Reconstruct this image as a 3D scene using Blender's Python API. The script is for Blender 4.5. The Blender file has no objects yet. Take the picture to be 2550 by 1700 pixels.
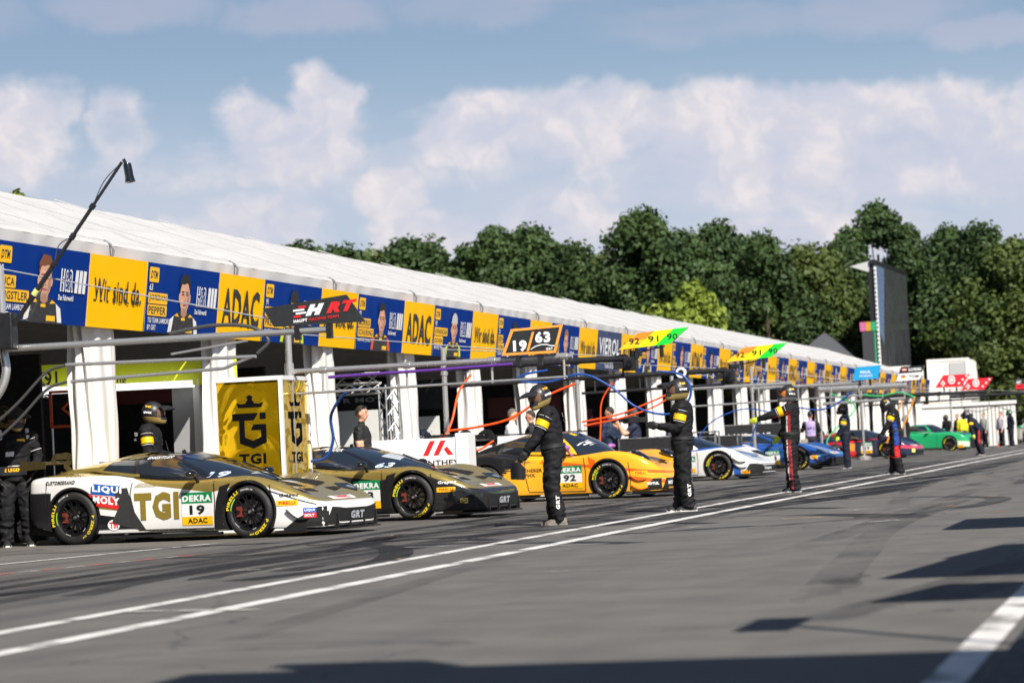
import bpy, bmesh, math, random
from mathutils import Vector, Matrix
from mathutils.bvhtree import BVHTree
R = math.radians
rnd = random.Random(7)
scene = bpy.context.scene
C = scene.collection

# ------------------------------------------------------------------ camera, light, sky
cam_d = bpy.data.cameras.new("camera"); cam = bpy.data.objects.new("camera", cam_d); C.objects.link(cam)
cam.matrix_world = Matrix(((0.97026014, 0.05683806, 0.23529704, 0), (0.23709227, -0.02713524, -0.9711081, 0),
                           (-0.04881106, 0.99801459, -0.03980411, 0.93), (0, 0, 0, 1)))
cam_d.lens = 98.05; cam_d.sensor_width = 36; cam_d.clip_start = .3; cam_d.clip_end = 4000
cam_d.dof.use_dof = True; cam_d.dof.focus_distance = 38.5; cam_d.dof.aperture_fstop = 2.5
scene.camera = cam
scene.view_settings.view_transform = 'Standard'; scene.view_settings.look = 'None'
scene.view_settings.gamma = 1; scene.view_settings.exposure = 0.5
SUN_EL, SUN_AZ = R(41), math.atan2(.60, -.80)          # azimuth clockwise from +Y
sd = bpy.data.lights.new("sun", 'SUN'); sd.energy = 5.0; sd.angle = R(.53); sd.color = (1, .945, .86)
so = bpy.data.objects.new("sun", sd); C.objects.link(so)
sv = Vector((math.sin(SUN_AZ) * math.cos(SUN_EL), math.cos(SUN_AZ) * math.cos(SUN_EL), math.sin(SUN_EL)))
so.rotation_euler = sv.to_track_quat('Z', 'Y').to_euler()

class NT:
    """small node helper"""
    def __init__(s, tree): s.t = tree
    def n(s, typ, **kw):
        nd = s.t.nodes.new(typ)
        for k, v in kw.items(): setattr(nd, k, v)
        return nd
    def put(s, sock, v):
        if isinstance(v, bpy.types.NodeSocket): s.t.links.new(v, sock)
        elif v is not None: sock.default_value = v
    def math(s, op, a, b=None, c=None, clamp=False):
        nd = s.n('ShaderNodeMath', operation=op, use_clamp=clamp)
        for i, v in enumerate((a, b, c)):
            if v is not None: s.put(nd.inputs[i], v)
        return nd.outputs[0]
    def vmath(s, op, a, b=None):
        nd = s.n('ShaderNodeVectorMath', operation=op); s.put(nd.inputs[0], a)
        if b is not None: s.put(nd.inputs[1], b)
        return nd.outputs['Value'] if op in ('LENGTH', 'DOT_PRODUCT', 'DISTANCE') else nd.outputs[0]
    def ramp(s, v, lo, hi, a=0., b=1., smooth=True):
        nd = s.n('ShaderNodeMapRange', interpolation_type='SMOOTHSTEP' if smooth else 'LINEAR'); s.put(nd.inputs[0], v)
        for i, x in zip((1, 2, 3, 4), (lo, hi, a, b)): s.put(nd.inputs[i], x)
        return nd.outputs[0]
    def mix(s, f, a, b):
        nd = s.n('ShaderNodeMix', data_type='RGBA'); s.put(nd.inputs[0], f); s.put(nd.inputs[6], a); s.put(nd.inputs[7], b)
        return nd.outputs[2]
    def noise(s, vec, scale, detail=3, rough=.5, out=0, dist=0):
        nd = s.n('ShaderNodeTexNoise'); s.put(nd.inputs['Vector'], vec); nd.inputs['Scale'].default_value = scale
        nd.inputs['Detail'].default_value = detail; nd.inputs['Roughness'].default_value = rough; nd.inputs['Distortion'].default_value = dist
        return nd.outputs[out]
    def sep(s, v):
        nd = s.n('ShaderNodeSeparateXYZ'); s.put(nd.inputs[0], v); return nd.outputs
    def comb(s, x, y, z):
        nd = s.n('ShaderNodeCombineXYZ')
        for i, v in enumerate((x, y, z)): s.put(nd.inputs[i], v)
        return nd.outputs[0]

m_boomb = lambda: M('boom_black', (.02, .02, .022), .35)
def lin(c):
    """sRGB 0-255 triple (as a paint chart would give it) to linear"""
    return tuple(((v / 255) / 12.92 if v <= 10 else ((v / 255 + .055) / 1.055) ** 2.4) for v in c)
def rgba(c): return (c[0], c[1], c[2], 1)

def build_world():
    w = bpy.data.worlds.new("World"); scene.world = w; w.use_nodes = True
    t = w.node_tree; t.nodes.clear(); N = NT(t)
    out = N.n('ShaderNodeOutputWorld'); bg = N.n('ShaderNodeBackground'); t.links.new(bg.outputs[0], out.inputs[0])
    sky = N.n('ShaderNodeTexSky'); sky.sky_type = 'NISHITA'; sky.sun_disc = False
    sky.sun_elevation = SUN_EL; sky.sun_rotation = SUN_AZ; sky.air_density = 1.0; sky.dust_density = .6; sky.ozone_density = 2.0
    d = N.n('ShaderNodeTexCoord').outputs['Generated']
    x, y, z = N.sep(d)
    # compass angle from the pit lane's direction and height above the horizon, both in 1/6406 rad
    az = N.math('MULTIPLY', N.math('ADD', N.math('ARCTAN2', x, y), .2374), 6406.)
    el = N.math('MULTIPLY', N.math('ARCSINE', z), 6406.)
    p = N.comb(az, el, 0)
    w1 = N.vmath('SUBTRACT', N.noise(p, .0055, 4, .5, 1), (.5, .5, .5))
    w2 = N.vmath('SUBTRACT', N.noise(p, .02, 3, .5, 1), (.5, .5, .5))
    pw = N.vmath('ADD', p, N.vmath('ADD', N.vmath('MULTIPLY', w1, (230, 90, 0)), N.vmath('MULTIPLY', w2, (38, 38, 0))))
    def blobs(lst, src, down=1.5):
        acc = None
        for (cx, cy, rx, ry, s) in lst:
            q = N.sep(N.vmath('MULTIPLY', N.vmath('SUBTRACT', src, (cx, cy, 0)), (1 / rx, 1 / ry, 0)))
            yy = N.math('MAXIMUM', q[1], N.math('MULTIPLY', q[1], -1 / down))          # crisp above, drawn out below
            l = N.vmath('LENGTH', N.comb(q[0], yy, 0))
            v = N.ramp(l, 1.0, .3, 0, s)
            acc = v if acc is None else N.math('MAXIMUM', acc, v)
        return acc
    cumulus = [(800, 650, 1050, 150, .72), (-300, 690, 1000, 90, .5), (-1100, 800, 190, 150, .8), (-880, 790, 130, 130, .6), (-470, 740, 260, 120, 1), (-420, 830, 120, 110, 1), (-600, 800, 120, 80, .8),
               (-60, 760, 240, 120, 1), (200, 760, 330, 130, 1), (520, 740, 330, 140, 1), (780, 730, 220, 120, 1), (640, 620, 330, 100, .8),
               (1010, 720, 220, 120, .95), (1260, 700, 200, 140, .95), (1100, 620, 300, 80, .7), (1700, 740, 500, 160, 1), (2500, 700, 500, 180, 1), (-1900, 760, 420, 170, .9),
               (-560, 560, 260, 110, .62), (-250, 620, 120, 90, .9), (-180, 520, 260, 90, .75), (150, 540, 300, 90, .66), (700, 480, 500, 80, .6), (-900, 560, 400, 70, .5),
               (-600, 660, 60, 30, .75), (-2600, 700, 500, 200, .8), (3300, 760, 500, 200, .9)]
    veil = [(-850, 1050, 300, 80, .75), (-450, 1020, 330, 80, .75), (0, 1030, 400, 90, .62), (500, 960, 500, 90, .55), (900, 960, 360, 120, .7), (1120, 900, 260, 70, .8),
            (-1150, 1030, 200, 90, .5), (1600, 1000, 500, 150, .7), (-1800, 1000, 500, 150, .7), (0, 1500, 1500, 180, .5), (1800, 1900, 1500, 300, .6), (-2400, 1800, 1200, 300, .6)]
    mc = blobs(cumulus, pw); mv = blobs(veil, pw, 1.)
    E = lambda *s: rgba([v / 1.414 for v in lin(s)])
    tex = N.noise(N.vmath('MULTIPLY', p, (.6, 1.3, 1)), .0075, 5, .58); tex2 = N.noise(pw, .02, 4, .5)
    q = N.math('ADD', mc, N.math('ADD', N.math('MULTIPLY', N.math('SUBTRACT', tex, .5), .9), N.math('MULTIPLY', N.math('SUBTRACT', tex2, .5), .14)))
    mc = N.ramp(q, .16, .82)
    low = N.math('MULTIPLY', N.ramp(el, 960, 480), N.ramp(N.noise(p, .0028, 4, .5), .25, .6, .62, 1))      # pale haze low in the sky
    mv = N.math('MAXIMUM', N.math('MULTIPLY', N.ramp(N.math('ADD', mv, N.math('MULTIPLY', N.math('SUBTRACT', tex, .5), .6)), .15, .95), .9), low)
    lightc = N.mix(N.ramp(tex2, .35, .65), E(222, 219, 227), E(238, 231, 233)); darkc = N.mix(tex, E(196, 202, 222), E(212, 213, 226))
    shade = N.ramp(N.noise(N.vmath('ADD', pw, (30, -40, 0)), .0062, 4, .5), .36, .64)
    cl = N.mix(shade, darkc, lightc)
    top = N.ramp(el, 560, 1040)
    skyc = N.mix(top, E(166, 194, 218), E(140, 167, 197))
    skyc = N.mix(.2, skyc, N.vmath('MULTIPLY', sky.outputs[0], (.075, .066, .064)))
    vc = N.mix(top, E(203, 208, 224), E(180, 186, 208))
    c1 = N.mix(N.math('MULTIPLY', mv, .85), skyc, vc)
    c2 = N.mix(N.math('MULTIPLY', mc, .95), c1, cl)
    lp = N.ramp(z, .17, .25)                                    # higher up the plain physical sky takes over
    c2 = N.mix(lp, c2, N.vmath('MULTIPLY', sky.outputs[0], (.052, .052, .052)))
    t.links.new(c2, bg.inputs[0]); bg.inputs[1].default_value = 1.0
build_world()

# ------------------------------------------------------------------ materials
MATS = {}
def M(name, col=(.5, .5, .5), rough=.5, metal=0., var=.12, scale=6., bump=0., bscale=None, coat=0., trans=0., spec=.5, emit=0., rvar=.1):
    """a procedural surface: base colour broken up by noise, roughness varied by noise, optional bump"""
    if name in MATS: return MATS[name]
    m = bpy.data.materials.new(name); m.use_nodes = True; t = m.node_tree; N = NT(t)
    b = t.nodes['Principled BSDF']
    co = N.n('ShaderNodeTexCoord').outputs['Object']
    f = N.noise(co, scale, 5, .6)
    a = tuple(min(1, v * (1 - var)) for v in col); c = tuple(min(1, v * (1 + var)) for v in col)
    t.links.new(N.mix(f, rgba(a), rgba(c)), b.inputs['Base Color'])
    t.links.new(N.ramp(N.noise(co, scale * 2.3, 3), .25, .75, max(.02, rough - rvar), min(1, rough + rvar)), b.inputs['Roughness'])
    b.inputs['Metallic'].default_value = metal; b.inputs['Specular IOR Level'].default_value = spec
    b.inputs['Coat Weight'].default_value = coat; b.inputs['Coat Roughness'].default_value = .05
    if trans: b.inputs['Transmission Weight'].default_value = trans
    if emit:
        b.inputs['Emission Color'].default_value = rgba(col); b.inputs['Emission Strength'].default_value = emit
    if bump:
        bp = N.n('ShaderNodeBump'); bp.inputs['Strength'].default_value = bump; bp.inputs['Distance'].default_value = .02
        t.links.new(N.noise(co, bscale or scale * 4, 4), bp.inputs['Height']); t.links.new(bp.outputs[0], b.inputs['Normal'])
    MATS[name] = m
    return m
NAVY = lin((8, 50, 128)); YEL = (.95, .51, 0.)
BLK = lambda: M('black_satin', (.012, .012, .014), .38, var=.3)
m_white = lambda: M('white_print', (.8, .8, .8), .45, var=.03)
m_black = lambda: M('black_print', (.012, .012, .014), .45, var=.1)
m_yellow = lambda: M('yellow_print', YEL, .45, var=.05, scale=1.5)
m_red = lambda: M('red_print', (.62, .016, .02), .45, var=.05)
m_steel = lambda: M('brushed_steel', (.62, .605, .585), .28, .75, var=.05, scale=2, rvar=.03)
m_alu = lambda: M('aluminium', (.7, .7, .7), .34, 1., var=.08)
m_rubber = lambda: M('rubber', (.014, .014, .015), .62, var=.3)
m_green = lambda: M('green_print', lin((0, 128, 74)), .45, var=.05)
m_orange = lambda: M('orange_hose', lin((240, 84, 22)), .4, var=.1)
m_blueh = lambda: M('blue_hose', lin((24, 72, 150)), .4, var=.1)
m_greenh = lambda: M('green_hose', lin((40, 190, 110)), .4, var=.1)

# ------------------------------------------------------------------ mesh helpers
class MB:
    """collects shapes and links them as ONE mesh object"""
    def __init__(s): s.v = []; s.f = []; s.m = []; s.mats = []; s.mi = 0
    def use(s, mat):
        if callable(mat): mat = mat()
        if mat not in s.mats: s.mats.append(mat)
        s.mi = s.mats.index(mat); return s
    def add(s, vs, fs, xf=None):
        o = len(s.v)
        s.v += [tuple(xf @ Vector(p)) for p in vs] if xf else [tuple(p) for p in vs]
        s.f += [tuple(i + o for i in f) for f in fs]; s.m += [s.mi] * len(fs); return s
    def box(s, x0, x1, y0, y1, z0, z1, xf=None, bev=0.):
        if bev:
            bm = bmesh.new(); bmesh.ops.create_cube(bm, size=1)
            for v in bm.verts: v.co = Vector(((x0 + x1) / 2 + v.co.x * (x1 - x0), (y0 + y1) / 2 + v.co.y * (y1 - y0), (z0 + z1) / 2 + v.co.z * (z1 - z0)))
            bmesh.ops.bevel(bm, geom=bm.edges[:], offset=bev, segments=2, affect='EDGES', profile=.5)
            s.bm(bm, xf); return s
        v = [(x, y, z) for x in (x0, x1) for y in (y0, y1) for z in (z0, z1)]
        return s.add(v, [(0, 1, 3, 2), (4, 6, 7, 5), (0, 4, 5, 1), (2, 3, 7, 6), (0, 2, 6, 4), (1, 5, 7, 3)], xf)
    def bm(s, bm, xf=None):
        bm.verts.index_update(); s.add([v.co.copy() for v in bm.verts], [[v.index for v in f.verts] for f in bm.faces], xf); bm.free(); return s
    def tube(s, pts, r, seg=10, cap=True, rr=None):
        pts = [Vector(p) for p in pts]; n = len(pts); vs = []; fs = []
        t0 = (pts[1] - pts[0]).normalized(); a = t0.orthogonal().normalized()
        for i, p in enumerate(pts):
            t = ((pts[min(i + 1, n - 1)] - pts[max(i - 1, 0)])).normalized()
            a = (a - t * a.dot(t)).normalized(); b = t.cross(a); q = rr[i] if rr else r
            for k in range(seg):
                an = 2 * math.pi * k / seg; vs.append(p + (a * math.cos(an) + b * math.sin(an)) * q)
        for i in range(n - 1):
            for k in range(seg):
                k2 = (k + 1) % seg; fs.append((i * seg + k, i * seg + k2, (i + 1) * seg + k2, (i + 1) * seg + k))
        if cap: fs += [tuple(range(seg))[::-1], tuple((n - 1) * seg + k for k in range(seg))]
        return s.add(vs, fs)
    def lathe(s, prof, seg=24, xf=None, closed=False):
        """prof: (r, z) pairs turned about z"""
        n = len(prof); vs = []; fs = []
        for k in range(seg):
            an = 2 * math.pi * k / seg
            for r, z in prof: vs.append((r * math.cos(an), r * math.sin(an), z))
        for k in range(seg):
            k2 = (k + 1) % seg
            for i in range(n - (0 if closed else 1)):
                j = (i + 1) % n; fs.append((k * n + i, k2 * n + i, k2 * n + j, k * n + j))
        return s.add(vs, fs, xf)
    def prism(s, poly, h, xf=None):
        """polygon in xy, thickness h in z (0..h)"""
        n = len(poly); vs = [(x, y, 0) for x, y in poly] + [(x, y, h) for x, y in poly]
        return s.add(vs, [tuple(range(n))[::-1], tuple(range(n, 2 * n))] + [(i, (i + 1) % n, n + (i + 1) % n, n + i) for i in range(n)], xf)
    def grid(s, fn, nu, nv, xf=None):
        vs = [fn(i / nu, j / nv) for i in range(nu + 1) for j in range(nv + 1)]
        return s.add(vs, [(i * (nv + 1) + j, (i + 1) * (nv + 1) + j, (i + 1) * (nv + 1) + j + 1, i * (nv + 1) + j + 1) for i in range(nu) for j in range(nv)], xf)
    def mesh(s, name, smooth=None):
        me = bpy.data.meshes.new(name); me.from_pydata(s.v, [], s.f)
        for m in s.mats: me.materials.append(m)
        me.polygons.foreach_set('material_index', s.m); me.validate(); me.update()
        if smooth:
            me.polygons.foreach_set('use_smooth', [True] * len(me.polygons))
            me.set_sharp_from_angle(angle=R(smooth))
        return me
    def build(s, name, parent=None, smooth=None, fix=False):
        me = s.mesh(name, smooth)
        if fix:
            b = bmesh.new(); b.from_mesh(me); bmesh.ops.recalc_face_normals(b, faces=b.faces[:]); b.to_mesh(me); b.free()
        return link(name, me, parent)

def link(name, data, parent=None):
    o = bpy.data.objects.new(name, data); C.objects.link(o)
    if parent: o.parent = parent
    return o
def tag(o, label, cat=None, group=None, kind=None):
    if label: o['label'] = label
    if cat: o['category'] = cat
    if group: o['group'] = group
    if kind: o['kind'] = kind
    return o
def thing(name, label, cat, loc=(0, 0, 0), rz=0., group=None):
    o = bpy.data.objects.new(name, None); C.objects.link(o); o.location = loc; o.rotation_euler = (0, 0, rz)
    return tag(o, label, cat, group)
def struct(o): o['kind'] = 'structure'; return o
def copy_tree(o, parent=None):
    c = o.copy(); C.objects.link(c); c.parent = parent
    for ch in list(o.children): copy_tree(ch, c)
    return c
def basis(o, u, v):
    """matrix taking (x, y, 0) to o + x u + y v"""
    u = Vector(u).normalized(); v = Vector(v).normalized(); w = u.cross(v); o = Vector(o)
    return Matrix(((u.x, v.x, w.x, o.x), (u.y, v.y, w.y, o.y), (u.z, v.z, w.z, o.z), (0, 0, 0, 1)))

_TX = {}
def text_poly(s, bold=.0, shear=0.):
    """flat lettering as (verts2d, faces, w, h), lower left corner at 0,0"""
    key = (s, bold, shear)
    if key not in _TX:
        cu = bpy.data.curves.new('t', 'FONT'); cu.body = s; cu.size = 1; cu.resolution_u = 2; cu.offset = bold; cu.shear = shear; cu.space_character = 1 + bold * 3
        ob = bpy.data.objects.new('t', cu); C.objects.link(ob)
        dg = bpy.context.evaluated_depsgraph_get(); me = bpy.data.meshes.new_from_object(ob.evaluated_get(dg))
        v = [(p.co.x, p.co.y) for p in me.vertices]; f = [tuple(q.vertices) for q in me.polygons]
        bpy.data.objects.remove(ob); bpy.data.curves.remove(cu); bpy.data.meshes.remove(me)
        x0 = min(p[0] for p in v); x1 = max(p[0] for p in v); y0 = min(p[1] for p in v); y1 = max(p[1] for p in v)
        _TX[key] = ([(a - x0, b - y0) for a, b in v], f, x1 - x0, y1 - y0)
    return _TX[key]
def put_text(mb, s, x, y, w, h, xf, bold=.02, shear=0., z=.0, just='l'):
    """lettering that fills the box x..x+w, y..y+h of the plane xf (w=None keeps the font's own width)"""
    v, f, tw, th = text_poly(s, bold, shear); sy = h / th; sx = (w / tw) if w else sy
    if just == 'c': x = x - tw * sx / 2
    return mb.add([(x + a * sx, y + b * sy, z) for a, b in v], f, xf)
def rect(mb, x0, x1, y0, y1, xf, z=0., sh=0.):
    return mb.add([(x0, y0, z), (x1, y0, z), (x1 + sh, y1, z), (x0 + sh, y1, z)], [(0, 1, 2, 3)], xf)
def ell(mb, cx, cy, rx, ry, xf, z=0., n=20, a0=0, a1=360):
    return mb.add([(cx + rx * math.cos(R(a0 + (a1 - a0) * k / n)), cy + ry * math.sin(R(a0 + (a1 - a0) * k / n)), z) for k in range(n + (a1 - a0 < 360))], [tuple(range(n + (a1 - a0 < 360)))], xf)
def poly(mb, pts, xf, z=0.): return mb.add([(x, y, z) for x, y in pts], [tuple(range(len(pts)))], xf)
def roundrect(mb, x0, x1, y0, y1, r, xf, z=0.):
    pts = []
    for cx, cy, a in ((x1 - r, y1 - r, 0), (x0 + r, y1 - r, 90), (x0 + r, y0 + r, 180), (x1 - r, y0 + r, 270)):
        pts += [(cx + r * math.cos(R(a + 22.5 * k)), cy + r * math.sin(R(a + 22.5 * k))) for k in range(5)]
    return poly(mb, pts, xf, z)
def curve_pts(ctrl, n=8):
    """Catmull-Rom through control points"""
    P = [Vector(p) for p in ctrl]; P = [P[0] * 2 - P[1]] + P + [P[-1] * 2 - P[-2]]; out = []
    for i in range(1, len(P) - 2):
        for k in range(n):
            t = k / n; a, b, c, d = P[i - 1:i + 3]
            out.append(.5 * ((2 * b) + (c - a) * t + (2 * a - 5 * b + 4 * c - d) * t * t + (3 * b - 3 * c + d - a) * t ** 3))
    out.append(P[-2]); return out
# ------------------------------------------------------------------ ground and painted lines
def asphalt():
    m = bpy.data.materials.new('asphalt'); m.use_nodes = True; t = m.node_tree; N = NT(t); b = t.nodes['Principled BSDF']
    p = N.n('ShaderNodeTexCoord').outputs['Object']; x, y, z = N.sep(p)
    fine = N.noise(p, 60, 4, .7); mid = N.noise(p, 1.3, 5, .6); big = N.noise(p, .16, 4, .55)
    st = N.noise(N.comb(N.math('MULTIPLY', x, 2.2), N.math('MULTIPLY', y, .16), 0), 1.0, 5, .6)      # wear along the driving line
    wob = N.math('MULTIPLY', N.math('SUBTRACT', big, .5), 3.)
    xb = N.math('ADD', x, wob)
    box = N.math('MULTIPLY', N.ramp(xb, -12.6, -11), N.ramp(xb, -6.2, -8.2))                       # rubbered pit boxes
    rub = N.math('MULTIPLY', box, N.ramp(N.math('ADD', N.math('MULTIPLY', st, .6), N.math('MULTIPLY', mid, .4)), .38, .62))
    lane = N.mix(N.ramp(mid, .3, .7), (.108, .102, .094, 1), (.144, .136, .125, 1))
    lane = N.mix(N.math('MULTIPLY', N.ramp(st, .42, .68), .4), lane, (.088, .082, .077, 1))
    c = N.mix(N.math('MULTIPLY', rub, .7), lane, (.036, .033, .037, 1))
    c = N.mix(N.math('MULTIPLY', N.ramp(N.noise(p, .55, 6, .65), .6, .74), .45), c, (.17, .16, .148, 1))   # dusty patches
    c = N.mix(N.math('MULTIPLY', N.ramp(fine, .35, .75), .22), c, (.16, .155, .15, 1))
    vor = N.n('ShaderNodeTexVoronoi', feature='DISTANCE_TO_EDGE'); vor.inputs['Scale'].default_value = .11
    t.links.new(N.vmath('ADD', p, N.vmath('MULTIPLY', N.noise(p, .8, 4, .6, 1), (1.6, 1.6, 0))), vor.inputs['Vector'])
    c = N.mix(N.math('MULTIPLY', N.ramp(vor.outputs[0], .003, .0), .55), c, (.03, .03, .03, 1))               # tar seams
    t.links.new(c, b.inputs['Base Color']); t.links.new(N.ramp(mid, .2, .8, .72, .92), b.inputs['Roughness'])
    bp = N.n('ShaderNodeBump'); bp.inputs['Strength'].default_value = .5; bp.inputs['Distance'].default_value = .006
    t.links.new(fine, bp.inputs['Height']); t.links.new(bp.outputs[0], b.inputs['Normal'])
    return m
def worn(name, col, lo, hi, scale=3., stretch=(1, 1, 1), alpha=1.):
    """paint or rubber that is worn through to the asphalt in places"""
    if name in MATS: return MATS[name]
    m = bpy.data.materials.new(name); m.use_nodes = True; t = m.node_tree; N = NT(t); b = t.nodes['Principled BSDF']
    p = N.vmath('MULTIPLY', N.n('ShaderNodeTexCoord').outputs['Object'], stretch)
    f = N.noise(p, scale, 6, .65)
    t.links.new(N.mix(N.noise(p, scale * .4, 3), rgba([v * .85 for v in col]), rgba(col)), b.inputs['Base Color'])
    t.links.new(N.ramp(f, lo, hi, 0, alpha), b.inputs['Alpha']); b.inputs['Roughness'].default_value = .7
    MATS[name] = m; return m
g = MB().use(asphalt())
g.add([(-1500, -400, 0), (1500, -400, 0), (1500, 3000, 0), (-1500, 3000, 0)], [(0, 1, 2, 3)])
struct(g.build('asphalt_ground'))
def ribbon(mb, pts, w, z=.004):
    P = [Vector((p[0], p[1], 0)) for p in pts]; vs = []
    for i, p in enumerate(P):
        t = (P[min(i + 1, len(P) - 1)] - P[max(i - 1, 0)]).normalized(); n = Vector((-t.y, t.x, 0)); ww = w[i] if isinstance(w, list) else w
        vs += [(p + n * ww / 2 + Vector((0, 0, z))), (p - n * ww / 2 + Vector((0, 0, z)))]
    mb.add(vs, [(2 * i, 2 * i + 1, 2 * i + 3, 2 * i + 2) for i in range(len(P) - 1)])
paint = worn('line_paint', (.78, .76, .74), .33, .52, 1.7)
def line(name, pts, w, mat=paint, z=.004):
    l = MB().use(mat); ribbon(l, pts, w, z); return struct(l.build(name))
LONG = [-30, 0, 8, 16, 24, 32, 45, 60, 80, 110, 150, 220]
line('lane_line', [(-7.05 + .03 * math.sin(y * .13), y) for y in LONG], .15)
line('lane_line', [(-6.22 + .03 * math.sin(y * .11 + 1), y) for y in LONG], .17)
line('lane_line', [(-.95, y) for y in LONG[:9]], .16)
line('cross_line', [(-6.95, 17.4), (-6.3, 17.2), (-5.9, 17.05)], .11, worn('faint_paint', (.55, .53, .5), .4, .55, 3.), .008)
for i, (x0, y0, x1, y1) in enumerate([(-12.55, 27.4, -11.62, 32.3), (-10.2, 46.0, -8.6, 47.6), (-9.9, 58.2, -8.0, 60.0), (-10.4, 73.5, -8.2, 76), (-10.5, 91, -8.3, 93.5)]):
    line('box_line', [(x0, y0), ((x0 + x1) / 2, (y0 + y1) / 2), (x1, y1)], .1, z=.008)
redp = worn('red_chalk', lin((226, 96, 80)), .4, .52, 4.); fnt = worn('chalk', (.6, .58, .56), .42, .6, 5.)
for k in range(9):                                                # tape dashes, red and white by turns
    a = k / 9; b = (k + .92) / 9
    line('tape_dash', [(-11.25 + .8 * q, 24.8 + 3.6 * q) for q in (a, (a + b) / 2, b)], .07, redp if k % 2 == 0 else fnt, .008)
rd = random.Random(3)
for k in range(26):
    x = rd.uniform(-10.6, -2.2); y = rd.uniform(18, 62); l = rd.uniform(.15, .8); a = rd.uniform(-.5, .5) + (0 if rd.random() < .5 else 1.3)
    line('chalk_mark', [(x, y), (x + l * .5 * math.cos(a), y + l * .5 * math.sin(a)), (x + l * math.cos(a), y + l * math.sin(a))], rd.uniform(.04, .09), rd.choice([fnt, fnt, fnt, redp, worn('orange_chalk', lin((214, 170, 110)), .4, .55, 5.)]), .012)
rub1 = worn('tyre_rubber', (.014, .013, .015), .26, .6, 1.3, (1, .3, 1), .85)
rub2 = worn('tyre_rubber_faint', (.018, .017, .02), .3, .7, 1.0, (1, .25, 1), .68)
def skid(ctrl, w, mat): line('skid_mark', curve_pts([(x, y, 0) for x, y in ctrl], 10), w, mat, .0025 + .0002 * (len(bpy.data.objects) % 6))
for (y0, s) in ((30.5, 1), (33, 1), (36.6, .9), (39.2, 1), (45, 1), (48, 1.1), (53, 1), (57, 1), (62, 1), (66, 1), (72, 1), (78, 1.1), (88, 1), (97, 1), (104, 1), (120, 1)):
    for off in (0, 1.65):
        skid([(-9.8, y0 + off - .4), (-8.6, y0 + off + .1), (-7.4 + .2 * off, y0 + 1.9 + off), (-6.4, y0 + 5 + off), (-5.5, y0 + 10), (-4.8, y0 + 16 + off)], rd.uniform(.28, .36), rub1 if off == 0 else rub2)
for i in range(8):
    x = -10.1 + .33 * i + rd.uniform(-.1, .1)
    skid([(x, 10 + 2 * i), (x + rd.uniform(-.4, .4), 24), (x + rd.uniform(-.2, .6), 36), (x + rd.uniform(0, .8), 60), (x + .8, 90)], .3, rub2)
skid([(-7.6, 21.5), (-7.2, 24), (-8.0, 27.5), (-9.2, 30)], .34, rub1); skid([(-9.6, 19), (-8.9, 23), (-8.8, 28), (-9.6, 33)], .36, rub1)
skid([(-6.9, 35), (-5, 34.2), (-3.6, 32.5), (-3.3, 31)], [.1 + .03 * k for k in range(31)], rub2); skid([(-6.5, 42), (-4, 41), (-2.6, 38), (-3.0, 33), (-4.6, 30)], .35, rub2)
for k in range(34):
    x = rd.uniform(-10.6, -6.4); y = rd.uniform(17, 66); skid([(x, y), (x + .9, y + rd.uniform(-.5, .8)), (x + 1.9, y + rd.uniform(-1.5, 1.2))], .3, rub1)
rub3 = worn('old_rubber', (.03, .028, .028), .36, .8, .9, (1, .2, 1), .5); dust = worn('pale_wear', (.2, .19, .175), .42, .8, 1.3, (1, .4, 1), .4)
for k in range(16):
    x = rd.uniform(-5.8, -1.4); y = rd.uniform(12, 60); sx = rd.uniform(-1.6, 1.6); skid([(x, y), (x + sx * .4, y + 4), (x + sx, y + 11), (x + sx * 1.1, y + 22)], rd.uniform(.22, .34), rub3)
for k in range(26):
    x = rd.uniform(-11, -1.5); y = rd.uniform(14, 80); l = rd.uniform(1.2, 4.5); w = rd.uniform(.15, .55); sx = rd.uniform(-.4, .4)
    line('wear_patch', [(x + sx * t / 12 + .06 * math.sin(t * 1.7 + k), y + l * t / 12) for t in range(13)], [.02 + w * math.sin(math.pi * t / 12) * (.75 + .25 * math.sin(t * 2.1 + k)) for t in range(13)], dust if k % 3 else rub3, .0022 + .00002 * k)
kb = MB().use(M('black_kerb', (.02, .02, .022), .7)); kb.box(-.78, -.55, -20, 60, 0, .05, bev=.015); struct(kb.build('kerb'))

# ------------------------------------------------------------------ the long white tent
BAY, Y0, NB = 5.05, 35.29, 24                    # bay length, first post in view, posts in view
def by(n): return Y0 + BAY * n
m_tent = M('tent_fabric', (.56, .548, .54), .6, var=.06, scale=1.2, bump=.05, bscale=3)
_t = m_tent.node_tree; _n = NT(_t); _tr = _n.n('ShaderNodeBsdfTranslucent'); _tr.inputs[0].default_value = (.8, .72, .6, 1); _mx = _n.n('ShaderNodeMixShader'); _mx.inputs[0].default_value = .012
_o = [x for x in _t.nodes if x.type == 'OUTPUT_MATERIAL'][0]; _t.links.new(_t.nodes['Principled BSDF'].outputs[0], _mx.inputs[1]); _t.links.new(_tr.outputs[0], _mx.inputs[2]); _t.links.new(_mx.outputs[0], _o.inputs[0])
m_val = M('valance_fabric', (.70, .685, .67), .6, var=.06, scale=1.2, bump=.08, bscale=5)
m_curt = M('curtain_fabric', (.74, .72, .69), .65, var=.07, scale=2.5, bump=.35, bscale=3.5)
m_rail = M('tent_rail', (.2, .2, .21), .5, .3)
tent = thing('pit_tent', 'long white pit garage tent with pitched roof and tied back curtains', 'tent', (-14.2, by(0), 0))
def tb(): mb = MB(); mb.off = Matrix.Translation((14.2, -Y0, 0)); return mb
def tpart(mb, name, smooth=None):
    mb.v = [(x + 14.2, y - Y0, z) for x, y, z in mb.v]; return mb.build(name, tent, smooth)
YA, YB = by(-4), by(23) + 1.2
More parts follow.
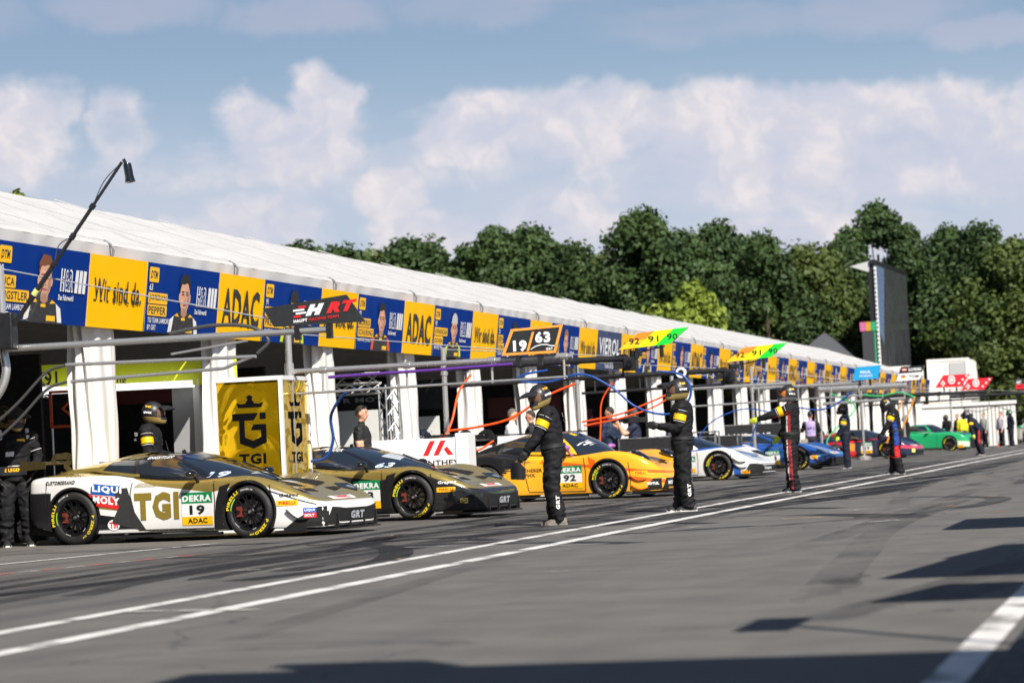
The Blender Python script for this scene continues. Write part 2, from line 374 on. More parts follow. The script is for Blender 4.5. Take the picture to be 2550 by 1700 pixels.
def roof_fn(u, v):
    y = YA + (YB - YA) * u; fb = ((y - Y0) / BAY) % 1.0; ns = 5
    s = v; sag = -.065 * math.sin(math.pi * ((s * ns) % 1.0)) - .11 * 4 * fb * (1 - fb) * math.sin(math.pi * min(1, s * 1.2)) + .006 * math.sin(y * 2.3 + s * 9)
    if s < .06: return (-14.08 - .25 * (s / .06) ** 2, y, 3.99 + .09 * math.sin(s / .06 * math.pi / 2))
    q = (s - .06) / .94
    return (-14.33 - 4.87 * q, y, 4.08 + 1.64 * q + sag)
r = MB().use(m_tent)
nu = 28 * 6
r.grid(roof_fn, nu, 48)
r.grid(lambda u, v: (-19.2 - 5.1 * v, YA + (YB - YA) * u, 5.72 - 1.65 * v), nu // 3, 4)
rf = tpart(r, 'roof', 50)
v = MB().use(m_val)
v.grid(lambda u, w: (-14.08 - .05 * w + .012 * math.sin(u * 900 + 3 * math.sin(u * 140)) * (.3 + w), YA + (YB - YA) * u, 3.99 - .26 * w), 1400, 4)
tpart(v, 'valance', 60)
for n in range(-2, NB):
    q = MB().use(m_rail); y = by(n)
    q.tube([(-14.06, y, 3.74), (-14.03, y + .02, 3.93), (-14.06, y, 4.0), (-14.15, y, 4.06)], .02, 6)
    tpart(q, 'strap', 40)
    if n < 14:
        q = MB().use(M('rafter_rail', (.42, .42, .42), .5)); q.tube([(-14.15, y, 4.065), (-14.4, y, 4.12), (-19.1, y, 5.735)], .011, 5); tpart(q, 'rafter')
    q = MB().use(m_alu); q.box(-14.62, -14.5, y - .1, y + .1, 0, 3.95); tpart(q, 'post')
def curtain_mesh(seed):
    rg = random.Random(seed); ph = [rg.uniform(0, 6.28) for _ in range(6)]; lean = rg.uniform(-.22, .22); nz, na = 26, 72; np_ = rg.choice((8, 9, 10))
    mb = MB().use(m_curt); vs = []
    for k in range(nz + 1):
        t = k / nz; z = 2.99 * t
        wy = .52 - .08 * math.sin(math.pi * min(1, t * 1.1)) ** 2 + .05 * (1 - t) ** 3 + .03 * math.sin(4 * t + ph[0]); wx = .17 + .08 * (1 - t)
        for a in range(na):
            an = 2 * math.pi * a / na; c, s_ = math.cos(an), math.sin(an)
            pl = 1 + (.055 + .11 * t ** 2) * math.sin(np_ * an + ph[1] + .5 * math.sin(1.6 * t + ph[2])) + .07 * math.sin(3 * an + ph[3] + 2.2 * t) + .02 * t * math.sin(17 * an + ph[4])
            wr = .016 * math.sin(5 * t + 3 * an + ph[5]) + .008 * math.sin(17 * t + 2 * an + ph[4])
            vs.append((wx * abs(c) ** .8 * (1 if c > 0 else -1) * pl + wr, wy * abs(s_) ** .85 * (1 if s_ > 0 else -1) * pl + lean * (1 - t) * .8, z))
    mb.add(vs, [(k * na + a, k * na + (a + 1) % na, (k + 1) * na + (a + 1) % na, (k + 1) * na + a) for k in range(nz) for a in range(na)])
    return mb.mesh('curtain', 60)
cms = [curtain_mesh(s) for s in range(6)]
for n in range(-1, NB):
    c = link('curtain', cms[n % 6], tent); c.location = (-.2, by(n) - Y0 + (.0 if n else -.02), 0)
    if n % 2: c.scale = (1, -1, 1)
q = MB().use(M('inner_dark', (.018, .018, .02), .8)); q.box(-19.9, -19.8, YA, YB, 0, 2.9)  # black garage walls; the near-black colour also carries the interior's darkness
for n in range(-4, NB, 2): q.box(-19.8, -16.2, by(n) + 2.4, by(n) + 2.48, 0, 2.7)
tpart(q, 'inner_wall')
q = MB().use(m_tent); q.grid(lambda u, v: (-24.3, YA + (YB - YA) * u, 4.1 * v), 60, 2)
q.add([(-14.3, YB, 0), (-24.3, YB, 0), (-24.3, YB, 4.05), (-19.2, YB, 5.7), (-14.3, YB, 4.05)], [(0, 1, 2, 3, 4)])
q.add([(-14.3, YA, 0), (-24.3, YA, 0), (-24.3, YA, 4.05), (-19.2, YA, 5.7), (-14.3, YA, 4.05)], [(0, 1, 2, 3, 4)])
tpart(q, 'rear_wall')

# ------------------------------------------------------------------ banners under the eaves
m_navy = M('navy_print', NAVY, .6, var=.06, scale=.8, spec=.04)
m_navy2 = M('dark_navy_print', lin((16, 44, 92)), .42, var=.05)
m_yb = M('yellow_banner', YEL, .5, var=.05, scale=.8, bump=.12, bscale=1.1, spec=.04)
ZB, HB = 2.87, .97
def bx(n0, mat, w):
    """one panel, local s along +Y, t up, leaning in a little at the foot; returns builder and plane"""
    o = Vector((-14.13, 0, 0)); up = Vector((.115, 0, HB)).normalized()
    return basis(o, (0, 1, 0), up)
def panel_mesh(name, mat, w, wob):
    XF = bx(0, mat, w); mb = MB().use(mat)
    mb.grid(lambda a, b: XF @ Vector((a * w, b * HB, wob * math.sin(a * 5 + b * 3))), 10, 4)
    XB = XF @ Matrix.Translation((0, 0, -.03)); mb.add([XB @ Vector(p) for p in ((0, 0, 0), (w, 0, 0), (w, HB, 0), (0, HB, 0))], [(3, 2, 1, 0)])
    mb.use(m_white()); rect(mb, w - .012, w, 0, HB, XF, .011)
    return mb.mesh(name)
PY = panel_mesh('banner', m_yb, 2.1, .007); PB = panel_mesh('banner', m_navy, 2.95, .004); PD = panel_mesh('banner', m_navy2, 2.95, .003)
def let(fn, name='lettering'):
    mb = MB(); fn(mb, bx(0, None, 0)); return mb.mesh(name)
def f_adac(mb, X): mb.use(m_black()); put_text(mb, 'ADAC', .2, .19, 1.7, .57, X, .025, z=.012)
def f_wir(mb, X):
    mb.use(m_black()); put_text(mb, 'Wir sind da.', .2, .36, 1.72, .3, X, .014, z=.012)
    for s0, w in ((.2, .16), (.42, .16), (.66, .12), (.9, .14), (1.1, .14), (1.4, .12), (1.62, .14)): rect(mb, s0, s0 + w * .6, .352, .374, X, .013)
T_ADAC = let(f_adac); T_WIR = let(f_wir)
SKIN = lin((214, 160, 132))
def portrait(mb, X, cx, hair, cap=None, sh=(.02, .02, .022), acc=(.8, .8, .8), acc2=YEL):
    mb.use(M('portrait_suit_%d' % int(sh[2] * 999), sh, .5)); poly(mb, [(cx - .48, 0), (cx - .42, .2), (cx - .2, .3), (cx - .1, .34), (cx + .1, .34), (cx + .2, .3), (cx + .42, .2), (cx + .48, 0)], X, .012)
    mb.use(M('portrait_trim_%d' % int(acc[0] * 99 + acc[2] * 9), acc, .5)); poly(mb, [(cx - .47, .02), (cx - .42, .2), (cx - .3, .26), (cx - .36, .02)], X, .014); poly(mb, [(cx + .36, .02), (cx + .3, .26), (cx + .42, .2), (cx + .47, .02)], X, .014)
    mb.use(M('portrait_trim_b', acc2, .5)); poly(mb, [(cx - .3, .26), (cx - .2, .3), (cx - .14, .25)], X, .015); poly(mb, [(cx + .14, .25), (cx + .2, .3), (cx + .3, .26)], X, .015); rect(mb, cx + .08, cx + .3, .03, .1, X, .015); rect(mb, cx - .07, cx + .05, .2, .24, X, .015)
    mb.use(M('portrait_skin_shade', [c * .62 for c in SKIN], .6)); poly(mb, [(cx - .1, .42), (cx - .09, .28), (cx, .24), (cx + .09, .28), (cx + .1, .42)], X, .0155)
    mb.use(M('portrait_skin', SKIN, .6, var=.1)); ell(mb, cx, .545, .155, .225, X, .017, 28); ell(mb, cx - .16, .53, .025, .06, X, .0165); ell(mb, cx + .16, .53, .025, .06, X, .0165)
    mb.use(M('portrait_skin_shade', SKIN, .6)); poly(mb, [(cx + .06, .36), (cx + .13, .45), (cx + .15, .6), (cx + .1, .6), (cx + .07, .48)], X, .0185); poly(mb, [(cx - .015, .6), (cx + .03, .49), (cx - .03, .485)], X, .0185)
    mb.use(M('portrait_hair_%d' % int(hair[0] * 999), hair, .7)); ell(mb, cx, .64, .165, .21, X, .016, 24, 0, 180)
    poly(mb, [(cx - .155, .62), (cx - .14, .74), (cx - .05, .72), (cx + .06, .745), (cx + .14, .71), (cx + .155, .62), (cx + .165, .75), (cx + .1, .86), (cx - .08, .87), (cx - .165, .76)], X, .019)
    mb.use(M('portrait_skin_light', [min(1, v * 1.18) for v in SKIN], .6)); poly(mb, [(cx - .12, .5), (cx - .05, .52), (cx - .045, .46), (cx - .09, .44)], X, .0187); poly(mb, [(cx - .1, .66), (cx + .03, .67), (cx + .02, .63), (cx - .1, .625)], X, .0187); ell(mb, cx - .012, .5, .013, .05, X, .0188, 10)
    mb.use(M('portrait_skin_shade', SKIN, .6)); poly(mb, [(cx - .07, .375), (cx + .07, .375), (cx + .03, .33), (cx - .03, .33)], X, .0187); ell(mb, cx - .065, .578, .035, .022, X, .0186, 10); ell(mb, cx + .065, .578, .035, .022, X, .0186, 10); rect(mb, cx - .03, cx + .03, .472, .484, X, .0189)
    mb.use(M('portrait_hair_%d' % int(hair[0] * 999), hair, .7))
    for e in (-.065, .065): rect(mb, cx + e - .04, cx + e + .04, .605, .62, X, .0192); ell(mb, cx + e, .575, .026, .012, X, .0192, 10)
    mb.use(M('portrait_lips', lin((168, 84, 78)), .6)); ell(mb, cx, .425, .055, .014, X, .0192, 12)
    if cap:
        mb.use(M('portrait_cap_%d' % int(cap[0] * 999), cap, .6)); ell(mb, cx, .67, .17, .2, X, .020, 24, 0, 180); poly(mb, [(cx - .2, .66), (cx - .17, .71), (cx + .17, .71), (cx + .14, .655)], X, .021)
def logo_hr(mb, X, x):
    mb.use(m_white()); put_text(mb, 'H&R', x, .42, .42, .3, X, .07, .1, z=.012)
    for k in range(3): rect(mb, x + .47 + .13 * k, x + .57 + .13 * k, .42, .72, X, .012, .03)
    put_text(mb, 'Das Fahrwerk!', x - .04, .31, .5, .075, X, .03, z=.012)
    mb.use(m_navy); put_text(mb, 'H&R', x + .035, .445, .35, .25, X, .012, .1, z=.0135)
def blue_mesh(num, a, b, team, hair, cap=None, acc=(.8, .8, .8), logo=True, sh=(.02, .02, .022)):
    def f(mb, X):
        mb.use(m_yellow()); roundrect(mb, .07, .44, .7, .91, .03, X, .012)
        for k, (nm, y) in enumerate(((a, .4), (b, .23))): roundrect(mb, .07, .07 + .12 + .105 * len(nm), y, y + .155, .025, X, .012)
        mb.use(m_black()); put_text(mb, 'DTM', .12, .75, .27, .11, X, .03, .25, z=.0135)
        for k, (nm, y) in enumerate(((a, .4), (b, .23))): put_text(mb, nm, .11, y + .025, .04 + .105 * len(nm), .105, X, .02, z=.0135)
        mb.use(m_white()); put_text(mb, num, .1, .58, None, .1, X, .02, .1, z=.012)
        for k, l in enumerate(team): put_text(mb, l, .1, .13 - .1 * k, min(1.05, .055 * len(l)), .075, X, .015, z=.012)
        if logo: logo_hr(mb, X, 2.0)
    m1 = let(f)
    p = MB(); portrait(p, bx(0, 0, 0) @ Matrix.Translation((1.5, 0, 0)) @ Matrix.Diagonal((1.3, 1, 1, 1)), 0., hair, cap, acc=acc, sh=sh); return m1, p.mesh('portrait')
HB_, HR_, HD_ = lin((150, 100, 62)), lin((120, 70, 40)), (.012, .01, .009)
GRN = lin((205, 225, 40)); ORG = lin((222, 82, 30))
BL = {-1: ('19', 'LUCA', 'ENGSTLER', ['TGI TEAM LAMBORGHINI', 'BY GRT'], HR_, None, (.8, .8, .8)),
      0: ('63', 'JORDAN', 'PEPPER', ['TGI TEAM LAMBORGHINI', 'BY GRT'], HD_, None, (.8, .8, .8)),
      1: ('91', 'THOMAS', 'PREINING', ['MANTHEY EMA'], HD_, (.012, .012, .014), GRN),
      2: ('92', 'MORRIS', 'SCHURING', ['MANTHEY JUNIOR TEAM'], HD_, None, ORG),
      3: ('90', 'AYHANCAN', 'GÜVEN', ['MANTHEY EMA'], HD_, (.55, .54, .55), GRN),
      4: ('25', 'BEN', 'DÖRR', ['DÖRR MOTORSPORT'], HD_, None, (.8, .8, .8)),
      5: ('14', 'MARVIN', 'DIENST', ['MOTORSPORT'], HB_, None, (.8, .8, .8)),
      7: ('11', 'MAXIMILIAN', 'PAUL', ['MOTORSPORT'], HB_, None, (.8, .8, .8)),
      8: ('24', 'MAX', 'BAUER', ['MOTORSPORT'], HR_, None, ORG)}
LOOK = {-1: 'a short haired driver in a black suit, left of the slogan panel', 0: 'a dark haired driver and the number 63', 1: 'a driver in a black cap and the number 91', 2: 'a driver in orange trim, behind the black sign board',
        3: 'a driver in a grey cap and the number 90', 4: 'a dark haired driver and the number 25', 5: 'the driver portrait behind the orange framed sign board', 7: 'a driver between the slogan panel and a green tipped sign', 8: 'a red haired driver in orange trim'}
ORD = ['', 'first', 'second', 'third', 'fourth', 'fifth', 'sixth', 'seventh', 'eighth', 'ninth', 'tenth', 'eleventh', 'twelfth', 'thirteenth', 'fourteenth', 'fifteenth', 'sixteenth']
BM = {k: blue_mesh(*v) for k, v in BL.items()}
def f_vierol(mb, X):
    mb.use(m_white()); put_text(mb, 'VIEROL', .2, .38, 2.5, .42, X, .03, z=.012)
    put_text(mb, 'Thierry', .9, .19, .9, .09, X, .02, z=.012); put_text(mb, 'VAN DOK', 1.0, .05, 1.2, .1, X, .02, z=.012)
T_VIE = let(f_vierol)
for n in range(-1, NB):
    if n >= 0:
        o = link('banner', PY, None); o.location = (0, by(n) - .86, ZB); sl = n % 2 == 0
        k = (n // 2 + 1)
        tag(o, ('yellow banner with a slogan in thin black letters, %s such banner from the left' if sl else 'yellow banner with four tall black capitals, %s such banner from the left') % ORD[k], 'banner', 'yellow banners along the tent eaves')
        link('lettering', T_WIR if sl else T_ADAC, o)
    o = link('banner', PD if n == 6 else PB, None); o.location = (0, by(n) + 1.25, ZB)
    if n == 6:
        tag(o, 'dark navy banner filled by large white capitals', 'banner', 'blue banners along the tent eaves'); link('lettering', T_VIE, o)
    else:
        kk = n if n in BM else (0, 3, 4, 5, 7, 8, 2)[n % 7]
        tag(o, ('blue banner with ' + LOOK[n]) if n in LOOK else 'blue driver banner at the far end, %s beyond the two green tipped signs' % ORD[n - 8], 'banner', 'blue banners along the tent eaves')
        link('lettering', BM[kk][0], o); link('portrait', BM[kk][1], o)

# ------------------------------------------------------------------ trees
def leaf_mat(name, a, b):
    m = bpy.data.materials.new(name); m.use_nodes = True; t = m.node_tree; N = NT(t); p = t.nodes['Principled BSDF']
    geo = N.n('ShaderNodeObjectInfo'); co = N.n('ShaderNodeTexCoord').outputs['Object']
    f = N.math('ADD', N.math('MULTIPLY', N.noise(co, .35, 3), .8), N.math('MULTIPLY', N.noise(co, 3., 2), .35))
    c = N.mix(N.ramp(f, .35, .8), rgba(a), rgba(b)); t.links.new(N.mix(N.math('MULTIPLY', geo.outputs['Random'], .35), c, rgba([q * .6 for q in b])), p.inputs['Base Color'])
    p.inputs['Roughness'].default_value = .6; p.inputs['Specular IOR Level'].default_value = .25
    return m
L_DARK = leaf_mat('leaves_dark', (.026, .050, .017), (.058, .098, .027)); L_MID = leaf_mat('leaves_mid', (.045, .07, .016), (.085, .115, .026)); L_LIME = leaf_mat('leaves_lime', (.12, .175, .02), (.23, .29, .045))
m_bark = M('bark', (.06, .05, .04), .9, var=.3, bump=.4)
def crown_mesh(seed, w, h, z0, nblob, leaves, ls, mat, top=1.):
    rg = random.Random(seed); mb = MB().use(mat); bl = []
    for k in range(nblob):
        t = rg.random() ** .8; a = rg.uniform(0, 6.28); env = math.sin(math.pi * min(1, .15 + .85 * t) ** 1.1) ** .6
        r_ = rg.random() ** .5 * w * .46 * env; bl.append((Vector((r_ * math.cos(a), r_ * math.sin(a), z0 + h * (.06 + .86 * t))), rg.uniform(.10, .22) * w * (1.1 - .45 * t)))
    for k in range(leaves):
        c, br = rg.choice(bl); d = Vector((rg.gauss(0, 1), rg.gauss(0, 1), rg.gauss(0, .8))).normalized()
        p = c + d * br * (rg.random() ** .35) * rg.uniform(.75, 1.22); s = ls * rg.uniform(.5, 1.3)
        n = (d + Vector((rg.gauss(0, .7), rg.gauss(0, .7), rg.gauss(.3, .7)))).normalized(); u = n.orthogonal().normalized(); u = Matrix.Rotation(rg.uniform(0, 6.28), 3, n) @ u; v_ = n.cross(u)
        mb.add([p - u * s, p - v_ * s * .55 + n * s * .15, p + u * s, p + v_ * s * .55 - n * s * .1], [(0, 1, 2, 3)])
    return mb.mesh('crown'), bl
def trunk_mesh(seed, z0, h, r0, bl):
    rg = random.Random(seed); mb = MB().use(m_bark); top = z0 + h * .72
    mb.tube(curve_pts([(0, 0, -.3), (rg.uniform(-.2, .2), .1, z0 * .6), (rg.uniform(-.4, .4), 0, z0 + h * .3), (0, 0, top)], 4), r0, 8, rr=[r0 * (1.15 - .85 * k / 12) for k in range(13)])
    for c, br in bl[:9]:
        zb = z0 * .7 + (c.z - z0) * .4; mb.tube([(0, 0, zb), (c.x * .45, c.y * .45, zb + (c.z - zb) * .45), (c.x, c.y, c.z)], r0 * .35, 6, rr=[r0 * .4, r0 * .26, r0 * .08])
    return mb.mesh('trunk', 50)
def tree_kind(seed, w, h, z0, nb, lv, ls, mat):
    c, bl = crown_mesh(seed, w, h, z0, nb, lv, ls, mat); return c, trunk_mesh(seed, z0, h, max(.16, w * .035), bl)
TK = [tree_kind(11, 9, 13.5, 2.6, 64, 30000, .21, L_DARK), tree_kind(12, 10, 13, 2.2, 70, 32000, .21, L_DARK), tree_kind(13, 8, 14, 3, 66, 28000, .21, L_DARK), tree_kind(14, 11, 13, 1.6, 76, 32000, .22, L_MID), tree_kind(15, 9, 14, 2.0, 66, 30000, .21, L_DARK)]
def tree(kind, x, y, h, rz, label, wide=1.):
    t = thing('tree', label, 'tree', (x, y, 0), rz, 'tall trees beyond the tent'); c, tr = TK[kind]
    link('crown', c, t); link('trunk', tr, t); s = h / 16.; t.scale = (s * wide, s * wide, s); return t
def wx(u, y):                                       # where the line of sight to compass mark u meets distance y along the lane
    q = (2711 - u) / 6781; return -y * q / (1 - .242 * q)
TL = [(775, 178, 16.3, 1, 1.26), (860, 185, 16.8, 3, 1.26), (945, 180, 16.0, 4, 1.15), (1040, 186, 15.3, 1, 1.0), (1125, 180, 16.0, 0, 1.0), (1215, 184, 16.6, 4, 1.05), (1310, 180, 15.6, 1, 1.0), (1395, 186, 15.5, 3, 1.05), (1475, 182, 16.1, 2, 1.0), (1560, 180, 15.2, 4, 1.05), (1650, 186, 15.9, 0, 1.0), (1745, 180, 15.4, 1, 0.95), (1840, 184, 15.0, 3, 1.0), (1925, 192, 14.7, 4, 0.9), (2010, 204, 17.2, 2, 0.95), (2080, 206, 16.3, 0, 0.6), (2175, 200, 15.9, 4, 0.8), (2245, 192, 16.0, 1, 1.05), (2330, 190, 14.8, 3, 1.1), (2420, 194, 14.8, 0, 1.1), (2520, 196, 14.9, 1, 1.1), (690, 180, 15.9, 0, 1.15)]
TD = ['dark tree at the left end of the tree line, rising behind the white roof', 'olive green tree just right of the tree line start', 'low dark tree in the dip of the tree line', 'dark tree where the tree line begins to climb', 'rounded dark tree left of the first tall summit',
      'broad dark tree forming the first summit of the tree line', 'dark tree right of the first summit', 'olive tree above the middle of the white roof', 'tall narrow dark tree with a twin pointed top', 'dark tree above the small lime bushes',
      'dark tree left above the lime green tree', 'dark tree directly above the lime green tree', 'olive tree right above the lime green tree', 'dark tree left of the video screen', 'tall dark tree behind the top of the video screen',
      'slim dark tree just behind the video screen', 'dark tree right of the sky gap beside the screen', 'tallest dark tree at the right, above the white containers', 'olive tree near the right edge above the stone wall', 'dark tree cut by the right edge of the view', 'dark tree outside the right edge of the tree line', 'dark tree hidden behind the tent roof left of the tree line']
for i, (u, y, h, k, wd) in enumerate(TL): tree(k, wx(u, y), y, h, i * 1.7, TD[i], wd)
UND = leaf_mat('leaves_undergrowth', (.026, .044, .015), (.05, .075, .025))  # slightly darker leaf green for the undergrowth
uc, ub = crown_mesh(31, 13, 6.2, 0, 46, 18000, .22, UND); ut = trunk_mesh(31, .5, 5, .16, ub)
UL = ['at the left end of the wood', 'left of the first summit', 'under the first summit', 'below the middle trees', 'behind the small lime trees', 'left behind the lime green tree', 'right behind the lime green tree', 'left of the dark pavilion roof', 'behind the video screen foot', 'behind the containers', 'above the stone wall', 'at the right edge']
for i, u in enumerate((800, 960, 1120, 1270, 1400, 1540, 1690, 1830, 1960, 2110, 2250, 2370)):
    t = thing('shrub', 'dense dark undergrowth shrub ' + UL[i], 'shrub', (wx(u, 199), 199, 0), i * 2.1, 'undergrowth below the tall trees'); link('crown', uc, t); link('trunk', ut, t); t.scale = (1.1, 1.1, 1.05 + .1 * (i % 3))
def small_tree(seed, x, y, w, h, z0, label, n=5000, ls=.17):
    c, tr = tree_kind(seed, w, h, z0, 26, n, ls, L_LIME); t = thing('tree', label, 'tree', (x, y, 0), 0); link('crown', c, t); link('trunk', tr, t)
small_tree(41, -22.3, 128, 5.4, 6.2, 2.4, 'rounded lime green tree behind the white roof', 9000)
small_tree(42, -28.3, 128, 2.4, 4.4, 3.2, 'small lime green tree top over the roof ridge', 2600); small_tree(43, -26.6, 126, 1.7, 4.0, 3.2, 'smallest lime green tree, low over the roof ridge', 1800)
small_tree(44, -31.4, 72, 2.8, 5.0, 4.1, 'yellow green tree tips over the roof at the left edge', 3000, .15)

# ------------------------------------------------------------------ far end: containers, wall, screen, pavilion
m_cont = M('container_white', (.78, .75, .70), .5, var=.05, scale=.7); m_cgrey = M('container_grey', (.42, .42, .42), .55)
def corrugated(mb, x, y0, y1, z0, z1, step=.55):
    k = int((y1 - y0) / step)
    for i in range(k): a = y0 + (y1 - y0) * i / k; mb.box(x, x + .1, a + .1, a + step * .62, z0, z1)
def container(label, x0, x1, y0, y1, z0, z1, win=None):
    t = thing('container', label, 'container', ((x0 + x1) / 2, y0, 0)); ox, oy = (x0 + x1) / 2, y0
    def P(mb, nm, **k): mb.v = [(a - ox, b - oy, c) for a, b, c in mb.v]; return mb.build(nm, t, **k)
    b = MB().use(m_cont); b.box(x0, x1, y0, y1, z0, z1, bev=.04); P(b, 'body')
    f = MB().use(m_cont)
    for xx in (x0, x1): f.box(xx - .12, xx + .12, y0 - .06, y0 + .12, z0, z1 + .02)
    f.box(x0 + .12, x1 - .12, y0 - .05, y0 + .1, z1 - .14, z1 + .02); f.box(x0 + .12, x1 - .12, y0 - .05, y0 + .1, z0, z0 + .14); P(f, 'frame')
    s = MB().use(m_cont); corrugated(s, x1, y0 + .15, y1, z0 + .15, z1 - .12); P(s, 'corrugated_side')
    if win:
        wx0, wx1, wz0, wz1 = win
        w = MB().use(m_white()); w.box(wx0 - .12, wx1 + .12, y0 - .05, y0 + .02, wz0 - .12, wz1 + .12); wo = P(w, 'window_frame')
        g_ = MB().use(M('window_glass', (.02, .03, .03), .08, var=.1)); g_.box(wx0, wx1, y0 - .07, y0 - .052, wz0, wz1); g_.v = [(a - ox, b - oy, c) for a, b, c in g_.v]; g_.build('pane', wo)
        sh = MB().use(m_cgrey); sh.box(wx0 - .15, wx1 + .15, y0 - .065, y0 - .052, wz1 + .14, wz1 + .95); P(sh, 'shutter_box')
    return t
container('upper white container with a small square window', -16.2, -13.75, 179.6, 191.5, 2.75, 5.55, (-14.75, -14.05, 3.75, 4.35))
container('upper white container left of the windowed one, beside the tent end', -19.2, -16.6, 170, 179.3, 2.7, 5.0)
container('lower white container under the windowed one', -16.2, -13.75, 179.6, 191.5, 0, 2.7)
t = thing('site_tent', 'low white partition with hanging ribs behind the last cars', 'partition', (-13, 163, 0))
q = MB().use(m_cont); q.box(-4.2, 3.1, 0, .3, 0, 2.35); q.box(-4.3, 3.2, -.1, .35, 2.35, 2.55)
q.build('panel', t); q = MB().use(m_cgrey)
for k in range(13): q.box(.2 + .22 * k, .27 + .22 * k, -.05, -.003, .1, 2.3)
q.build('rib', t)
w_ = MB().use(M('stone_wall', (.36, .30, .245), .85, var=.35, scale=.5, bump=.3)); w_.box(-17, 40, 216, 217, 0, 4.9); w_.box(-17, -10.9, 215.9, 217.1, 4.9, 5.15)
for k in range(12): w_.box(-16.6 + 4.6 * k, -16.2 + 4.6 * k, 215.7, 216, 0, 4.9)
tag(w_.build('stone_wall'), 'beige weathered stone wall at the end of the pit lane', 'wall')
t = thing('video_screen', 'tall dark video screen standing behind the tent end', 'screen', (-18.55, 172.5, 0), R(-1.8))
q = MB().use(M('screen_face', (.05, .053, .06), .3, var=.25, scale=.3)); q.box(-.2, 0, .3, 15, 3.6, 11.5); q.build('panel', t)
q = MB().use(m_black()); q.box(-.3, .03, 0, 15.2, 11.5, 11.75); q.box(-.45, -.2, .2, 15, 3, 11.5); q.build('housing', t)
q = MB().use(m_white()); q.box(-.06, .06, .02, .28, 4.6, 11.3); q.use(m_black())
for k in range(24): q.box(-.04, .03, -.01, .018, 4.8 + .27 * k, 4.92 + .27 * k)
q.build('edge_lights', t)
q = MB().use(M('screen_picture', lin((104, 124, 158)), .3)); q.add([(.012, .4, 11.4), (.012, 4.2, 11.4), (.012, 2.4, 6.5), (.012, .4, 7.5)], [(0, 1, 2, 3)]); q.build('picture', t)
q = MB().use(m_cgrey); q.add([(-1.5, -.2, 11.4), (-.3, .2, 11.7), (-.3, 3, 11.6), (-.4, .2, 11.0)], [(0, 1, 2), (0, 3, 1), (1, 3, 2), (0, 2, 3)]); q.build('awning', t)
t = thing('screen_trailer', 'grey trailer with pink, yellow and green squares below the video screen', 'trailer', (-19.0, 169.5, 0))
q = MB().use(M('trailer_grey', (.05, .05, .055), .4)); q.box(-.2, .5, 0, 1.6, 0, 7.2); q.build('body', t)
for i, (c, nm) in enumerate(((lin((190, 96, 150)), 'pink'), (lin((190, 140, 40)), 'amber'), (lin((40, 150, 104)), 'green'))):
    q = MB().use(M(nm + '_square', c, .5)); q.box(-.3 + .34 * i, .02 + .34 * i, -.05, .0, 7.25, 7.8); q.build('coloured_square', t)
q = MB().use(M('green_square', c, .5)); q.box(.53, .62, -.05, .0, 0, 7.2); q.build('green_stripe', t)
t = thing('pavilion', 'dark grey pavilion with a pyramid roof behind the tent', 'pavilion', (-22.3, 176, 0)); t.scale = (.85, .85, .97)
q = MB().use(M('grey_canvas', (.07, .075, .085), .7)); q.add([(-2.4, -2.4, 6.0), (2.4, -2.4, 6.0), (2.4, 2.4, 6.0), (-2.4, 2.4, 6.0), (-.1, 0, 7.75), (.1, 0, 7.75)], [(0, 1, 5, 4), (1, 2, 5), (2, 3, 4, 5), (3, 0, 4), (3, 2, 1, 0)])
q.box(-2.4, 2.4, -2.42, -2.38, 5.6, 6.0); q.box(2.38, 2.42, -2.4, 2.4, 5.6, 6.0); q.build('roof', t)
q = MB().use(m_alu)
for a in (-2.3, 2.3):
    for b in (-2.3, 2.3): q.box(a - .05, a + .05, b - .05, b + .05, 0, 6)
q.build('frame', t)

# ------------------------------------------------------------------ pit wall side, right of and behind the camera: perches whose roofs shade the lane
m_perch = M('perch_grey', (.1, .1, .11), .6)
def perch(label, x0, y0, y1, z, cut):
    t = thing('pit_perch', label, 'pit perch', (x0 + 2.2, (y0 + y1) / 2, 0), 0, 'pit wall perches'); h = (y1 - y0) / 2
    q = MB().use(m_perch); q.prism([(-2.2, -h), (1.6, -h), (1.6, h), (-2.2 + cut, h)], .09, Matrix.Translation((0, 0, z))); q.build('roof', t)
    q = MB().use(m_alu); q.tube([(.9, -h + .2, 0), (.9, -h + .2, z)], .05, 8); q.tube([(.9, h - .2, 0), (.9, h - .2, z)], .05, 8); q.build('post', t)
    q = MB().use(m_perch); q.box(.2, 1.4, -h + .1, h - .1, .9, .98); q.box(.8, 1.3, -h + .1, h - .1, 0, .9); q.build('desk', t)
perch('grey roofed perch farthest up the pit wall', -.25, 23.9, 26.9, 3., .0); perch('grey roofed perch second up the pit wall', .1, 15.3, 17.9, 3., .25); perch('grey roofed perch third up the pit wall', .35, 17.75, 19.9, 3.1, .3); perch('grey roofed perch nearest the photographer', .3, 12.8, 14.4, 3., .3)
t = thing('shadow_roof', 'unseen flat roof added above the photographer to shade the near lane', 'shading roof', (2.2, 2, 0))  # unseen slab, shaped to drop its shadow on the near asphalt
q = MB().use(m_perch); q.box(-3.1, 4, -6, 5.2, 5, 5.2); q.box(-2.6, -1.9, 5.21, 5.35, 5.1, 5.5); q.box(1, 2.2, 5.21, 5.35, 5.0, 5.5); q.build('roof', t)
q = MB().use(m_alu)
for a, b in ((-.6, -5.5), (3.6, -5.5), (3.6, 5), (3.6, 0)): q.tube([(a, b, 0), (a, b, 5)], .08, 8)
q.build('post', t)
t = thing('arm_sign', 'small dark board on a bent arm above the pit wall', 'sign', (1.6, 9.2, 0))
q = MB().use(m_perch); q.box(-1.74, -1.5, 1.6, 2.5, 3.0, 3.08); q.build('board', t)
q = MB().use(m_alu); q.tube([(0, 0, 0), (0, 0, 2.9), (-.5, .5, 3.02), (-1.5, 1.9, 3.04)], .035, 8); q.build('arm', t)
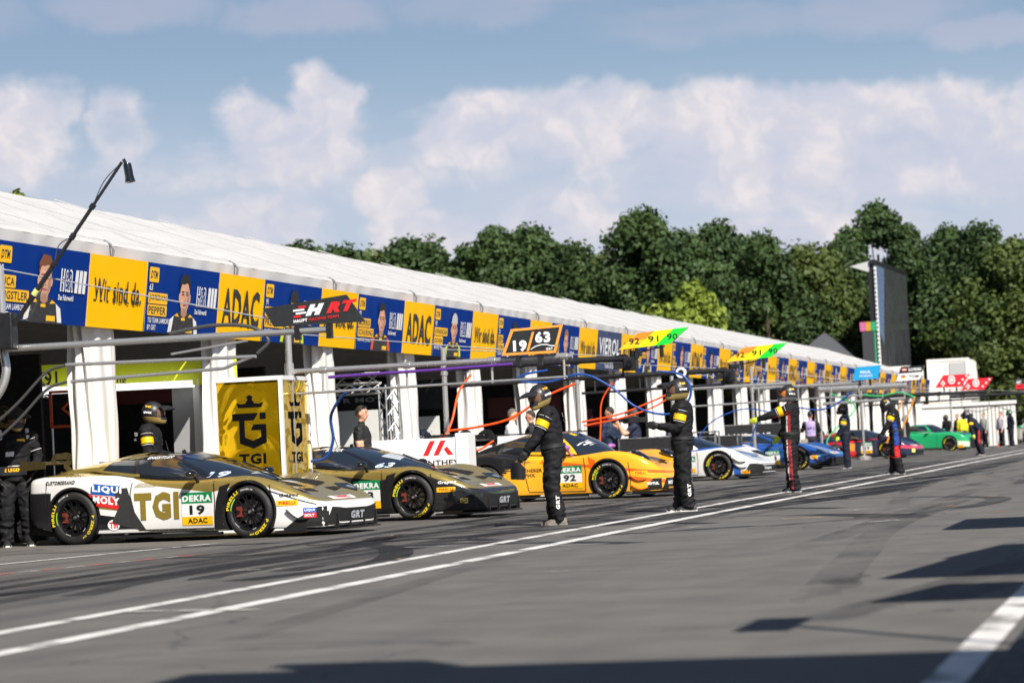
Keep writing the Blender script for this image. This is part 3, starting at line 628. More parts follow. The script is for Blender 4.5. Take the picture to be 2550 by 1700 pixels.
# ------------------------------------------------------------------ racing cars
def interp(tab, x):
    """Catmull-Rom through rows (x, ...) of a table"""
    n = len(tab)
    for i in range(n - 1):
        if x <= tab[i + 1][0] or i == n - 2: break
    a, b = tab[i], tab[i + 1]; h = b[0] - a[0]; t = min(1, max(0, (x - a[0]) / h)); out = []
    for k in range(1, len(a)):
        m0 = (b[k] - tab[i - 1][k]) / (b[0] - tab[i - 1][0]) if i else (b[k] - a[k]) / h
        m1 = (tab[i + 2][k] - a[k]) / (tab[i + 2][0] - a[0]) if i < n - 2 else (b[k] - a[k]) / h
        t2, t3 = t * t, t ** 3; out.append((2 * t3 - 3 * t2 + 1) * a[k] + (t3 - 2 * t2 + t) * h * m0 + (3 * t2 - 2 * t3) * b[k] + (t3 - t2) * h * m1)
    return out
def smooth_section(pts, n):
    out = []; m = len(pts)
    for i in range(m - 1):
        a = pts[max(i - 1, 0)]; b = pts[i]; c = pts[i + 1]; d = pts[min(i + 2, m - 1)]
        for k in range(n):
            t = k / n; out.append(tuple(.5 * (2 * b[j] + (c[j] - a[j]) * t + (2 * a[j] - 5 * b[j] + 4 * c[j] - d[j]) * t * t + (3 * b[j] - 3 * c[j] + d[j] - a[j]) * t ** 3) for j in (0, 1)))
    out.append(pts[-1]); return out
def livery(name, base, layers, rough=.22, metal=0., coat=.6, wb=0):
    """paint scheme: base colour plus printed shapes given as convex outlines on the car (xz = side view, xy = plan, yz = front)"""
    m = bpy.data.materials.new(name); m.use_nodes = True; t = m.node_tree; N = NT(t); b = t.nodes['Principled BSDF']
    if wb: layers = layers + [dict(plane='xz', circle=(wb, .345, .405)), dict(plane='xz', circle=(-wb, .345, .415))]  # black rings paint the shadow gap round each tyre
    p0 = N.n('ShaderNodeTexCoord').outputs['Object']; cache = {}
    col = rgba(base); met = metal; rg = rough
    ex = N.sep(N.vmath('ABSOLUTE', N.n('ShaderNodeNewGeometry').outputs['Normal']))[2]
    for L in layers:
        nz = L.get('noise'); key = nz
        if key not in cache:
            p = p0
            if nz:
                st = N.vmath('MULTIPLY', p0, nz[2] if len(nz) > 2 else (1, 1, 1))
                p = N.vmath('ADD', p0, N.vmath('MULTIPLY', N.vmath('SUBTRACT', N.noise(st, nz[0], 3, .6, 1), (.5, .5, .5)), (nz[1], nz[1] * .2, nz[1] * .12)))
            cache[key] = N.sep(p)
        x, y, z = cache[key]; ay = N.math('ABSOLUTE', y) if L['plane'] != 'xz' and L.get('sym', True) else y
        A, B = {'xz': (x, z), 'xy': (x, ay), 'yz': (ay, z)}[L['plane']]
        if 'circle' in L:
            cx_, cz_, rr_ = L['circle']; acc = N.math('SUBTRACT', rr_, N.vmath('LENGTH', N.comb(N.math('SUBTRACT', x, cx_), 0, N.math('SUBTRACT', z, cz_))))
            f = N.math('MULTIPLY', N.ramp(acc, -.003, .003, 0, 1, False), N.math('LESS_THAN', ex, .8)); col = N.mix(f, col, (.010, .010, .011, 1)); continue
        P = L['poly']; ar = sum(P[i][0] * P[(i + 1) % len(P)][1] - P[(i + 1) % len(P)][0] * P[i][1] for i in range(len(P))); P = P if ar > 0 else P[::-1]
        acc = None
        for i in range(len(P)):
            (ax, az), (bx_, bz) = P[i], P[(i + 1) % len(P)]; dx, dz = bx_ - ax, bz - az; l = math.hypot(dx, dz)
            d = N.math('ADD', N.math('MULTIPLY', A, -dz / l), N.math('MULTIPLY_ADD', B, dx / l, (dz * ax - dx * az) / l))
            acc = d if acc is None else N.math('MINIMUM', acc, d)
        f = N.ramp(acc, -.004, .004, 0, 1, False)
        if L.get('top'): f = N.math('MULTIPLY', f, N.math('GREATER_THAN', ex, .55))
        if L.get('side'): f = N.math('MULTIPLY', f, N.math('LESS_THAN', ex, .6))
        col = N.mix(f, col, rgba(L['col']))
        if metal or any(q.get('metal') for q in layers): met = N.math('ADD', N.math('MULTIPLY', N.math('SUBTRACT', 1., f), met), N.math('MULTIPLY', f, L.get('metal', 0.)))
    N.put(b.inputs['Base Color'], N.mix(N.math('MULTIPLY', N.noise(p0, 3, 4), .12), col, (.1, .095, .09, 1))); N.put(b.inputs['Metallic'], met)
    N.put(b.inputs['Roughness'], N.ramp(N.noise(p0, 5, 3), .3, .7, max(.03, rough - .05), rough + .06)); b.inputs['Coat Weight'].default_value = coat; b.inputs['Coat Roughness'].default_value = .04
    return m
m_glass = lambda: M('car_glass', (.016, .022, .032), .04, var=.2, rvar=.01, spec=1., coat=.8)
m_carbon = lambda: M('carbon', (.014, .014, .015), .32, var=.5, scale=60)
m_gloss = lambda: M('gloss_black', (.008, .009, .012), .12, coat=.7, var=.2, rvar=.04)
m_liner = lambda: M('wheel_liner', (.006, .006, .006), .8)
m_rim = lambda: M('rim_black', (.016, .016, .018), .3, .6, var=.3)
WEDGE = dict(wb=1.31, h=1.14, tab=[(-2.06, .80, .34, .80, .80), (-2.02, .90, .30, .87, .88), (-1.9, .96, .24, .90, .93), (-1.6, .995, .17, .925, .95), (-1.31, 1.005, .14, .925, .96), (-.9, .985, .125, .90, .94), (-.5, .945, .12, .85, .89), (0, .92, .115, .80, .83), (.5, .935, .115, .78, .79),
             (.9, .985, .11, .795, .77), (1.31, 1.005, .11, .80, .715), (1.6, .995, .11, .735, .655), (1.9, .955, .10, .61, .565), (2.1, .89, .10, .51, .495), (2.24, .78, .10, .435, .435), (2.33, .62, .11, .385, .385), (2.36, .5, .14, .34, .34)],
    base=[(1.24, 0, .74), (1.1, .42, .75), (.74, .77, .775), (.62, .82, .78), (.1, .835, .80), (-.38, .835, .855), (-.46, .835, .86), (-.98, .77, .93), (-1.2, .70, .95), (-1.85, .5, .93), (-1.95, 0, .93)],
    top=[(.06, 0, 1.13), (.03, .28, 1.127), (-.07, .49, 1.11), (-.13, .53, 1.105), (-.3, .56, 1.11), (-.5, .56, 1.105), (-.56, .56, 1.10), (-.74, .55, 1.085), (-.9, .5, 1.075), (-1.0, .38, 1.08), (-1.02, 0, 1.1)])
ROUND = dict(wb=1.254, h=1.27, tab=[(-2.12, .75, .36, .74, .74), (-2.05, .9, .3, .82, .83), (-1.85, .98, .22, .89, .91), (-1.25, 1.01, .14, .93, .95), (-.7, .985, .12, .89, .90), (-.2, .925, .115, .84, .86), (.4, .92, .11, .81, .85), (.85, .965, .11, .84, .82),
             (1.25, 1.0, .11, .875, .77), (1.55, .985, .11, .85, .72), (1.8, .945, .11, .775, .665), (2.0, .875, .105, .665, .60), (2.14, .76, .105, .54, .52), (2.22, .60, .12, .445, .44), (2.25, .46, .15, .38, .38)],
    base=[(1.0, 0, .82), (.87, .42, .83), (.54, .73, .845), (.44, .77, .85), (-.05, .785, .86), (-.35, .785, .875), (-.42, .785, .88), (-1.05, .70, .92), (-1.2, .66, .93), (-1.75, .5, .90), (-1.85, 0, .90)],
    top=[(.16, 0, 1.26), (.14, .28, 1.255), (.04, .5, 1.235), (-.02, .53, 1.23), (-.22, .545, 1.24), (-.42, .535, 1.235), (-.48, .53, 1.23), (-.78, .5, 1.19), (-.86, .46, 1.17), (-.95, .38, 1.16), (-.97, 0, 1.19)])
MID = dict(wb=1.335, h=1.17, tab=[(-2.05, .8, .34, .76, .76), (-1.98, .92, .28, .84, .85), (-1.7, .985, .2, .89, .92), (-1.33, 1.01, .14, .91, .95), (-.9, .985, .125, .87, .93), (-.5, .93, .12, .80, .88), (0, .90, .115, .75, .82), (.5, .925, .11, .76, .79),
             (.9, .985, .11, .81, .775), (1.33, 1.01, .11, .825, .71), (1.6, .99, .11, .77, .65), (1.85, .94, .105, .655, .575), (2.05, .86, .10, .54, .50), (2.2, .74, .10, .45, .44), (2.29, .58, .11, .39, .39), (2.32, .44, .15, .34, .34)],
    base=[(1.3, 0, .735), (1.14, .42, .745), (.76, .74, .77), (.66, .785, .78), (.1, .81, .79), (-.3, .81, .82), (-.36, .81, .825), (-.95, .72, .88), (-1.15, .66, .91), (-1.8, .45, .90), (-1.9, 0, .90)],
    top=[(.12, 0, 1.165), (.09, .28, 1.16), (-.01, .46, 1.145), (-.06, .49, 1.14), (-.22, .51, 1.145), (-.42, .5, 1.14), (-.47, .5, 1.135), (-.72, .47, 1.11), (-.84, .43, 1.09), (-.95, .36, 1.08), (-1.0, 0, 1.11)])
GTF = dict(wb=1.42, h=1.32, tab=[(-2.25, .8, .36, .86, .86), (-2.18, .93, .3, .96, .97), (-1.9, .99, .22, 1.0, 1.02), (-1.42, 1.02, .15, .99, 1.0), (-.9, .985, .13, .95, .95), (-.4, .94, .12, .91, .92), (.2, .94, .12, .89, .91), (.8, .98, .115, .91, .93),
             (1.42, 1.02, .11, .91, .91), (1.75, 1.0, .11, .86, .86), (2.0, .95, .11, .78, .79), (2.16, .87, .11, .68, .70), (2.26, .75, .11, .56, .58), (2.3, .66, .13, .46, .46)],
    base=[(.92, 0, .90), (.8, .45, .905), (.46, .78, .92), (.36, .82, .92), (-.1, .84, .93), (-.5, .84, .94), (-.58, .84, .945), (-1.15, .78, .98), (-1.3, .74, .99), (-1.7, .6, 1.0), (-1.75, 0, 1.0)],
    top=[(.18, 0, 1.31), (.15, .3, 1.305), (.05, .53, 1.285), (-.01, .56, 1.28), (-.2, .58, 1.285), (-.5, .57, 1.28), (-.56, .57, 1.275), (-.86, .54, 1.245), (-.96, .5, 1.225), (-1.05, .4, 1.215), (-1.08, 0, 1.24)])

def wheel_mesh(r, rear, ylw):
    """tyre, rim and lettering; outer face towards -y, centre at the origin"""
    w = .155; X = Matrix.Rotation(R(90), 4, 'X')                 # lathe axis z -> -y
    ty = MB().use(m_rubber()); ty.lathe([(.232, w - .03), (.25, w - .008), (r - .06, w), (r - .025, w - .01), (r - .004, w - .04), (r, w - .07), (r, -w + .07), (r - .004, -w + .04), (r - .03, -w), (.24, -w), (.232, 0)], 56, X, True)
    tyre = ty.mesh('tyre', 40)
    rm = MB().use(m_rim()); rm.lathe([(.236, w - .015), (.228, w - .03), (.215, w - .035), (.205, .06), (.2, -.1), (.0, -.1)], 48, X)
    for k in range(10):
        a = 2 * math.pi * k / 10
        for s in (-.11, .11):
            c0, s0 = math.cos(a), math.sin(a); c1, s1 = math.cos(a + s), math.sin(a + s)
            rm.tube([X @ Vector((.05 * c0, .05 * s0, .075)), X @ Vector((.13 * math.cos(a + s * .35), .13 * math.sin(a + s * .35), .085)), X @ Vector((.214 * c1, .214 * s1, .115))], .0115, 5)
    rm.lathe([(0, .1), (.035, .1), (.05, .09), (.065, .07), (.07, .04)], 20, X); rm.use(m_alu); rm.lathe([(0, .125), (.018, .125), (.024, .1)], 12, X)
    rim = rm.mesh('wheel', 40)
    lt = MB().use(M('tyre_yellow', ylw, .6))
    def arc(s, a0, rad, h, width, col=None):
        v, f, tw, th = text_poly(s, .03, 0); k = width / tw
        lt.add([X @ Vector(((rad + b * h / th) * math.cos(a0 - a * k / rad), (rad + b * h / th) * math.sin(a0 - a * k / rad), w + .004)) for a, b in v], f)
    def band(a0, a1, r0, r1):
        n = 12; v = [X @ Vector((q * math.cos(a0 + (a1 - a0) * i / n), q * math.sin(a0 + (a1 - a0) * i / n), w + .003)) for i in range(n + 1) for q in (r0, r1)]
        lt.add(v, [(2 * i, 2 * i + 1, 2 * i + 3, 2 * i + 2) for i in range(n)])
    d = R(200 if rear else 175); rr = r - .065
    arc('PIRELLI', d, rr, .04, .27); arc('P ZERO', d + R(165), rr, .04, .25); arc('DHF', d + R(110), rr + .005, .02, .06)
    lt.use(M('tyre_white', (.6, .6, .6), .6)); arc('325/680-18', d - R(66), rr + .008, .022, .17)
    lt.use(M('tyre_mark', lin((230, 140, 30)) if rear else lin((150, 215, 60)), .5)); band(d, d - R(38), .243, .256)
    lt.use(M('rim_line', (.5, .5, .5), .5)); band(d + R(40), d + R(60), .228, .236); band(d + R(110), d + R(124), .228, .236)
    let_ = lt.mesh('tyre_lettering')
    br = MB().use(M('brake_disc', (.3, .28, .26), .4, .8)); br.lathe([(.16, .03), (.16, .05), (.07, .05)], 32, X)
    br.use(M('caliper', (.16, .03, .02), .5)); br.box(-.2, -.12, -.1, -.03, -.06, .09)
    return rim, tyre, let_, br.mesh('brake')
WH = {}
class Car:
    def __init__(s, kind, label, pos, head, paint, cabin=None, group='race cars in front of the tent', accent=None, wheel=(246, 214, 20)):
        s.k = kind; s.paint = paint; s.wbx = kind['wb']; s.wl = wheel
        s.root = thing('race_car', label, 'race car', pos, R(head), group)
        s.body_mesh(); s.cabin(cabin or paint); s.wheels()
    def section(s, w, zb, zs, zc):
        h = zs - zb
        return [(0, zb), (w * .6, zb), (w * .93, zb + .004), (w * .985, zb + .04), (w, zb + .3 * h), (w * .998, zb + .62 * h), (w * .985, zs - .12 * h), (w * .945, zs - .03 * h), (w * .86, zs), (w * .68, zs + (zc - zs) * .45), (w * .38, zs + (zc - zs) * .88), (0, zc)]
    def body_mesh(s):
        tab = s.k['tab']; x0, x1 = tab[0][0], tab[-1][0]; nx = 100; mb = MB().use(s.paint); secs = []
        for i in range(nx + 1):
            t = i / nx; x = x0 + (x1 - x0) * (t - .035 * math.sin(2 * math.pi * t) * (1 if t > .5 else .6))
            S = smooth_section(s.section(*interp(tab, x)), 3); secs.append([(x, y, z) for y, z in S] + [(x, -y, z) for y, z in S[-2:0:-1]])
        n = len(secs[0]); mb.v = [p for q in secs for p in q]
        mb.f = [(i * n + k, i * n + (k + 1) % n, (i + 1) * n + (k + 1) % n, (i + 1) * n + k) for i in range(nx) for k in range(n)] + [tuple(range(n))[::-1], tuple(nx * n + k for k in range(n))]
        mb.m = [0] * len(mb.f); mb.use(m_liner)
        me = mb.mesh('body'); b = bmesh.new(); b.from_mesh(me); bmesh.ops.recalc_face_normals(b, faces=b.faces[:]); b.to_mesh(me); b.free()
        o = link('body', me, s.root); s.body = o
        cut = MB().use(m_liner())
        for ax, rr in ((s.wbx, .372), (-s.wbx, .385)):
            for sg in (-1, 1):
                cut.lathe([(0, -.02), (rr, -.02), (rr, .5), (0, .5)], 48, Matrix.Translation((ax, sg * 1.12, .345)) @ Matrix.Rotation(R(90 * sg), 4, 'X'))
        cm = cut.mesh('cut'); b = bmesh.new(); b.from_mesh(cm); bmesh.ops.remove_doubles(b, verts=b.verts[:], dist=1e-4); bmesh.ops.recalc_face_normals(b, faces=b.faces[:]); b.to_mesh(cm); b.free()
        co = bpy.data.objects.new('cut', cm); C.objects.link(co); co.parent = s.root
        md = o.modifiers.new('b', 'BOOLEAN'); md.operation = 'DIFFERENCE'; md.object = co; md.solver = 'EXACT'
        dg = bpy.context.evaluated_depsgraph_get(); dg.update(); nm = bpy.data.meshes.new_from_object(o.evaluated_get(dg)); o.modifiers.clear(); o.data = nm; nm.name = 'body'
        bpy.data.objects.remove(co); nm.polygons.foreach_set('use_smooth', [True] * len(nm.polygons)); nm.set_sharp_from_angle(angle=R(32))
        b = bmesh.new(); b.from_mesh(nm); s.bvh = BVHTree.FromBMesh(b); b.free()
    def cabin(s, cab):
        B, T = s.k['base'], s.k['top']; nf = len(B); sub = 4
        def feat(L):
            P = [Vector(p) for p in L]; P = [Vector((P[1].x, -P[1].y, P[1].z))] + P + [Vector((P[-2].x, -P[-2].y, P[-2].z))]; out = []
            for i in range(1, nf):
                for k in range(sub):
                    t = k / sub; a, b, c, d = P[i - 1:i + 3]; out.append(.5 * ((2 * b) + (c - a) * t + (2 * a - 5 * b + 4 * c - d) * t * t + (3 * b - 3 * c + d - a) * t ** 3))
            out.append(P[-2]); return out
        bb, tt = feat(B), feat(T); n = len(bb); rows = 10; cen = Vector((sum(p.x for p in tt) / n, 0, s.k['h'] + .012))
        grid_ = []
        for r_ in range(rows + 1):
            t = r_ / rows; row = []
            for a, b in zip(bb, tt):
                p = a.lerp(b, t); bul = .055 * 4 * t * (1 - t); d = Vector(((a.x - b.x), (a.y - b.y) * 1.6, .35)).normalized()
                row.append(p + d * bul)
            grid_.append(row)
        for q in (.82, .6, .35, .0): grid_.append([Vector((cen.x + (p.x - cen.x) * q, p.y * q, p.z + (cen.z - p.z) * (1 - q * q))) for p in tt])
        parts = {}
        for r_ in range(len(grid_) - 1):
            for k in range(n - 1):
                sgm = k // sub; nm = 'cabin'
                if r_ < rows:
                    if sgm < 2 and r_ < rows - 0: nm = 'windscreen'
                    elif sgm in (3, 4) and 1 <= r_ < rows - 1: nm = 'side_window'
                    elif sgm == 6 and 1 <= r_ < rows - 1 and k % sub < (4 if r_ < rows - 3 else 3): nm = 'quarter_window'
                    elif sgm == 5 and 1 <= r_ < rows - 1: nm = 'window_pillar'
                for sg in (-1, 1):
                    key = nm if nm in ('cabin', 'windscreen') else (nm, sg)
                    v = [grid_[r_][k], grid_[r_][k + 1], grid_[r_ + 1][k + 1], grid_[r_ + 1][k]]; v = [Vector((p.x, p.y * sg, p.z)) for p in v]
                    if nm != 'cabin': v = [p - Vector((0, .006 * sg if nm != 'windscreen' else 0, .0)) for p in v]
                    parts.setdefault(key, MB().use(m_glass() if 'wind' in nm and nm != 'window_pillar' else m_carbon() if nm == 'window_pillar' else cab)).add(v if sg > 0 else v[::-1], [(0, 1, 2, 3)])
        b = bmesh.new()
        for key, mb in parts.items():
            nm = key if isinstance(key, str) else key[0]; me = mb.mesh(nm); q = bmesh.new(); q.from_mesh(me); bmesh.ops.remove_doubles(q, verts=q.verts[:], dist=1e-4); bmesh.ops.recalc_face_normals(q, faces=q.faces[:])
            q.to_mesh(me); q.free(); me.polygons.foreach_set('use_smooth', [True] * len(me.polygons)); me.set_sharp_from_angle(angle=R(40)); link(nm, me, s.root); b.from_mesh(me)
        s.cbvh = BVHTree.FromBMesh(b); b.free()
    def wheels(s):
        for front in (1, 0):
            key = (front, s.wl)
            if key not in WH: WH[key] = wheel_mesh(.34 if front else .353, not front, lin(s.wl))
            rim, ty, lt, br = WH[key]
            for sg in (-1, 1):
                w = link('wheel', rim, s.root); w.location = ((1 if front else -1) * s.wbx, sg * .845, .34 if front else .353)
                if sg > 0: w.rotation_euler = (0, 0, math.pi)
                link('tyre', ty, w); link('brake', br, w)
                if sg < 0: link('tyre_lettering', lt, w)
    def proj(s, view, a, b, cab=False):
        o, d = {'side': (Vector((a, -3, b)), Vector((0, 1, 0))), 'top': (Vector((a, b, 3)), Vector((0, 0, -1))), 'front': (Vector((4, a, b)), Vector((-1, 0, 0)))}[view]
        for t in ((s.cbvh, s.bvh) if cab == 2 else (s.cbvh,) if cab else (s.bvh,)):
            h = t.ray_cast(o, d)
            if h[0]: return h[0], h[1]
        return None
    def decal(s, name, fn, view, parent=None, cab=False, off=.006, cut=.07, label=None, flip=False):
        """fn(mb, X) draws flat lettering or shapes; they are cut fine and laid on the bodywork"""
        mb = MB(); fn(mb, Matrix.Identity(4)); me = mb.mesh(name); b = bmesh.new(); b.from_mesh(me)
        for ax in (0, 1):
            lo = min(v.co[ax] for v in b.verts); hi = max(v.co[ax] for v in b.verts); k = int((hi - lo) / cut)
            for i in range(1, k + 1):
                nrm = Vector((0, 0, 0)); nrm[ax] = 1; pt = Vector((0, 0, 0)); pt[ax] = lo + (hi - lo) * i / (k + 1)
                bmesh.ops.bisect_plane(b, geom=b.verts[:] + b.edges[:] + b.faces[:], plane_co=pt, plane_no=nrm)
        bad = []
        for v in b.verts:
            h = s.proj(view, v.co.x, v.co.y, cab); lay = v.co.z
            if h is None: bad.append(v); continue
            n = h[1]; d0 = {'side': Vector((0, -1, 0)), 'top': Vector((0, 0, 1)), 'front': Vector((1, 0, 0))}[view]
            if n.dot(d0) < 0: n = -n
            v.co = h[0] + (n * .5 + d0 * .5) * (off + lay)
        bmesh.ops.delete(b, geom=bad, context='VERTS'); b.to_mesh(me); b.free()
        o = link(name, me, parent or s.body)
        if label: o['label'] = label
        return o
    def part(s, name, mb, smooth=40, label=None, parent=None):
        o = mb.build(name, parent or s.root, smooth)
        if label: o['label'] = label
        return o
    def aero(s, wz=1.07, wx_=-2.05, wing=None, swan=1.18, swanmat=None, nose=2.42, splitw=.96, swy=.45, deck=(-1.62, .95), ep=1.):
        wing = wing or m_carbon(); q = MB().use(wing); n = 8
        prof = [(.20, .012), (.1, .03), (-.05, .028), (-.2, .05), (-.2, .04), (-.05, .0), (.1, -.008), (.2, .004)]
        vs = [(wx_ + a, y, wz + b) for y in (-.92, .92) for a, b in prof]
        q.add(vs, [(i, (i + 1) % n, n + (i + 1) % n, n + i) for i in range(n)] + [tuple(range(n))[::-1], tuple(n + i for i in range(n))]); s.part('rear_wing', q)
        for sg in (-1, 1):
            q = MB().use(wing); q.prism([(wx_ - .2 * ep, wz - .07 * ep), (wx_ + .2, wz - .05 * ep), (wx_ + .21, wz + .04 * ep), (wx_ - .18 * ep, wz + .07 * ep)], .015, Matrix.Translation((0, sg * .925 + .007, 0)) @ Matrix.Rotation(R(90), 4, 'X')); s.part('wing_endplate', q)
            q = MB().use(swanmat or wing); c = [(wx_ + .02, wz + .02), (wx_ + .06, wz + .1), (wx_ + .16, swan - .005), (wx_ + .24, swan), (wx_ + .31, swan - .05), (deck[0] - .1, (deck[1] + swan) / 2 - .02), (deck[0], deck[1])]
            P = curve_pts([(a, sg * swy, b) for a, b in c], 5); vs = []
            for i, p in enumerate(P):
                t = (P[min(i + 1, len(P) - 1)] - P[max(i - 1, 0)]).normalized(); nn = Vector((-t.z, 0, t.x)); wd = .03 + .015 * math.sin(math.pi * i / len(P))
                for dy in (-.011, .011): vs += [p + nn * wd + Vector((0, dy, 0)), p - nn * wd + Vector((0, dy, 0))]
            fs = []
            for i in range(len(P) - 1): a = 4 * i; fs += [(a, a + 4, a + 5, a + 1), (a + 2, a + 3, a + 7, a + 6), (a, a + 2, a + 6, a + 4), (a + 1, a + 5, a + 7, a + 3)]
            q.add(vs, fs); q.tube([(deck[0] - .17, sg * swy, (deck[1] + swan) / 2 - .1), (deck[0] - .22, sg * swy, deck[1] - .03)], .016, 6); s.part('wing_mount', q)
        q = MB().use(m_carbon()); pts = [(nose - .75, -splitw), (nose - .3, -splitw), (nose - .07, -.72), (nose, -.35), (nose, .35), (nose - .07, .72), (nose - .3, splitw), (nose - .75, splitw)]
        q.prism(pts, .022, Matrix.Translation((0, 0, .062))); q.box(nose - .62, nose - .3, -splitw - .01, -splitw + .01, .07, .12); s.part('splitter', q)
        for sg in (-1, 1):
            q = MB().use(m_carbon()); q.box(-s.wbx + .42, s.wbx - .44, sg * .93 - .06, sg * .93 + .06, .065, .1); s.part('side_skirt', q)
        q = MB().use(m_carbon()); q.prism([(-2.2, .16), (-1.7, .1), (-1.7, .34), (-2.12, .4)], 1.5, Matrix.Translation((0, .75, 0)) @ Matrix.Rotation(R(90), 4, 'X')); s.part('diffuser', q)
    def mirror(s, x, z, y=.93, mat=None):
        for sg in (-1, 1):
            q = MB().use(mat or m_gloss()); b = bmesh.new(); bmesh.ops.create_uvsphere(b, u_segments=16, v_segments=10, radius=1)
            for v in b.verts: v.co = Vector((x + .09 * v.co.x * (1 if v.co.x > 0 else .55), sg * (y + .12) + .115 * v.co.y, z + .052 * v.co.z))
            q.bm(b); q.tube([(x, sg * (y + .05), z - .02), (x + .02, sg * (y - .02), z - .1), (x + .06, sg * (y - .08), z - .17)], .02, 6); s.part('mirror', q)
    def canards(s, lst, mat=None):
        for (x0, z0, x1, z1, yw) in lst:
            for sg in (-1, 1):
                q = MB().use(mat or m_carbon()); n = 8; vs = []
                for i in range(n + 1):
                    t = i / n; x = x0 + (x1 - x0) * t; z = z0 + (z1 - z0) * t - .05 * math.sin(math.pi * t); h = s.proj('side', x, z); y = abs(h[0].y) if h else yw
                    for dy, dz in ((-.02, 0), (yw, .012), (yw, .026), (-.02, .016)): vs.append((x, sg * (y + dy), z + dz))
                q.add(vs, [(4 * i + k, 4 * i + (k + 1) % 4, 4 * i + 4 + (k + 1) % 4, 4 * i + 4 + k) for i in range(n) for k in range(4)] + [(0, 1, 2, 3), (4 * n + 3, 4 * n + 2, 4 * n + 1, 4 * n)]); s.part('dive_plane', q)

def plate(car, num, x0=.3, x1=.78, z0=.2, z1=.62, rise=-.0):
    """green, white and yellow door plate"""
    def f(mb, X):
        h = z1 - z0; mb.use(m_green()); rect(mb, x0, x1, z0 + h * .66, z1, X); mb.use(m_white()); rect(mb, x0, x1, z0 + h * .26, z0 + h * .66, X); mb.use(m_yellow()); rect(mb, x0, x1, z0, z0 + h * .26, X)
    o = car.decal('number_plate', f, 'side', off=.007)
    def l(mb, X):
        h = z1 - z0; w = x1 - x0
        mb.use(m_white()); put_text(mb, 'DEKRA', x0 + .03 * w, z0 + .72 * h, w * .94, h * .2, X, .05); mb.use(m_black()); put_text(mb, num, x0 + w * .25, z0 + h * .31, w * .5, h * .3, X, .04); put_text(mb, 'ADAC', x0 + w * .18, z0 + h * .05, w * .64, h * .165, X, .035)
    car.decal('plate_lettering', l, 'side', off=.010)
def txt(car, s, x, z, w, h, mat, view='side', bold=.03, shear=0., cab=False, name='lettering', off=.009):
    return car.decal(name, lambda mb, X: put_text(mb.use(mat), s, x, z, w, h, X, bold, shear), view, cab=cab, off=off)
def sign(car, name, x0, x1, z0, z1, bg, s, fg, view='side', bold=.03, pad=.12, cab=False, shear=0., off=.007):
    o = car.decal(name, lambda mb, X: rect(mb.use(bg), x0, x1, z0, z1, X), view, cab=cab, off=off)
    w, h = x1 - x0, z1 - z0
    car.decal('lettering', lambda mb, X: put_text(mb.use(fg), s, x0 + w * pad, z0 + h * .2, w * (1 - 2 * pad), h * .6, X, bold, shear), view, parent=o, cab=cab, off=off + .003)
def hoodplate(car, num, x0, x1, y0, y1, slant=.0):
    """plate on the bonnet, read from in front: plan coordinates, text runs along +y"""
    def f(mb, X):
        w = x1 - x0
        for a, b, m_ in ((0, .3, m_yellow), (.3, .72, m_white), (.72, 1, m_green)): mb.use(m_); rect(mb, x1 - w * b, x1 - w * a, y0, y1, X)
    car.decal('bonnet_plate', f, 'top')
    def l(mb, X):
        XX = basis((x1, y0, 0), (0, 1, 0), (-1, 0, 0)); XX = Matrix(((0, -1, 0, x1), (1, 0, 0, y0), (0, 0, 1, 0), (0, 0, 0, 1))); w = x1 - x0; d = y1 - y0
        mb.use(m_black()); put_text(mb, num, d * .3, w * .34, d * .4, w * .34, XX, .03); put_text(mb, 'ADAC', d * .15, w * .05, d * .7, w * .2, XX, .03); mb.use(m_white()); put_text(mb, 'DEKRA', d * .1, w * .76, d * .8, w * .2, XX, .03)
    car.decal('plate_lettering', l, 'top', off=.010)
def XF_top(x1, y0): return Matrix(((0, -1, 0, x1), (1, 0, 0, y0), (0, 0, 1, 0), (0, 0, 0, 1)))
def toptxt(car, s, x1, y0, w, h, mat, bold=.03, cab=False, name='lettering', off=.009):
    return car.decal(name, lambda mb, X: put_text(mb.use(mat), s, 0, 0, w, h, XF_top(x1, y0), bold), 'top', cab=cab, off=off)
def shape(car, name, pts, mat, view, cab=False, off=.006, mirror=False, label=None):
    def f(mb, X):
        mb.use(mat); poly(mb, pts, X)
        if mirror: poly(mb, [(a, -b) if view == 'top' else (-a, b) for a, b in pts][::-1], X)
    return car.decal(name, f, view, cab=cab, off=off, label=label)
def stripes(car, x, z, n, dx, w, h, mat, slant=.06, view='side', cab=False):
    car.decal('pinstripe', lambda mb, X: [rect(mb.use(mat), x + dx * k, x + dx * k + w, z, z + h, X, 0, slant) for k in range(n)], view, cab=cab)

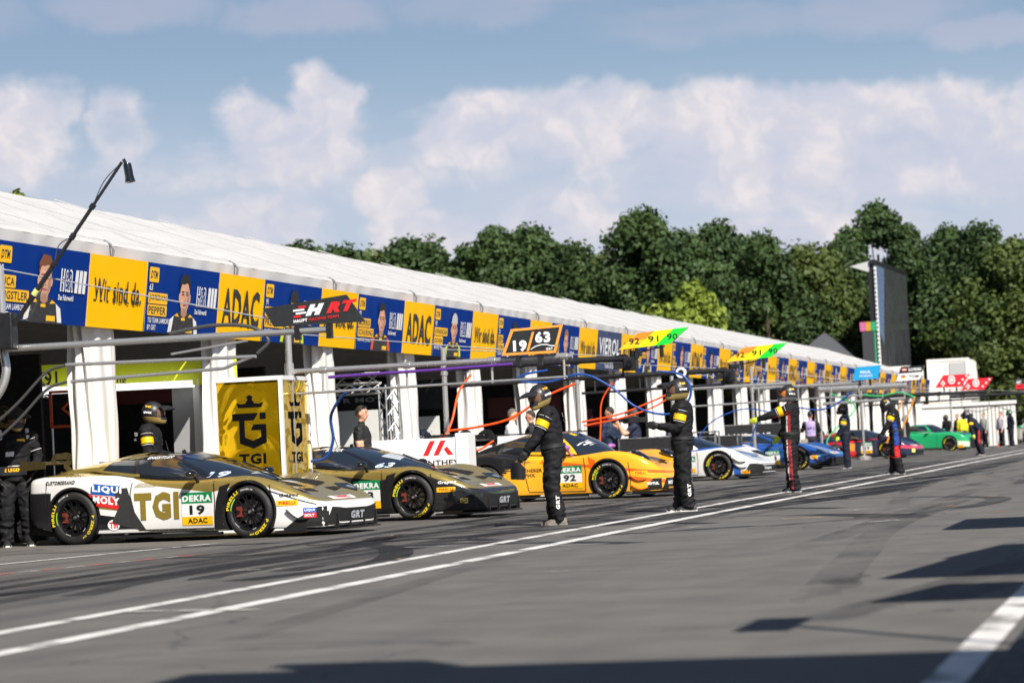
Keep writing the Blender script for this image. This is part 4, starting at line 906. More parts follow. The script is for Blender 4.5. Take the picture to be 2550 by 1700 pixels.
def seams(c, lines, w=.007, col=None):
    def f(mb, X):
        mb.use(col or m_liner())
        for ln in lines:
            for (x0, z0), (x1, z1) in zip(ln, ln[1:]):
                l = math.hypot(x1 - x0, z1 - z0); nx, nz = -(z1 - z0) / l * w, (x1 - x0) / l * w; poly(mb, [(x0 - nx, z0 - nz), (x1 - nx, z1 - nz), (x1 + nx, z1 + nz), (x0 + nx, z0 + nz)], X)
    return c.decal('shut_line', f, 'side', off=.0045)
GOLD = lin((176, 146, 62)); GOLD2 = (.54, .40, .11); WHT = (.80, .79, .77)
m_goldp = lambda: M('gold_foil', (.46, .35, .10), .16, 1., var=.15, scale=2)
def at_wheel(p, head, wb):
    a = R(head); return (p[0] - (wb * math.cos(a) + .97 * math.sin(a)), p[1] - (wb * math.sin(a) - .97 * math.cos(a)), 0)
def headlight_wedge(c):
    for sg in (-1, 1):
        o = shape(c, 'headlight', [(1.74, sg * .60), (1.86, sg * .52), (2.06, sg * .66), (2.0, sg * .78), (1.84, sg * .80)], m_gloss(), 'top', off=.008)
        shape(c, 'headlight_lens', [(1.88, sg * .66), (1.93, sg * .64), (2.0, sg * .70), (1.97, sg * .75), (1.9, sg * .74)], M('lens', (.25, .3, .36), .08, .3), 'top', off=.012)
def lambo(label, pos, head, low, num, gold=GOLD2, roof=None, details=True):
    G = dict(col=gold, metal=.62)
    L = [dict(plane='xz', poly=[(-3, .925), (-.55, .885), (-.55, 2), (-3, 2)], **G), dict(plane='xz', poly=[(-.55, .875), (-.1, .725), (.75, .61), (.75, 2), (-.55, 2)], **G),
         dict(plane='xz', poly=[(.75, .61), (1.31, .70), (1.31, 2), (.75, 2)], **G), dict(plane='xz', poly=[(1.31, .69), (2.0, .50), (2.45, .34), (2.45, 2), (1.31, 2)], **G)]
    L += [dict(plane='xz', poly=[(-3, .1), (-1.68, .1), (-1.64, .69), (-3, .72)], col=(.010, .010, .012))]
    if details: L += [dict(plane='xz', poly=[(-1.0, .62), (-.5, .5), (-.62, .42), (-1.0, .47)], **G)]
    cl = livery('roof_%s' % num, (.006, .008, .014), [dict(plane='xz', poly=[(-.5, 1.3), (-.35, .8), (-2.1, .8), (-2.1, 1.3)], **G), dict(plane='xy', poly=[(-2.1, 0), (-.8, 0), (-.8, .36), (-2.1, .30)], col=(.008, .008, .01), top=1)], .12)
    c = Car(WEDGE, label, pos, head, livery('paint_%s' % num, low, L, .26, wb=1.31), cl)
    c.aero(wx_=-1.95, wing=M('wing_bronze', (.16, .12, .05), .3, .7), swanmat=M('gold_metal', (.36, .29, .13), .35, .9)); c.mirror(.52, .86)
    headlight_wedge(c); c.canards([(1.86, .33, 2.12, .21, .05)])
    o = shape(c, 'grille', [(-.74, .13), (.74, .13), (.62, .36), (.3, .33), (-.3, .33), (-.62, .36)], m_liner(), 'front', off=.006)
    shape(c, 'grille', [(1.82, .12), (2.36, .12), (2.36, .37), (2.22, .37), (2.0, .24)], m_liner(), 'side', off=.006)
    for y in (-.55, -.2, .2, .55): q = MB().use(m_carbon()); q.box(2.2 if abs(y) > .5 else 2.3, 2.38, y - .012, y + .012, .09, .27); c.part('grille_fin', q)
    shape(c, 'bonnet_vent', [(1.16, .12), (1.72, .16), (1.66, .52), (1.22, .44)], m_liner(), 'top', mirror=True, off=.006)
    shape(c, 'bonnet_slot', [(1.8, .2), (1.95, .22), (1.9, .5), (1.82, .46)], m_liner(), 'top', mirror=True, off=.006)
    shape(c, 'side_intake', [(-.74, .26), (-.24, .15), (-.40, .40), (-.50, .72), (-.70, .70), (-.62, .48)], M('mesh_grille', (.05, .05, .05), .5, .4, var=.9, scale=70), 'side', off=.008)
    shape(c, 'arch_vent', [(.80, .13), (1.0, .13), (.96, .5), (1.06, .72), (.90, .68), (.84, .5)], m_carbon(), 'side', off=.007)
    shape(c, 'lower_rear_panel', [(-.95, .12), (-.3, .12), (-.42, .24), (-.62, .34), (-.9, .38)], m_gloss(), 'side', off=.006)
    q = MB().use(c.paint); q.grid(lambda u, v: Vector((-.62 - 1.2 * u, (.30 - .14 * u) * (2 * v - 1), 1.115 + .075 * math.sin(math.pi * min(1, .25 + u)) * (1 - abs(2 * v - 1) ** 3) - .16 * u)), 10, 8); c.part('roof_scoop', q)
    for k in range(5):
        q = MB().use(m_carbon()); x = -1.22 - .13 * k; z = 1.07 - .035 * k - .012 * k; q.box(x - .05, x + .05, -.42, .42, z - .01, z + .006); c.part('engine_louvre', q)
    q = MB().use(m_gloss()); q.tube([(-.15, 0, 1.13), (-.17, 0, 1.18)], .03, 8); q.tube([(-.5, .2, 1.12), (-.56, .2, 1.32)], .006, 5); c.part('antenna', q)
    q = MB().use(m_black()); q.tube([(1.2, .1, .775), (.7, .02, .99)], .012, 5); c.part('wiper', q)
    if num: plate(c, num); hoodplate(c, num, 1.26, 1.62, -.86, -.42)
    txt(c, num, .62, .80, .2, .07, M('pale_blue', (.5, .62, .75), .4), 'side', cab=True)
    sign(c, 'mirror_sticker', .64, .80, .74, .785, M('white_print', (.8, .8, .8), .4), 'dunlop', m_red(), cab=True)
    sign(c, 'nose_sticker', 2.13, 2.22, -.36, .3, m_white(), 'BWT', m_red(), 'top'); sign(c, 'bumper_sticker', 1.72, 2.0, .40, .47, m_yellow(), 'PIRELLI', m_red())
    seams(c, [[(-.42, .84), (-.46, .62), (-.36, .2)], [(.80, .76), (.82, .5), (.8, .14)], [(-.36, .16), (.8, .15)], [(1.62, .68), (1.68, .4), (1.66, .12)], [(-1.7, .9), (-1.74, .5)], [(1.5, .64), (2.2, .40)]])
    txt(c, 'GRT', -.2, .19, .4, .1, M('grey_print', (.35, .36, .38), .4), 'front', off=.02, bold=.06, shear=.2)
    return c
H1 = -9.5
c1 = lambo('white and gold race car with a low wedge nose, first in the row', at_wheel((-11.81, 33.99), H1, 1.31), H1, WHT, '19')
txt(c1, 'TGI', -.40, .285, .66, .36, M('gold_letters', (.34, .25, .045), .25, .35), bold=.06)
c1.decal('logo_plate', lambda mb, X: (poly(mb.use(M('logo_blue', lin((20, 84, 170)), .4)), [(-1.03, .66), (-.55, .605), (-.545, .70), (-.60, .745), (-.98, .79), (-1.02, .75)], X), poly(mb.use(m_red()), [(-1.06, .655), (-.57, .59), (-.63, .44), (-.95, .50)], X)), 'side')
c1.decal('lettering', lambda mb, X: (put_text(mb.use(m_white()), 'LIQUI', -1.0, .655, .42, .1, X @ Matrix(((1, 0, 0, 0), (-.1, 1, 0, -.08), (0, 0, 1, 0), (0, 0, 0, 1))), .05), put_text(mb, 'MOLY', -.99, .52, .38, .1, X @ Matrix(((1, 0, 0, 0), (-.12, 1, 0, -.1), (0, 0, 1, 0), (0, 0, 0, 1))), .05)), 'side', off=.010)
stripes(c1, -.40, .715, 9, .035, .016, .06, M('gold_letters'), .07); stripes(c1, -.02, .79, 8, .035, .016, .04, M('gold_letters'), .05); stripes(c1, -1.45, .885, 8, .035, .016, .05, M('gold_letters'), .06)
txt(c1, 'CUSTOMSBRAND', -1.72, .80, .46, .05, m_black(), shear=.3, bold=.04); txt(c1, 'vonBurch', -1.84, .70, .18, .035, m_white(), bold=.01)
txt(c1, 'GRASSER-RACING.com', -.2, .133, .7, .024, m_black(), bold=.02, shear=.2)
sign(c1, 'bumper_sticker', 2.06, 2.2, .30, .36, M('logo_blue'), 'LIQUI', m_white()); sign(c1, 'bumper_sticker', 2.06, 2.2, .235, .297, m_red(), 'MOLY', m_white())
txt(c1, 'Grapos', 1.76, .505, .24, .05, m_black(), shear=.1, bold=.03)
txt(c1, 'ENGSTLER', -.36, 1.075, .34, .034, m_white(), cab=True, shear=.2); txt(c1, 'Tm', -.77, .2, .12, .08, m_red(), bold=.05); c1.decal('badge_ring', lambda mb, X: ell(mb.use(m_white()), -.71, .24, .085, .07, X), 'side', off=.0075)
shape(c1, 'sill_stripe', [(-.3, .118), (.78, .118), (.78, .142), (-.24, .142)], m_goldp(), 'side', off=.012)
shape(c1, 'windscreen_strip', [(.1, -.45), (.34, -.45), (.34, .45), (.1, .45)], M('banner_blue', (.02, .05, .1), .2), 'top', cab=True); shape(c1, 'roof_band', [(-.3, -.1), (.36, .12), (.36, .5), (-.25, .45)], M('roof_gold', (.5, .36, .06), .2, .8), 'top', cab=True, off=.008)  # the gold band paints a yellow reflection across the roof
c2 = lambo('black and gold race car with a low wedge nose, second in the row', at_wheel((-11.35, 40.08), -10, 1.31), -10, (.012, .012, .014), '63', details=False)
sign(c2, 'gold_crest', 2.06, 2.16, .22, .3, m_goldp(), 'G', m_black()); txt(c2, 'Grapos', 1.74, .51, .26, .055, m_white(), shear=.1, bold=.04)
txt(c2, 'PEPPER', -.3, 1.075, .26, .034, m_white(), cab=True, shear=.2); stripes(c2, -.05, .77, 8, .04, .018, .07, m_black(), .08)
c2.decal('windscreen_sticker', lambda mb, X: poly(mb.use(M('sticker_grey', (.45, .5, .55), .3)), [(.55, -.42), (.8, -.3), (.72, .1), (.5, .02)], X), 'top', cab=True)

# the orange car
ORA = lin((250, 176, 34)); OR2 = lin((230, 100, 20))
blk = dict(col=(.010, .011, .014))
lay = [dict(plane='xz', poly=[(-.15, .70), (2.3, .42), (2.3, .47), (-.1, .76)], col=OR2, side=1), dict(plane='xz', poly=[(1.0, .1), (1.15, .1), (1.0, .72), (.84, .8)], col=OR2, side=1), dict(plane='xz', poly=[(1.62, .34), (2.3, .24), (2.3, .30), (1.62, .42)], col=OR2),
       dict(plane='xz', poly=[(-3, .15), (-1.0, .15), (-.62, .5), (-.52, .72), (-.3, .86), (-3, .86)], noise=(5., 1.5, (.5, 1, 5.5)), **blk), dict(plane='xz', poly=[(-3, .8), (-.55, .8), (-.5, 2), (-3, 2)], noise=(5., .5, (.5, 1, 5.5)), **blk),
       dict(plane='xy', poly=[(1.0, 0), (2.0, 0), (1.85, .34), (1.0, .46)], top=1, noise=(4., .35, (1, 1, 1)), **blk)]
c3 = Car(ROUND, 'orange and black race car with oval headlights, third in the row', at_wheel((-10.48, 50.23), -12, 1.254), -12, livery('paint_92', ORA, lay, .2, wb=1.254))
c3.aero(wz=1.2, wx_=-2.1, swan=1.36, nose=2.34, deck=(-1.65, .92), ep=1.8); c3.mirror(.45, .97, mat=M('mirror_violet', (.35, .12, .4), .3)); c3.canards([(1.7, .40, 1.98, .32, .05), (1.72, .22, 2.0, .16, .05)], M('dark_orange', OR2, .3))
for sg in (-1, 1):
    q = MB().use(m_gloss()); b = bmesh.new(); bmesh.ops.create_uvsphere(b, u_segments=20, v_segments=12, radius=1)
    for v in b.verts: v.co = Matrix.Rotation(R(28), 3, 'Y') @ Vector((.20 * v.co.x, .13 * v.co.y, .06 * v.co.z)) + Vector((1.80, sg * .69, .765))
    q.bm(b); hl = c3.part('headlight', q); hl.data.polygons.foreach_set('use_smooth', [True] * len(hl.data.polygons))
    q = MB().use(M('lens', (.25, .3, .36), .08, .3))
    for k in range(4): q.box(-.03, .03, -.02, .02, -.006, .006, Matrix.Translation((1.76 + .08 * (k % 2), sg * .69 + (-.045 if k < 2 else .045), .838 - .042 * (k % 2))) @ Matrix.Rotation(R(28), 4, 'Y'))
    c3.part('headlight_lens', q, parent=hl)
plate(c3, '92', .2, .72, .22, .64); txt(c3, 'SCHERER', -.52, .55, .42, .065, m_black(), bold=.01); txt(c3, 'PHX', -.44, .46, .2, .065, m_black(), bold=.01)
sign(c3, 'bumper_sticker', 1.76, 2.0, .42, .49, m_yellow(), 'PIRELLI', m_red()); txt(c3, '/92', .48, 1.0, .26, .1, m_white(), cab=True, bold=.04, shear=.1)
shape(c3, 'grille', [(-.68, .13), (.68, .13), (.55, .34), (-.55, .34)], m_carbon(), 'front'); shape(c3, 'grille', [(1.95, .13), (2.25, .13), (2.25, .34), (2.08, .34)], m_carbon(), 'side', off=.007)
txt(c3, 'MOTUL', 1.99, .225, .17, .05, m_white(), bold=.06); txt(c3, 'MOTUL', -.5, .22, .4, .07, m_white(), 'front', bold=.06)
shape(c3, 'side_intake', [(-.72, .44), (-.45, .42), (-.42, .62), (-.55, .76), (-.72, .72)], m_gloss(), 'side'); shape(c3, 'windscreen_tab', [(.2, -.3), (.32, -.3), (.32, -.18), (.2, -.18)], m_yellow(), 'top', cab=True)
q = MB().use(m_black()); q.tube([(.98, .0, .845), (.3, -.06, 1.22)], .014, 5); c3.part('wiper', q); q = MB().use(m_black()); q.tube([(-.4, -.1, 1.26), (-.46, -.1, 1.4)], .006, 5); c3.part('antenna', q)
q = MB().use(m_yellow()); q.box(1.9, 2.0, -.05, .05, .60, .602); hoodplate(c3, '92', 1.1, 1.4, -.3, .3)

# white, blue and red car
BLU = lin((26, 88, 176)); RED = lin((210, 26, 36))
lay = [dict(plane='xz', poly=[(-3, .66), (.4, .70), (.9, .78), (.9, .87), (-3, .9)], col=RED), dict(plane='xz', poly=[(.3, .70), (.95, .76), (1.5, .80), (1.5, .9), (.3, .9)], col=BLU, side=0), dict(plane='xy', poly=[(1.2, .0), (2.0, .0), (1.95, .22), (1.2, .3)], col=BLU, top=1),
       dict(plane='xz', poly=[(1.72, .1), (2.0, .1), (1.74, .42)], col=BLU), dict(plane='xz', poly=[(-.8, .2), (-.2, .2), (-.5, .6), (-1.0, .62)], col=OR2)]
c4 = Car(MID, 'white race car with blue and red trim and hollow headlights, fourth in the row', at_wheel((-11.49, 68.53), -11, 1.335), -11, livery('paint_white_blue', WHT, lay, .2, wb=1.335), livery('paint_white_roof', WHT, [dict(plane='xy', poly=[(-2, 0), (2, 0), (2, .36), (-2, .36)], col=BLU)], .2))
c4.aero(nose=2.4); c4.mirror(.5, .88); c4.canards([(1.72, .52, 2.02, .42, .06), (1.74, .38, 2.04, .28, .06)])
for sg in (-1, 1):
    shape(c4, 'headlight', [(1.62, sg * .62), (1.75, sg * .52), (2.02, sg * .56), (2.1, sg * .72), (1.95, sg * .80), (1.75, sg * .78)], m_gloss(), 'top', off=.008)
shape(c4, 'grille', [(-.8, .12), (.8, .12), (.74, .36), (-.74, .36)], m_liner(), 'front'); shape(c4, 'grille', [(1.96, .12), (2.33, .12), (2.33, .38), (2.1, .38)], m_liner(), 'side', off=.007)
sign(c4, 'bumper_sticker', 1.9, 2.1, .14, .22, m_yellow(), 'PIRELLI', m_red()); txt(c4, 'Grapos', -.4, .2, .5, .1, m_white(), 'front', off=.02); plate(c4, '14', .25, .72, .22, .62); sign(c4, 'door_stripe', -.5, .2, .34, .5, m_white(), 'LIQUI', M('logo_blue'))
# blue car behind it
lay = [dict(plane='xz', poly=[(-3, .1), (3, .1), (3, .2), (-3, .26)], col=(.012, .013, .018)), dict(plane='xz', poly=[(1.5, .3), (2.2, .42), (2.4, .5), (1.5, .36)], col=lin((110, 180, 230))), dict(plane='xy', poly=[(1.0, .18), (2.1, .1), (2.1, .2), (1.0, .36)], col=lin((200, 215, 230)), top=1), dict(plane='xz', poly=[(-3, .84), (-.2, .80), (-.3, 2), (-3, 2)], col=WHT)]
c5 = Car(WEDGE, 'blue and white race car with a wedge nose, partly behind the crewman in red trim', (-12.55, 83.6, 0), -11, livery('paint_blue', lin((20, 78, 160)), lay, .2, wb=1.31), livery('paint_blue_roof', lin((20, 78, 160)), [dict(plane='xz', poly=[(-3, 1.06), (-.2, 1.09), (-.2, 1.3), (-3, 1.3)], col=WHT)], .2))
c5.aero(); c5.mirror(.52, .86); headlight_wedge(c5); c5.canards([(1.86, .33, 2.12, .21, .05)]); shape(c5, 'grille', [(-.74, .13), (.74, .13), (.6, .35), (-.6, .35)], m_liner(), 'front'); shape(c5, 'grille', [(2.0, .12), (2.36, .12), (2.36, .35), (2.28, .35)], m_liner(), 'side', off=.007)
sign(c5, 'bumper_sticker', 1.74, 1.94, .32, .42, m_yellow(), 'PIRELLI', m_red()); sign(c5, 'nose_sticker', 2.1, 2.22, -.36, .3, m_white(), 'BWT', m_red(), 'top'); plate(c5, '11')
# dark red car
DRB = lin((20, 30, 66))
lay = [dict(plane='xz', poly=[(-3, .1), (.1, .1), (-.1, .7), (-3, .74)], col=RED), dict(plane='xz', poly=[(-.2, .66), (1.2, .80), (1.3, .88), (-.2, .86)], col=lin((196, 24, 44))), dict(plane='xz', poly=[(1.5, .42), (2.4, .33), (2.4, .43), (1.5, .56)], col=lin((214, 60, 90))), dict(plane='xz', poly=[(-.35, .36), (-.02, .36), (0, .62), (-.2, .66)], col=lin((240, 150, 30)))]
c6 = Car(MID, 'dark blue and red race car behind the crewman with the blue and red stripe', at_wheel((-11.5, 108.08), -12, 1.335), -12, livery('paint_red_blue', DRB, lay, .22, wb=1.335), livery('paint_red_roof', (.02, .03, .05), [dict(plane='xz', poly=[(-3, .9), (-.1, 1.0), (-.4, 1.3), (-3, 1.3)], col=lin((196, 24, 44)))], .2), wheel=(250, 225, 90))
c6.aero(nose=2.44); c6.mirror(.5, .88); plate(c6, '69', .25, .72, .24, .68); sign(c6, 'nose_sticker', 2.06, 2.2, -.38, .2, m_white(), 'BWT', m_red(), 'top'); shape(c6, 'grille', [(-.7, .12), (.7, .12), (.62, .3), (-.62, .3)], m_liner(), 'front'); txt(c6, 'Red', -.75, .44, .34, .14, m_white(), bold=.05)
c6.decal('fog_lamp', lambda mb, X: rect(mb.use(M('lamp_yellow', lin((250, 220, 120)), .3)), -.72, -.56, .2, .34, X), 'front', off=.02)
# green car
GRE = lin((34, 168, 108))
lay = [dict(plane='xz', poly=[(1.6, .30), (2.3, .16), (2.3, .4), (1.8, .48)], col=lin((214, 226, 200))), dict(plane='xz', poly=[(-3, .1), (3, .1), (3, .15), (-3, .2)], col=(.02, .02, .02)), dict(plane='xy', poly=[(.9, 0), (2.1, 0), (2.0, .5), (.9, .7)], col=lin((30, 110, 130)), top=1)]
c7 = Car(GTF, 'green race car with a tall bonnet and blue windscreen strip', at_wheel((-11.4, 135.24), -15, 1.42), -15, livery('paint_green', GRE, lay, .22, wb=1.42), livery('paint_green_roof', GRE, [dict(plane='xy', poly=[(-1, 0), (2, 0), (2, .5), (-1, .5)], col=lin((60, 130, 200)), top=1)], .2), wheel=(250, 200, 60))
c7.aero(nose=2.42, wz=1.32, wx_=-2.2, swan=1.42, wing=M('wing_green', GRE, .3), deck=(-1.8, 1.0)); c7.mirror(.4, 1.03, mat=M('wing_green')); sign(c7, 'bumper_sticker', 1.84, 2.1, .14, .26, m_yellow(), 'PIRELLI', m_red()); shape(c7, 'grille', [(-.6, .15), (.6, .15), (.55, .6), (-.55, .6)], m_liner(), 'front')
shape(c7, 'headlight', [(1.86, .56), (2.12, .52), (2.1, .78), (1.9, .84)], m_gloss(), 'top', mirror=True, off=.01)
# last car, seen head on
c8 = Car(GTF, 'last car in the row, dark with green mirrors, behind the traffic cones', (-9.2, 171, 0), -78, livery('paint_dark_green', (.012, .02, .022), [dict(plane='xz', poly=[(-.6, .8), (1.2, .8), (1.2, .92), (-.6, .92)], col=GRE)], .25), m_gloss(), wheel=(220, 220, 220))
c8.aero(nose=2.42, wz=1.32, wx_=-2.2, swan=1.42, deck=(-1.8, 1.0)); c8.mirror(.4, 1.02, mat=M('wing_green')); sign(c8, 'bumper_sticker', -.34, .34, .3, .42, m_white(), 'ABT', m_black(), 'front')

for q_, dx in ((c3, 0), (c4, .05), (c5, 0), (c6, .05), (c7, .1)):
    seams(q_, [[(-.42 - dx, .84), (-.46 - dx, .6), (-.38 - dx, .2)], [(.76, .78), (.80, .5), (.78, .16)], [(-.38 - dx, .18), (.78, .16)], [(1.66, .66), (1.70, .4), (1.68, .14)]])
# ------------------------------------------------------------------ people
import numpy as np
from mathutils import noise as mnoise
m_suit = lambda: M('suit_black', (.0085, .0085, .0105), .8, var=.45, scale=5, spec=.3)
m_suitn = lambda: M('suit_navy', (.009, .012, .026), .8, var=.4, scale=5, spec=.3)
m_skin = lambda: M('skin', lin((206, 152, 124)), .5, var=.08, scale=20)
m_glove = lambda: M('glove_black', (.014, .014, .016), .7, var=.3); m_glovey = lambda: M('glove_yellow', lin((214, 230, 60)), .6)
m_goldh = lambda: M('helmet_gold', (.50, .37, .13), .35, .35); m_helm = lambda: M('helmet_black', (.022, .022, .025), .4, var=.2)
m_visor = lambda: M('visor', (.02, .018, .02), .06)
def fcol(name, srgb, rough=.75): return M(name, lin(srgb), rough, var=.12, scale=6)
def ellipsoid(mb, c, r, seg=16, rings=10, rot=None):
    b = bmesh.new(); bmesh.ops.create_uvsphere(b, u_segments=seg, v_segments=rings, radius=1)
    for v in b.verts:
        p = Vector((v.co.x * r[0], v.co.y * r[1], v.co.z * r[2])); v.co = (rot @ p if rot else p) + Vector(c)
    mb.bm(b)
def person(name_label, pos, face, h=1.8, lean=0, twist=0, head_yaw=0, head_pitch=0, arms=None, legs=None, mats=None, helmet=None, hair=None, cap=None, band=None, voxel=.0125, shoes=(.02, .02, .022), sole=(.5, .5, .5), stripe=None, chest=None, group=None, build=1.0, short=False, logo=None, crouch=0., glasses=False):
    """one figure facing local +x; arms = {side: (elbow direction, wrist direction)} in the torso's frame, side +1 left, -1 right"""
    if helmet and build == 1.0: build = 1.08
    root = thing('person', name_label, 'person', (pos[0], pos[1], 0), R(face), group); k = h / 1.8; root.scale = (k, k, k)
    mats = mats or {}; seed = Vector((pos[0] * 3.1, pos[1] * 1.7, 0))
    hipz = .93 - crouch
    T = Matrix.Translation((0, 0, hipz)) @ Matrix.Rotation(R(twist), 4, 'Z') @ Matrix.Rotation(R(lean), 4, 'Y') @ Matrix.Translation((0, 0, -.93))
    U = lambda p: T @ Vector(p); D = lambda v: (T.to_3x3() @ Vector(v)).normalized()
    mb = MB(); segs = []                                          # (a, b, tag)
    def limb(pts, rr, tg, seg=12):
        P = curve_pts(pts, 4); n = len(P); q = []
        for i in range(n):
            t = i / (n - 1) * (len(rr) - 1); j = min(int(t), len(rr) - 2); q.append(rr[j] + (rr[j + 1] - rr[j]) * (t - j))
        mb.tube(P, 0, seg, rr=q)
    rows = [(.83, .13, .17, 0), (.92, .145, .185, 0), (1.02, .132, .172, .0), (1.12, .14, .18, .008), (1.24, .148, .195, .01), (1.35, .142, .205, .005), (1.43, .115, .19, -.005), (1.485, .07, .10, -.01)]
    vs = []; na = 24
    for z, a, b, xo in rows:
        a *= build; b *= build
        for i in range(na): an = 2 * math.pi * i / na; vs.append(U((xo + a * math.cos(an), b * math.sin(an), z)))
    mb.add(vs, [(i * na + q, i * na + (q + 1) % na, (i + 1) * na + (q + 1) % na, (i + 1) * na + q) for i in range(len(rows) - 1) for q in range(na)] + [tuple(range(na))[::-1], tuple((len(rows) - 1) * na + q for q in range(na))])
    segs.append((U((0, 0, .9)), U((0, 0, 1.42)), 'torso'))
    HM = T @ Matrix.Translation((0, 0, 1.465 if helmet else 1.50)) @ Matrix.Rotation(R(head_yaw), 4, 'Z') @ Matrix.Rotation(R(head_pitch), 4, 'Y') @ Matrix.Translation((0, 0, -1.50))
    Hp = lambda p: HM @ Vector(p)
    mb.tube([U((-.005, 0, 1.44)), Hp((.015, 0, 1.57))], .054, 12); segs.append((U((0, 0, 1.47)), Hp((.01, 0, 1.56)), 'neck'))
    hr = HM.to_3x3()
    ellipsoid(mb, Hp((.02, 0, 1.685)), (.098, .076, .115), 18, 12, hr); ellipsoid(mb, Hp((.05, 0, 1.615)), (.06, .055, .062), 14, 10, hr); ellipsoid(mb, Hp((.122, 0, 1.655)), (.02, .014, .026), 10, 8, hr)
    for s in (-1, 1): ellipsoid(mb, Hp((.01, s * .08, 1.665)), (.02, .012, .032), 8, 8, hr)
    segs.append((Hp((.03, 0, 1.6)), Hp((.03, 0, 1.75)), 'head')); bk = 1.08 if helmet else .9
    bands = {}
    for s in (1, -1):
        e, w = (arms or {}).get(s, ((.12, .12 * s, -1), (.35, 0, -1)))
        sh = U((0, s * .195 * build, 1.40)); el = sh + D(e) * .29; wr = el + D(w) * .25
        limb([U((0, s * .12, 1.41)), sh, sh.lerp(el, .5), el, el.lerp(wr, .5), wr], [.08, .078, .068, .062, .056, .042], 'arm')
        segs.append((sh, el, 'upper_arm')); segs.append((el, wr, 'forearm')); bands[s] = (sh, el, .076)
        d = D(w); side = D((0, s, 0)); side = (side - d * side.dot(d)); side = side.normalized() if side.length > .2 else D((0, 0, 1)); n = d.cross(side).normalized()     # palm lies in the plane of d and n
        wn = n
        for i in range(4):
            o = (i - 1.5) * .021; a = wr + d * .035 + wn * o; L = (.075, .085, .08, .062)[i]
            mb.tube([wr + d * .0 + wn * o * .6, a + d * .055], .0155, 8)
            mb.tube([a + d * .05, a + d * (.05 + L * .5) - side * .012 * s * s, a + d * (.05 + L * .95) - side * .035], .0105, 8, rr=[.0125, .0115, .0095])
        mb.tube([wr + d * .02 - wn * .02, wr + d * .055 - wn * .055 - side * .01, wr + d * .095 - wn * .062 - side * .025], .012, 8, rr=[.016, .0125, .0105])
        ellipsoid(mb, wr + d * .05, (.03, .03, .03), 10, 8)
        segs.append((wr, wr + d * .17, 'hand'))
    for s in (1, -1):
        kn, an = (legs or {}).get(s, ((.0, .105 * s, .50), (-.02, .115 * s, .09)))
        kn, an = Vector(kn), Vector(an); hp = Vector((0, s * .09, hipz - .03))
        limb([hp + Vector((0, 0, .05)), hp.lerp(kn, .4), kn, kn.lerp(an, .5), an, an + Vector((0, 0, -.035))], [.104, .106 * bk, .086 * bk, .084 * bk, .078 * bk, .084 * bk], 'leg')
        segs.append((hp, kn, 'thigh')); segs.append((kn, an, 'shin'))
    me = mb.mesh('body'); ob = bpy.data.objects.new('body', me); C.objects.link(ob)
    md = ob.modifiers.new('r', 'REMESH'); md.mode = 'VOXEL'; md.voxel_size = voxel
    sm = ob.modifiers.new('s', 'SMOOTH'); sm.factor = .5; sm.iterations = 2
    dg = bpy.context.evaluated_depsgraph_get(); dg.update(); nm = bpy.data.meshes.new_from_object(ob.evaluated_get(dg)); ob.modifiers.clear(); ob.data = nm; ob.parent = root; nm.name = 'body'
    mat = {'torso': 'top', 'upper_arm': 'top', 'forearm': 'skin' if short else 'top', 'thigh': 'legs', 'shin': 'legs', 'hand': 'hand', 'head': 'skin', 'neck': 'skin'}
    names = ['top', 'legs', 'skin', 'hand', 'extra', 'extra2']; defaults = dict(top=m_suit(), legs=mats.get('top') or m_suit(), skin=m_skin(), hand=m_skin(), extra=m_suit(), extra2=m_suit())
    for q in names: nm.materials.append(mats.get(q) or defaults[q])
    nv = len(nm.vertices); co = np.empty(nv * 3); nm.vertices.foreach_get('co', co); co = co.reshape(-1, 3); no = np.empty(nv * 3); nm.vertices.foreach_get('normal', no); no = no.reshape(-1, 3)
    best = np.full(nv, 9.); bi = np.zeros(nv, int); bu = np.zeros(nv)
    for k_, (a, b, t) in enumerate(segs):
        A, AB = np.array(a), np.array(b - a); u = np.clip(((co - A) @ AB) / (AB @ AB), 0, 1); dd = np.linalg.norm(co - A - u[:, None] * AB, axis=1) - {'torso': .12, 'thigh': .03, 'head': .05}.get(t, 0)
        m_ = dd < best; best[m_] = dd[m_]; bi[m_] = k_; bu[m_] = u[m_]
    tg = [s_[2] for s_ in segs]
    for i in range(nv):
        t, u = tg[bi[i]], bu[i]
        if t in ('hand', 'head', 'neck') or (t == 'forearm' and short): continue
        x, y, z = co[i]; ph = z * 15 + 5 * mnoise.noise(Vector((x * 6, y * 6, z * 4)) + seed)
        nz = .8 - 2.6 * abs(mnoise.noise(Vector((x * 9 + z * 5, y * 9 - z * 4, z * 11)) + seed)) + .5 * mnoise.noise(Vector((x * 4, y * 4, z * 5)) + seed) + .35 * math.sin(ph + 9 * (x + y)) * mnoise.noise(Vector((x * 5, y * 5, z * 5)) - seed)
        co[i] += no[i] * nz * (.015 if t in ('thigh', 'shin', 'upper_arm') else .011) * (1.5 if t == 'shin' and u > .6 else 1)
    nm.vertices.foreach_set('co', co.ravel())
    mi = np.array([names.index(mat[t]) for t in tg])[bi]
    if short: mi[(np.array([t == 'upper_arm' for t in tg])[bi]) & (bu > .62)] = names.index('skin')
    Ti = T.inverted(); Tn = np.array(Ti); lz = co @ Tn[2, :3] + Tn[2, 3]; mi[np.array([t == 'torso' for t in tg])[bi] & (lz < .97)] = names.index('legs')
    fv = np.array([f.vertices[0] for f in nm.polygons]); fm = mi[fv]
    if stripe:
        for k_, f in enumerate(nm.polygons):
            t = tg[bi[fv[k_]]]; e = stripe(t, bu[fv[k_]], Ti @ f.center if t in ('torso', 'upper_arm', 'forearm') else f.center, f.normal)
            if e: fm[k_] = names.index(e)
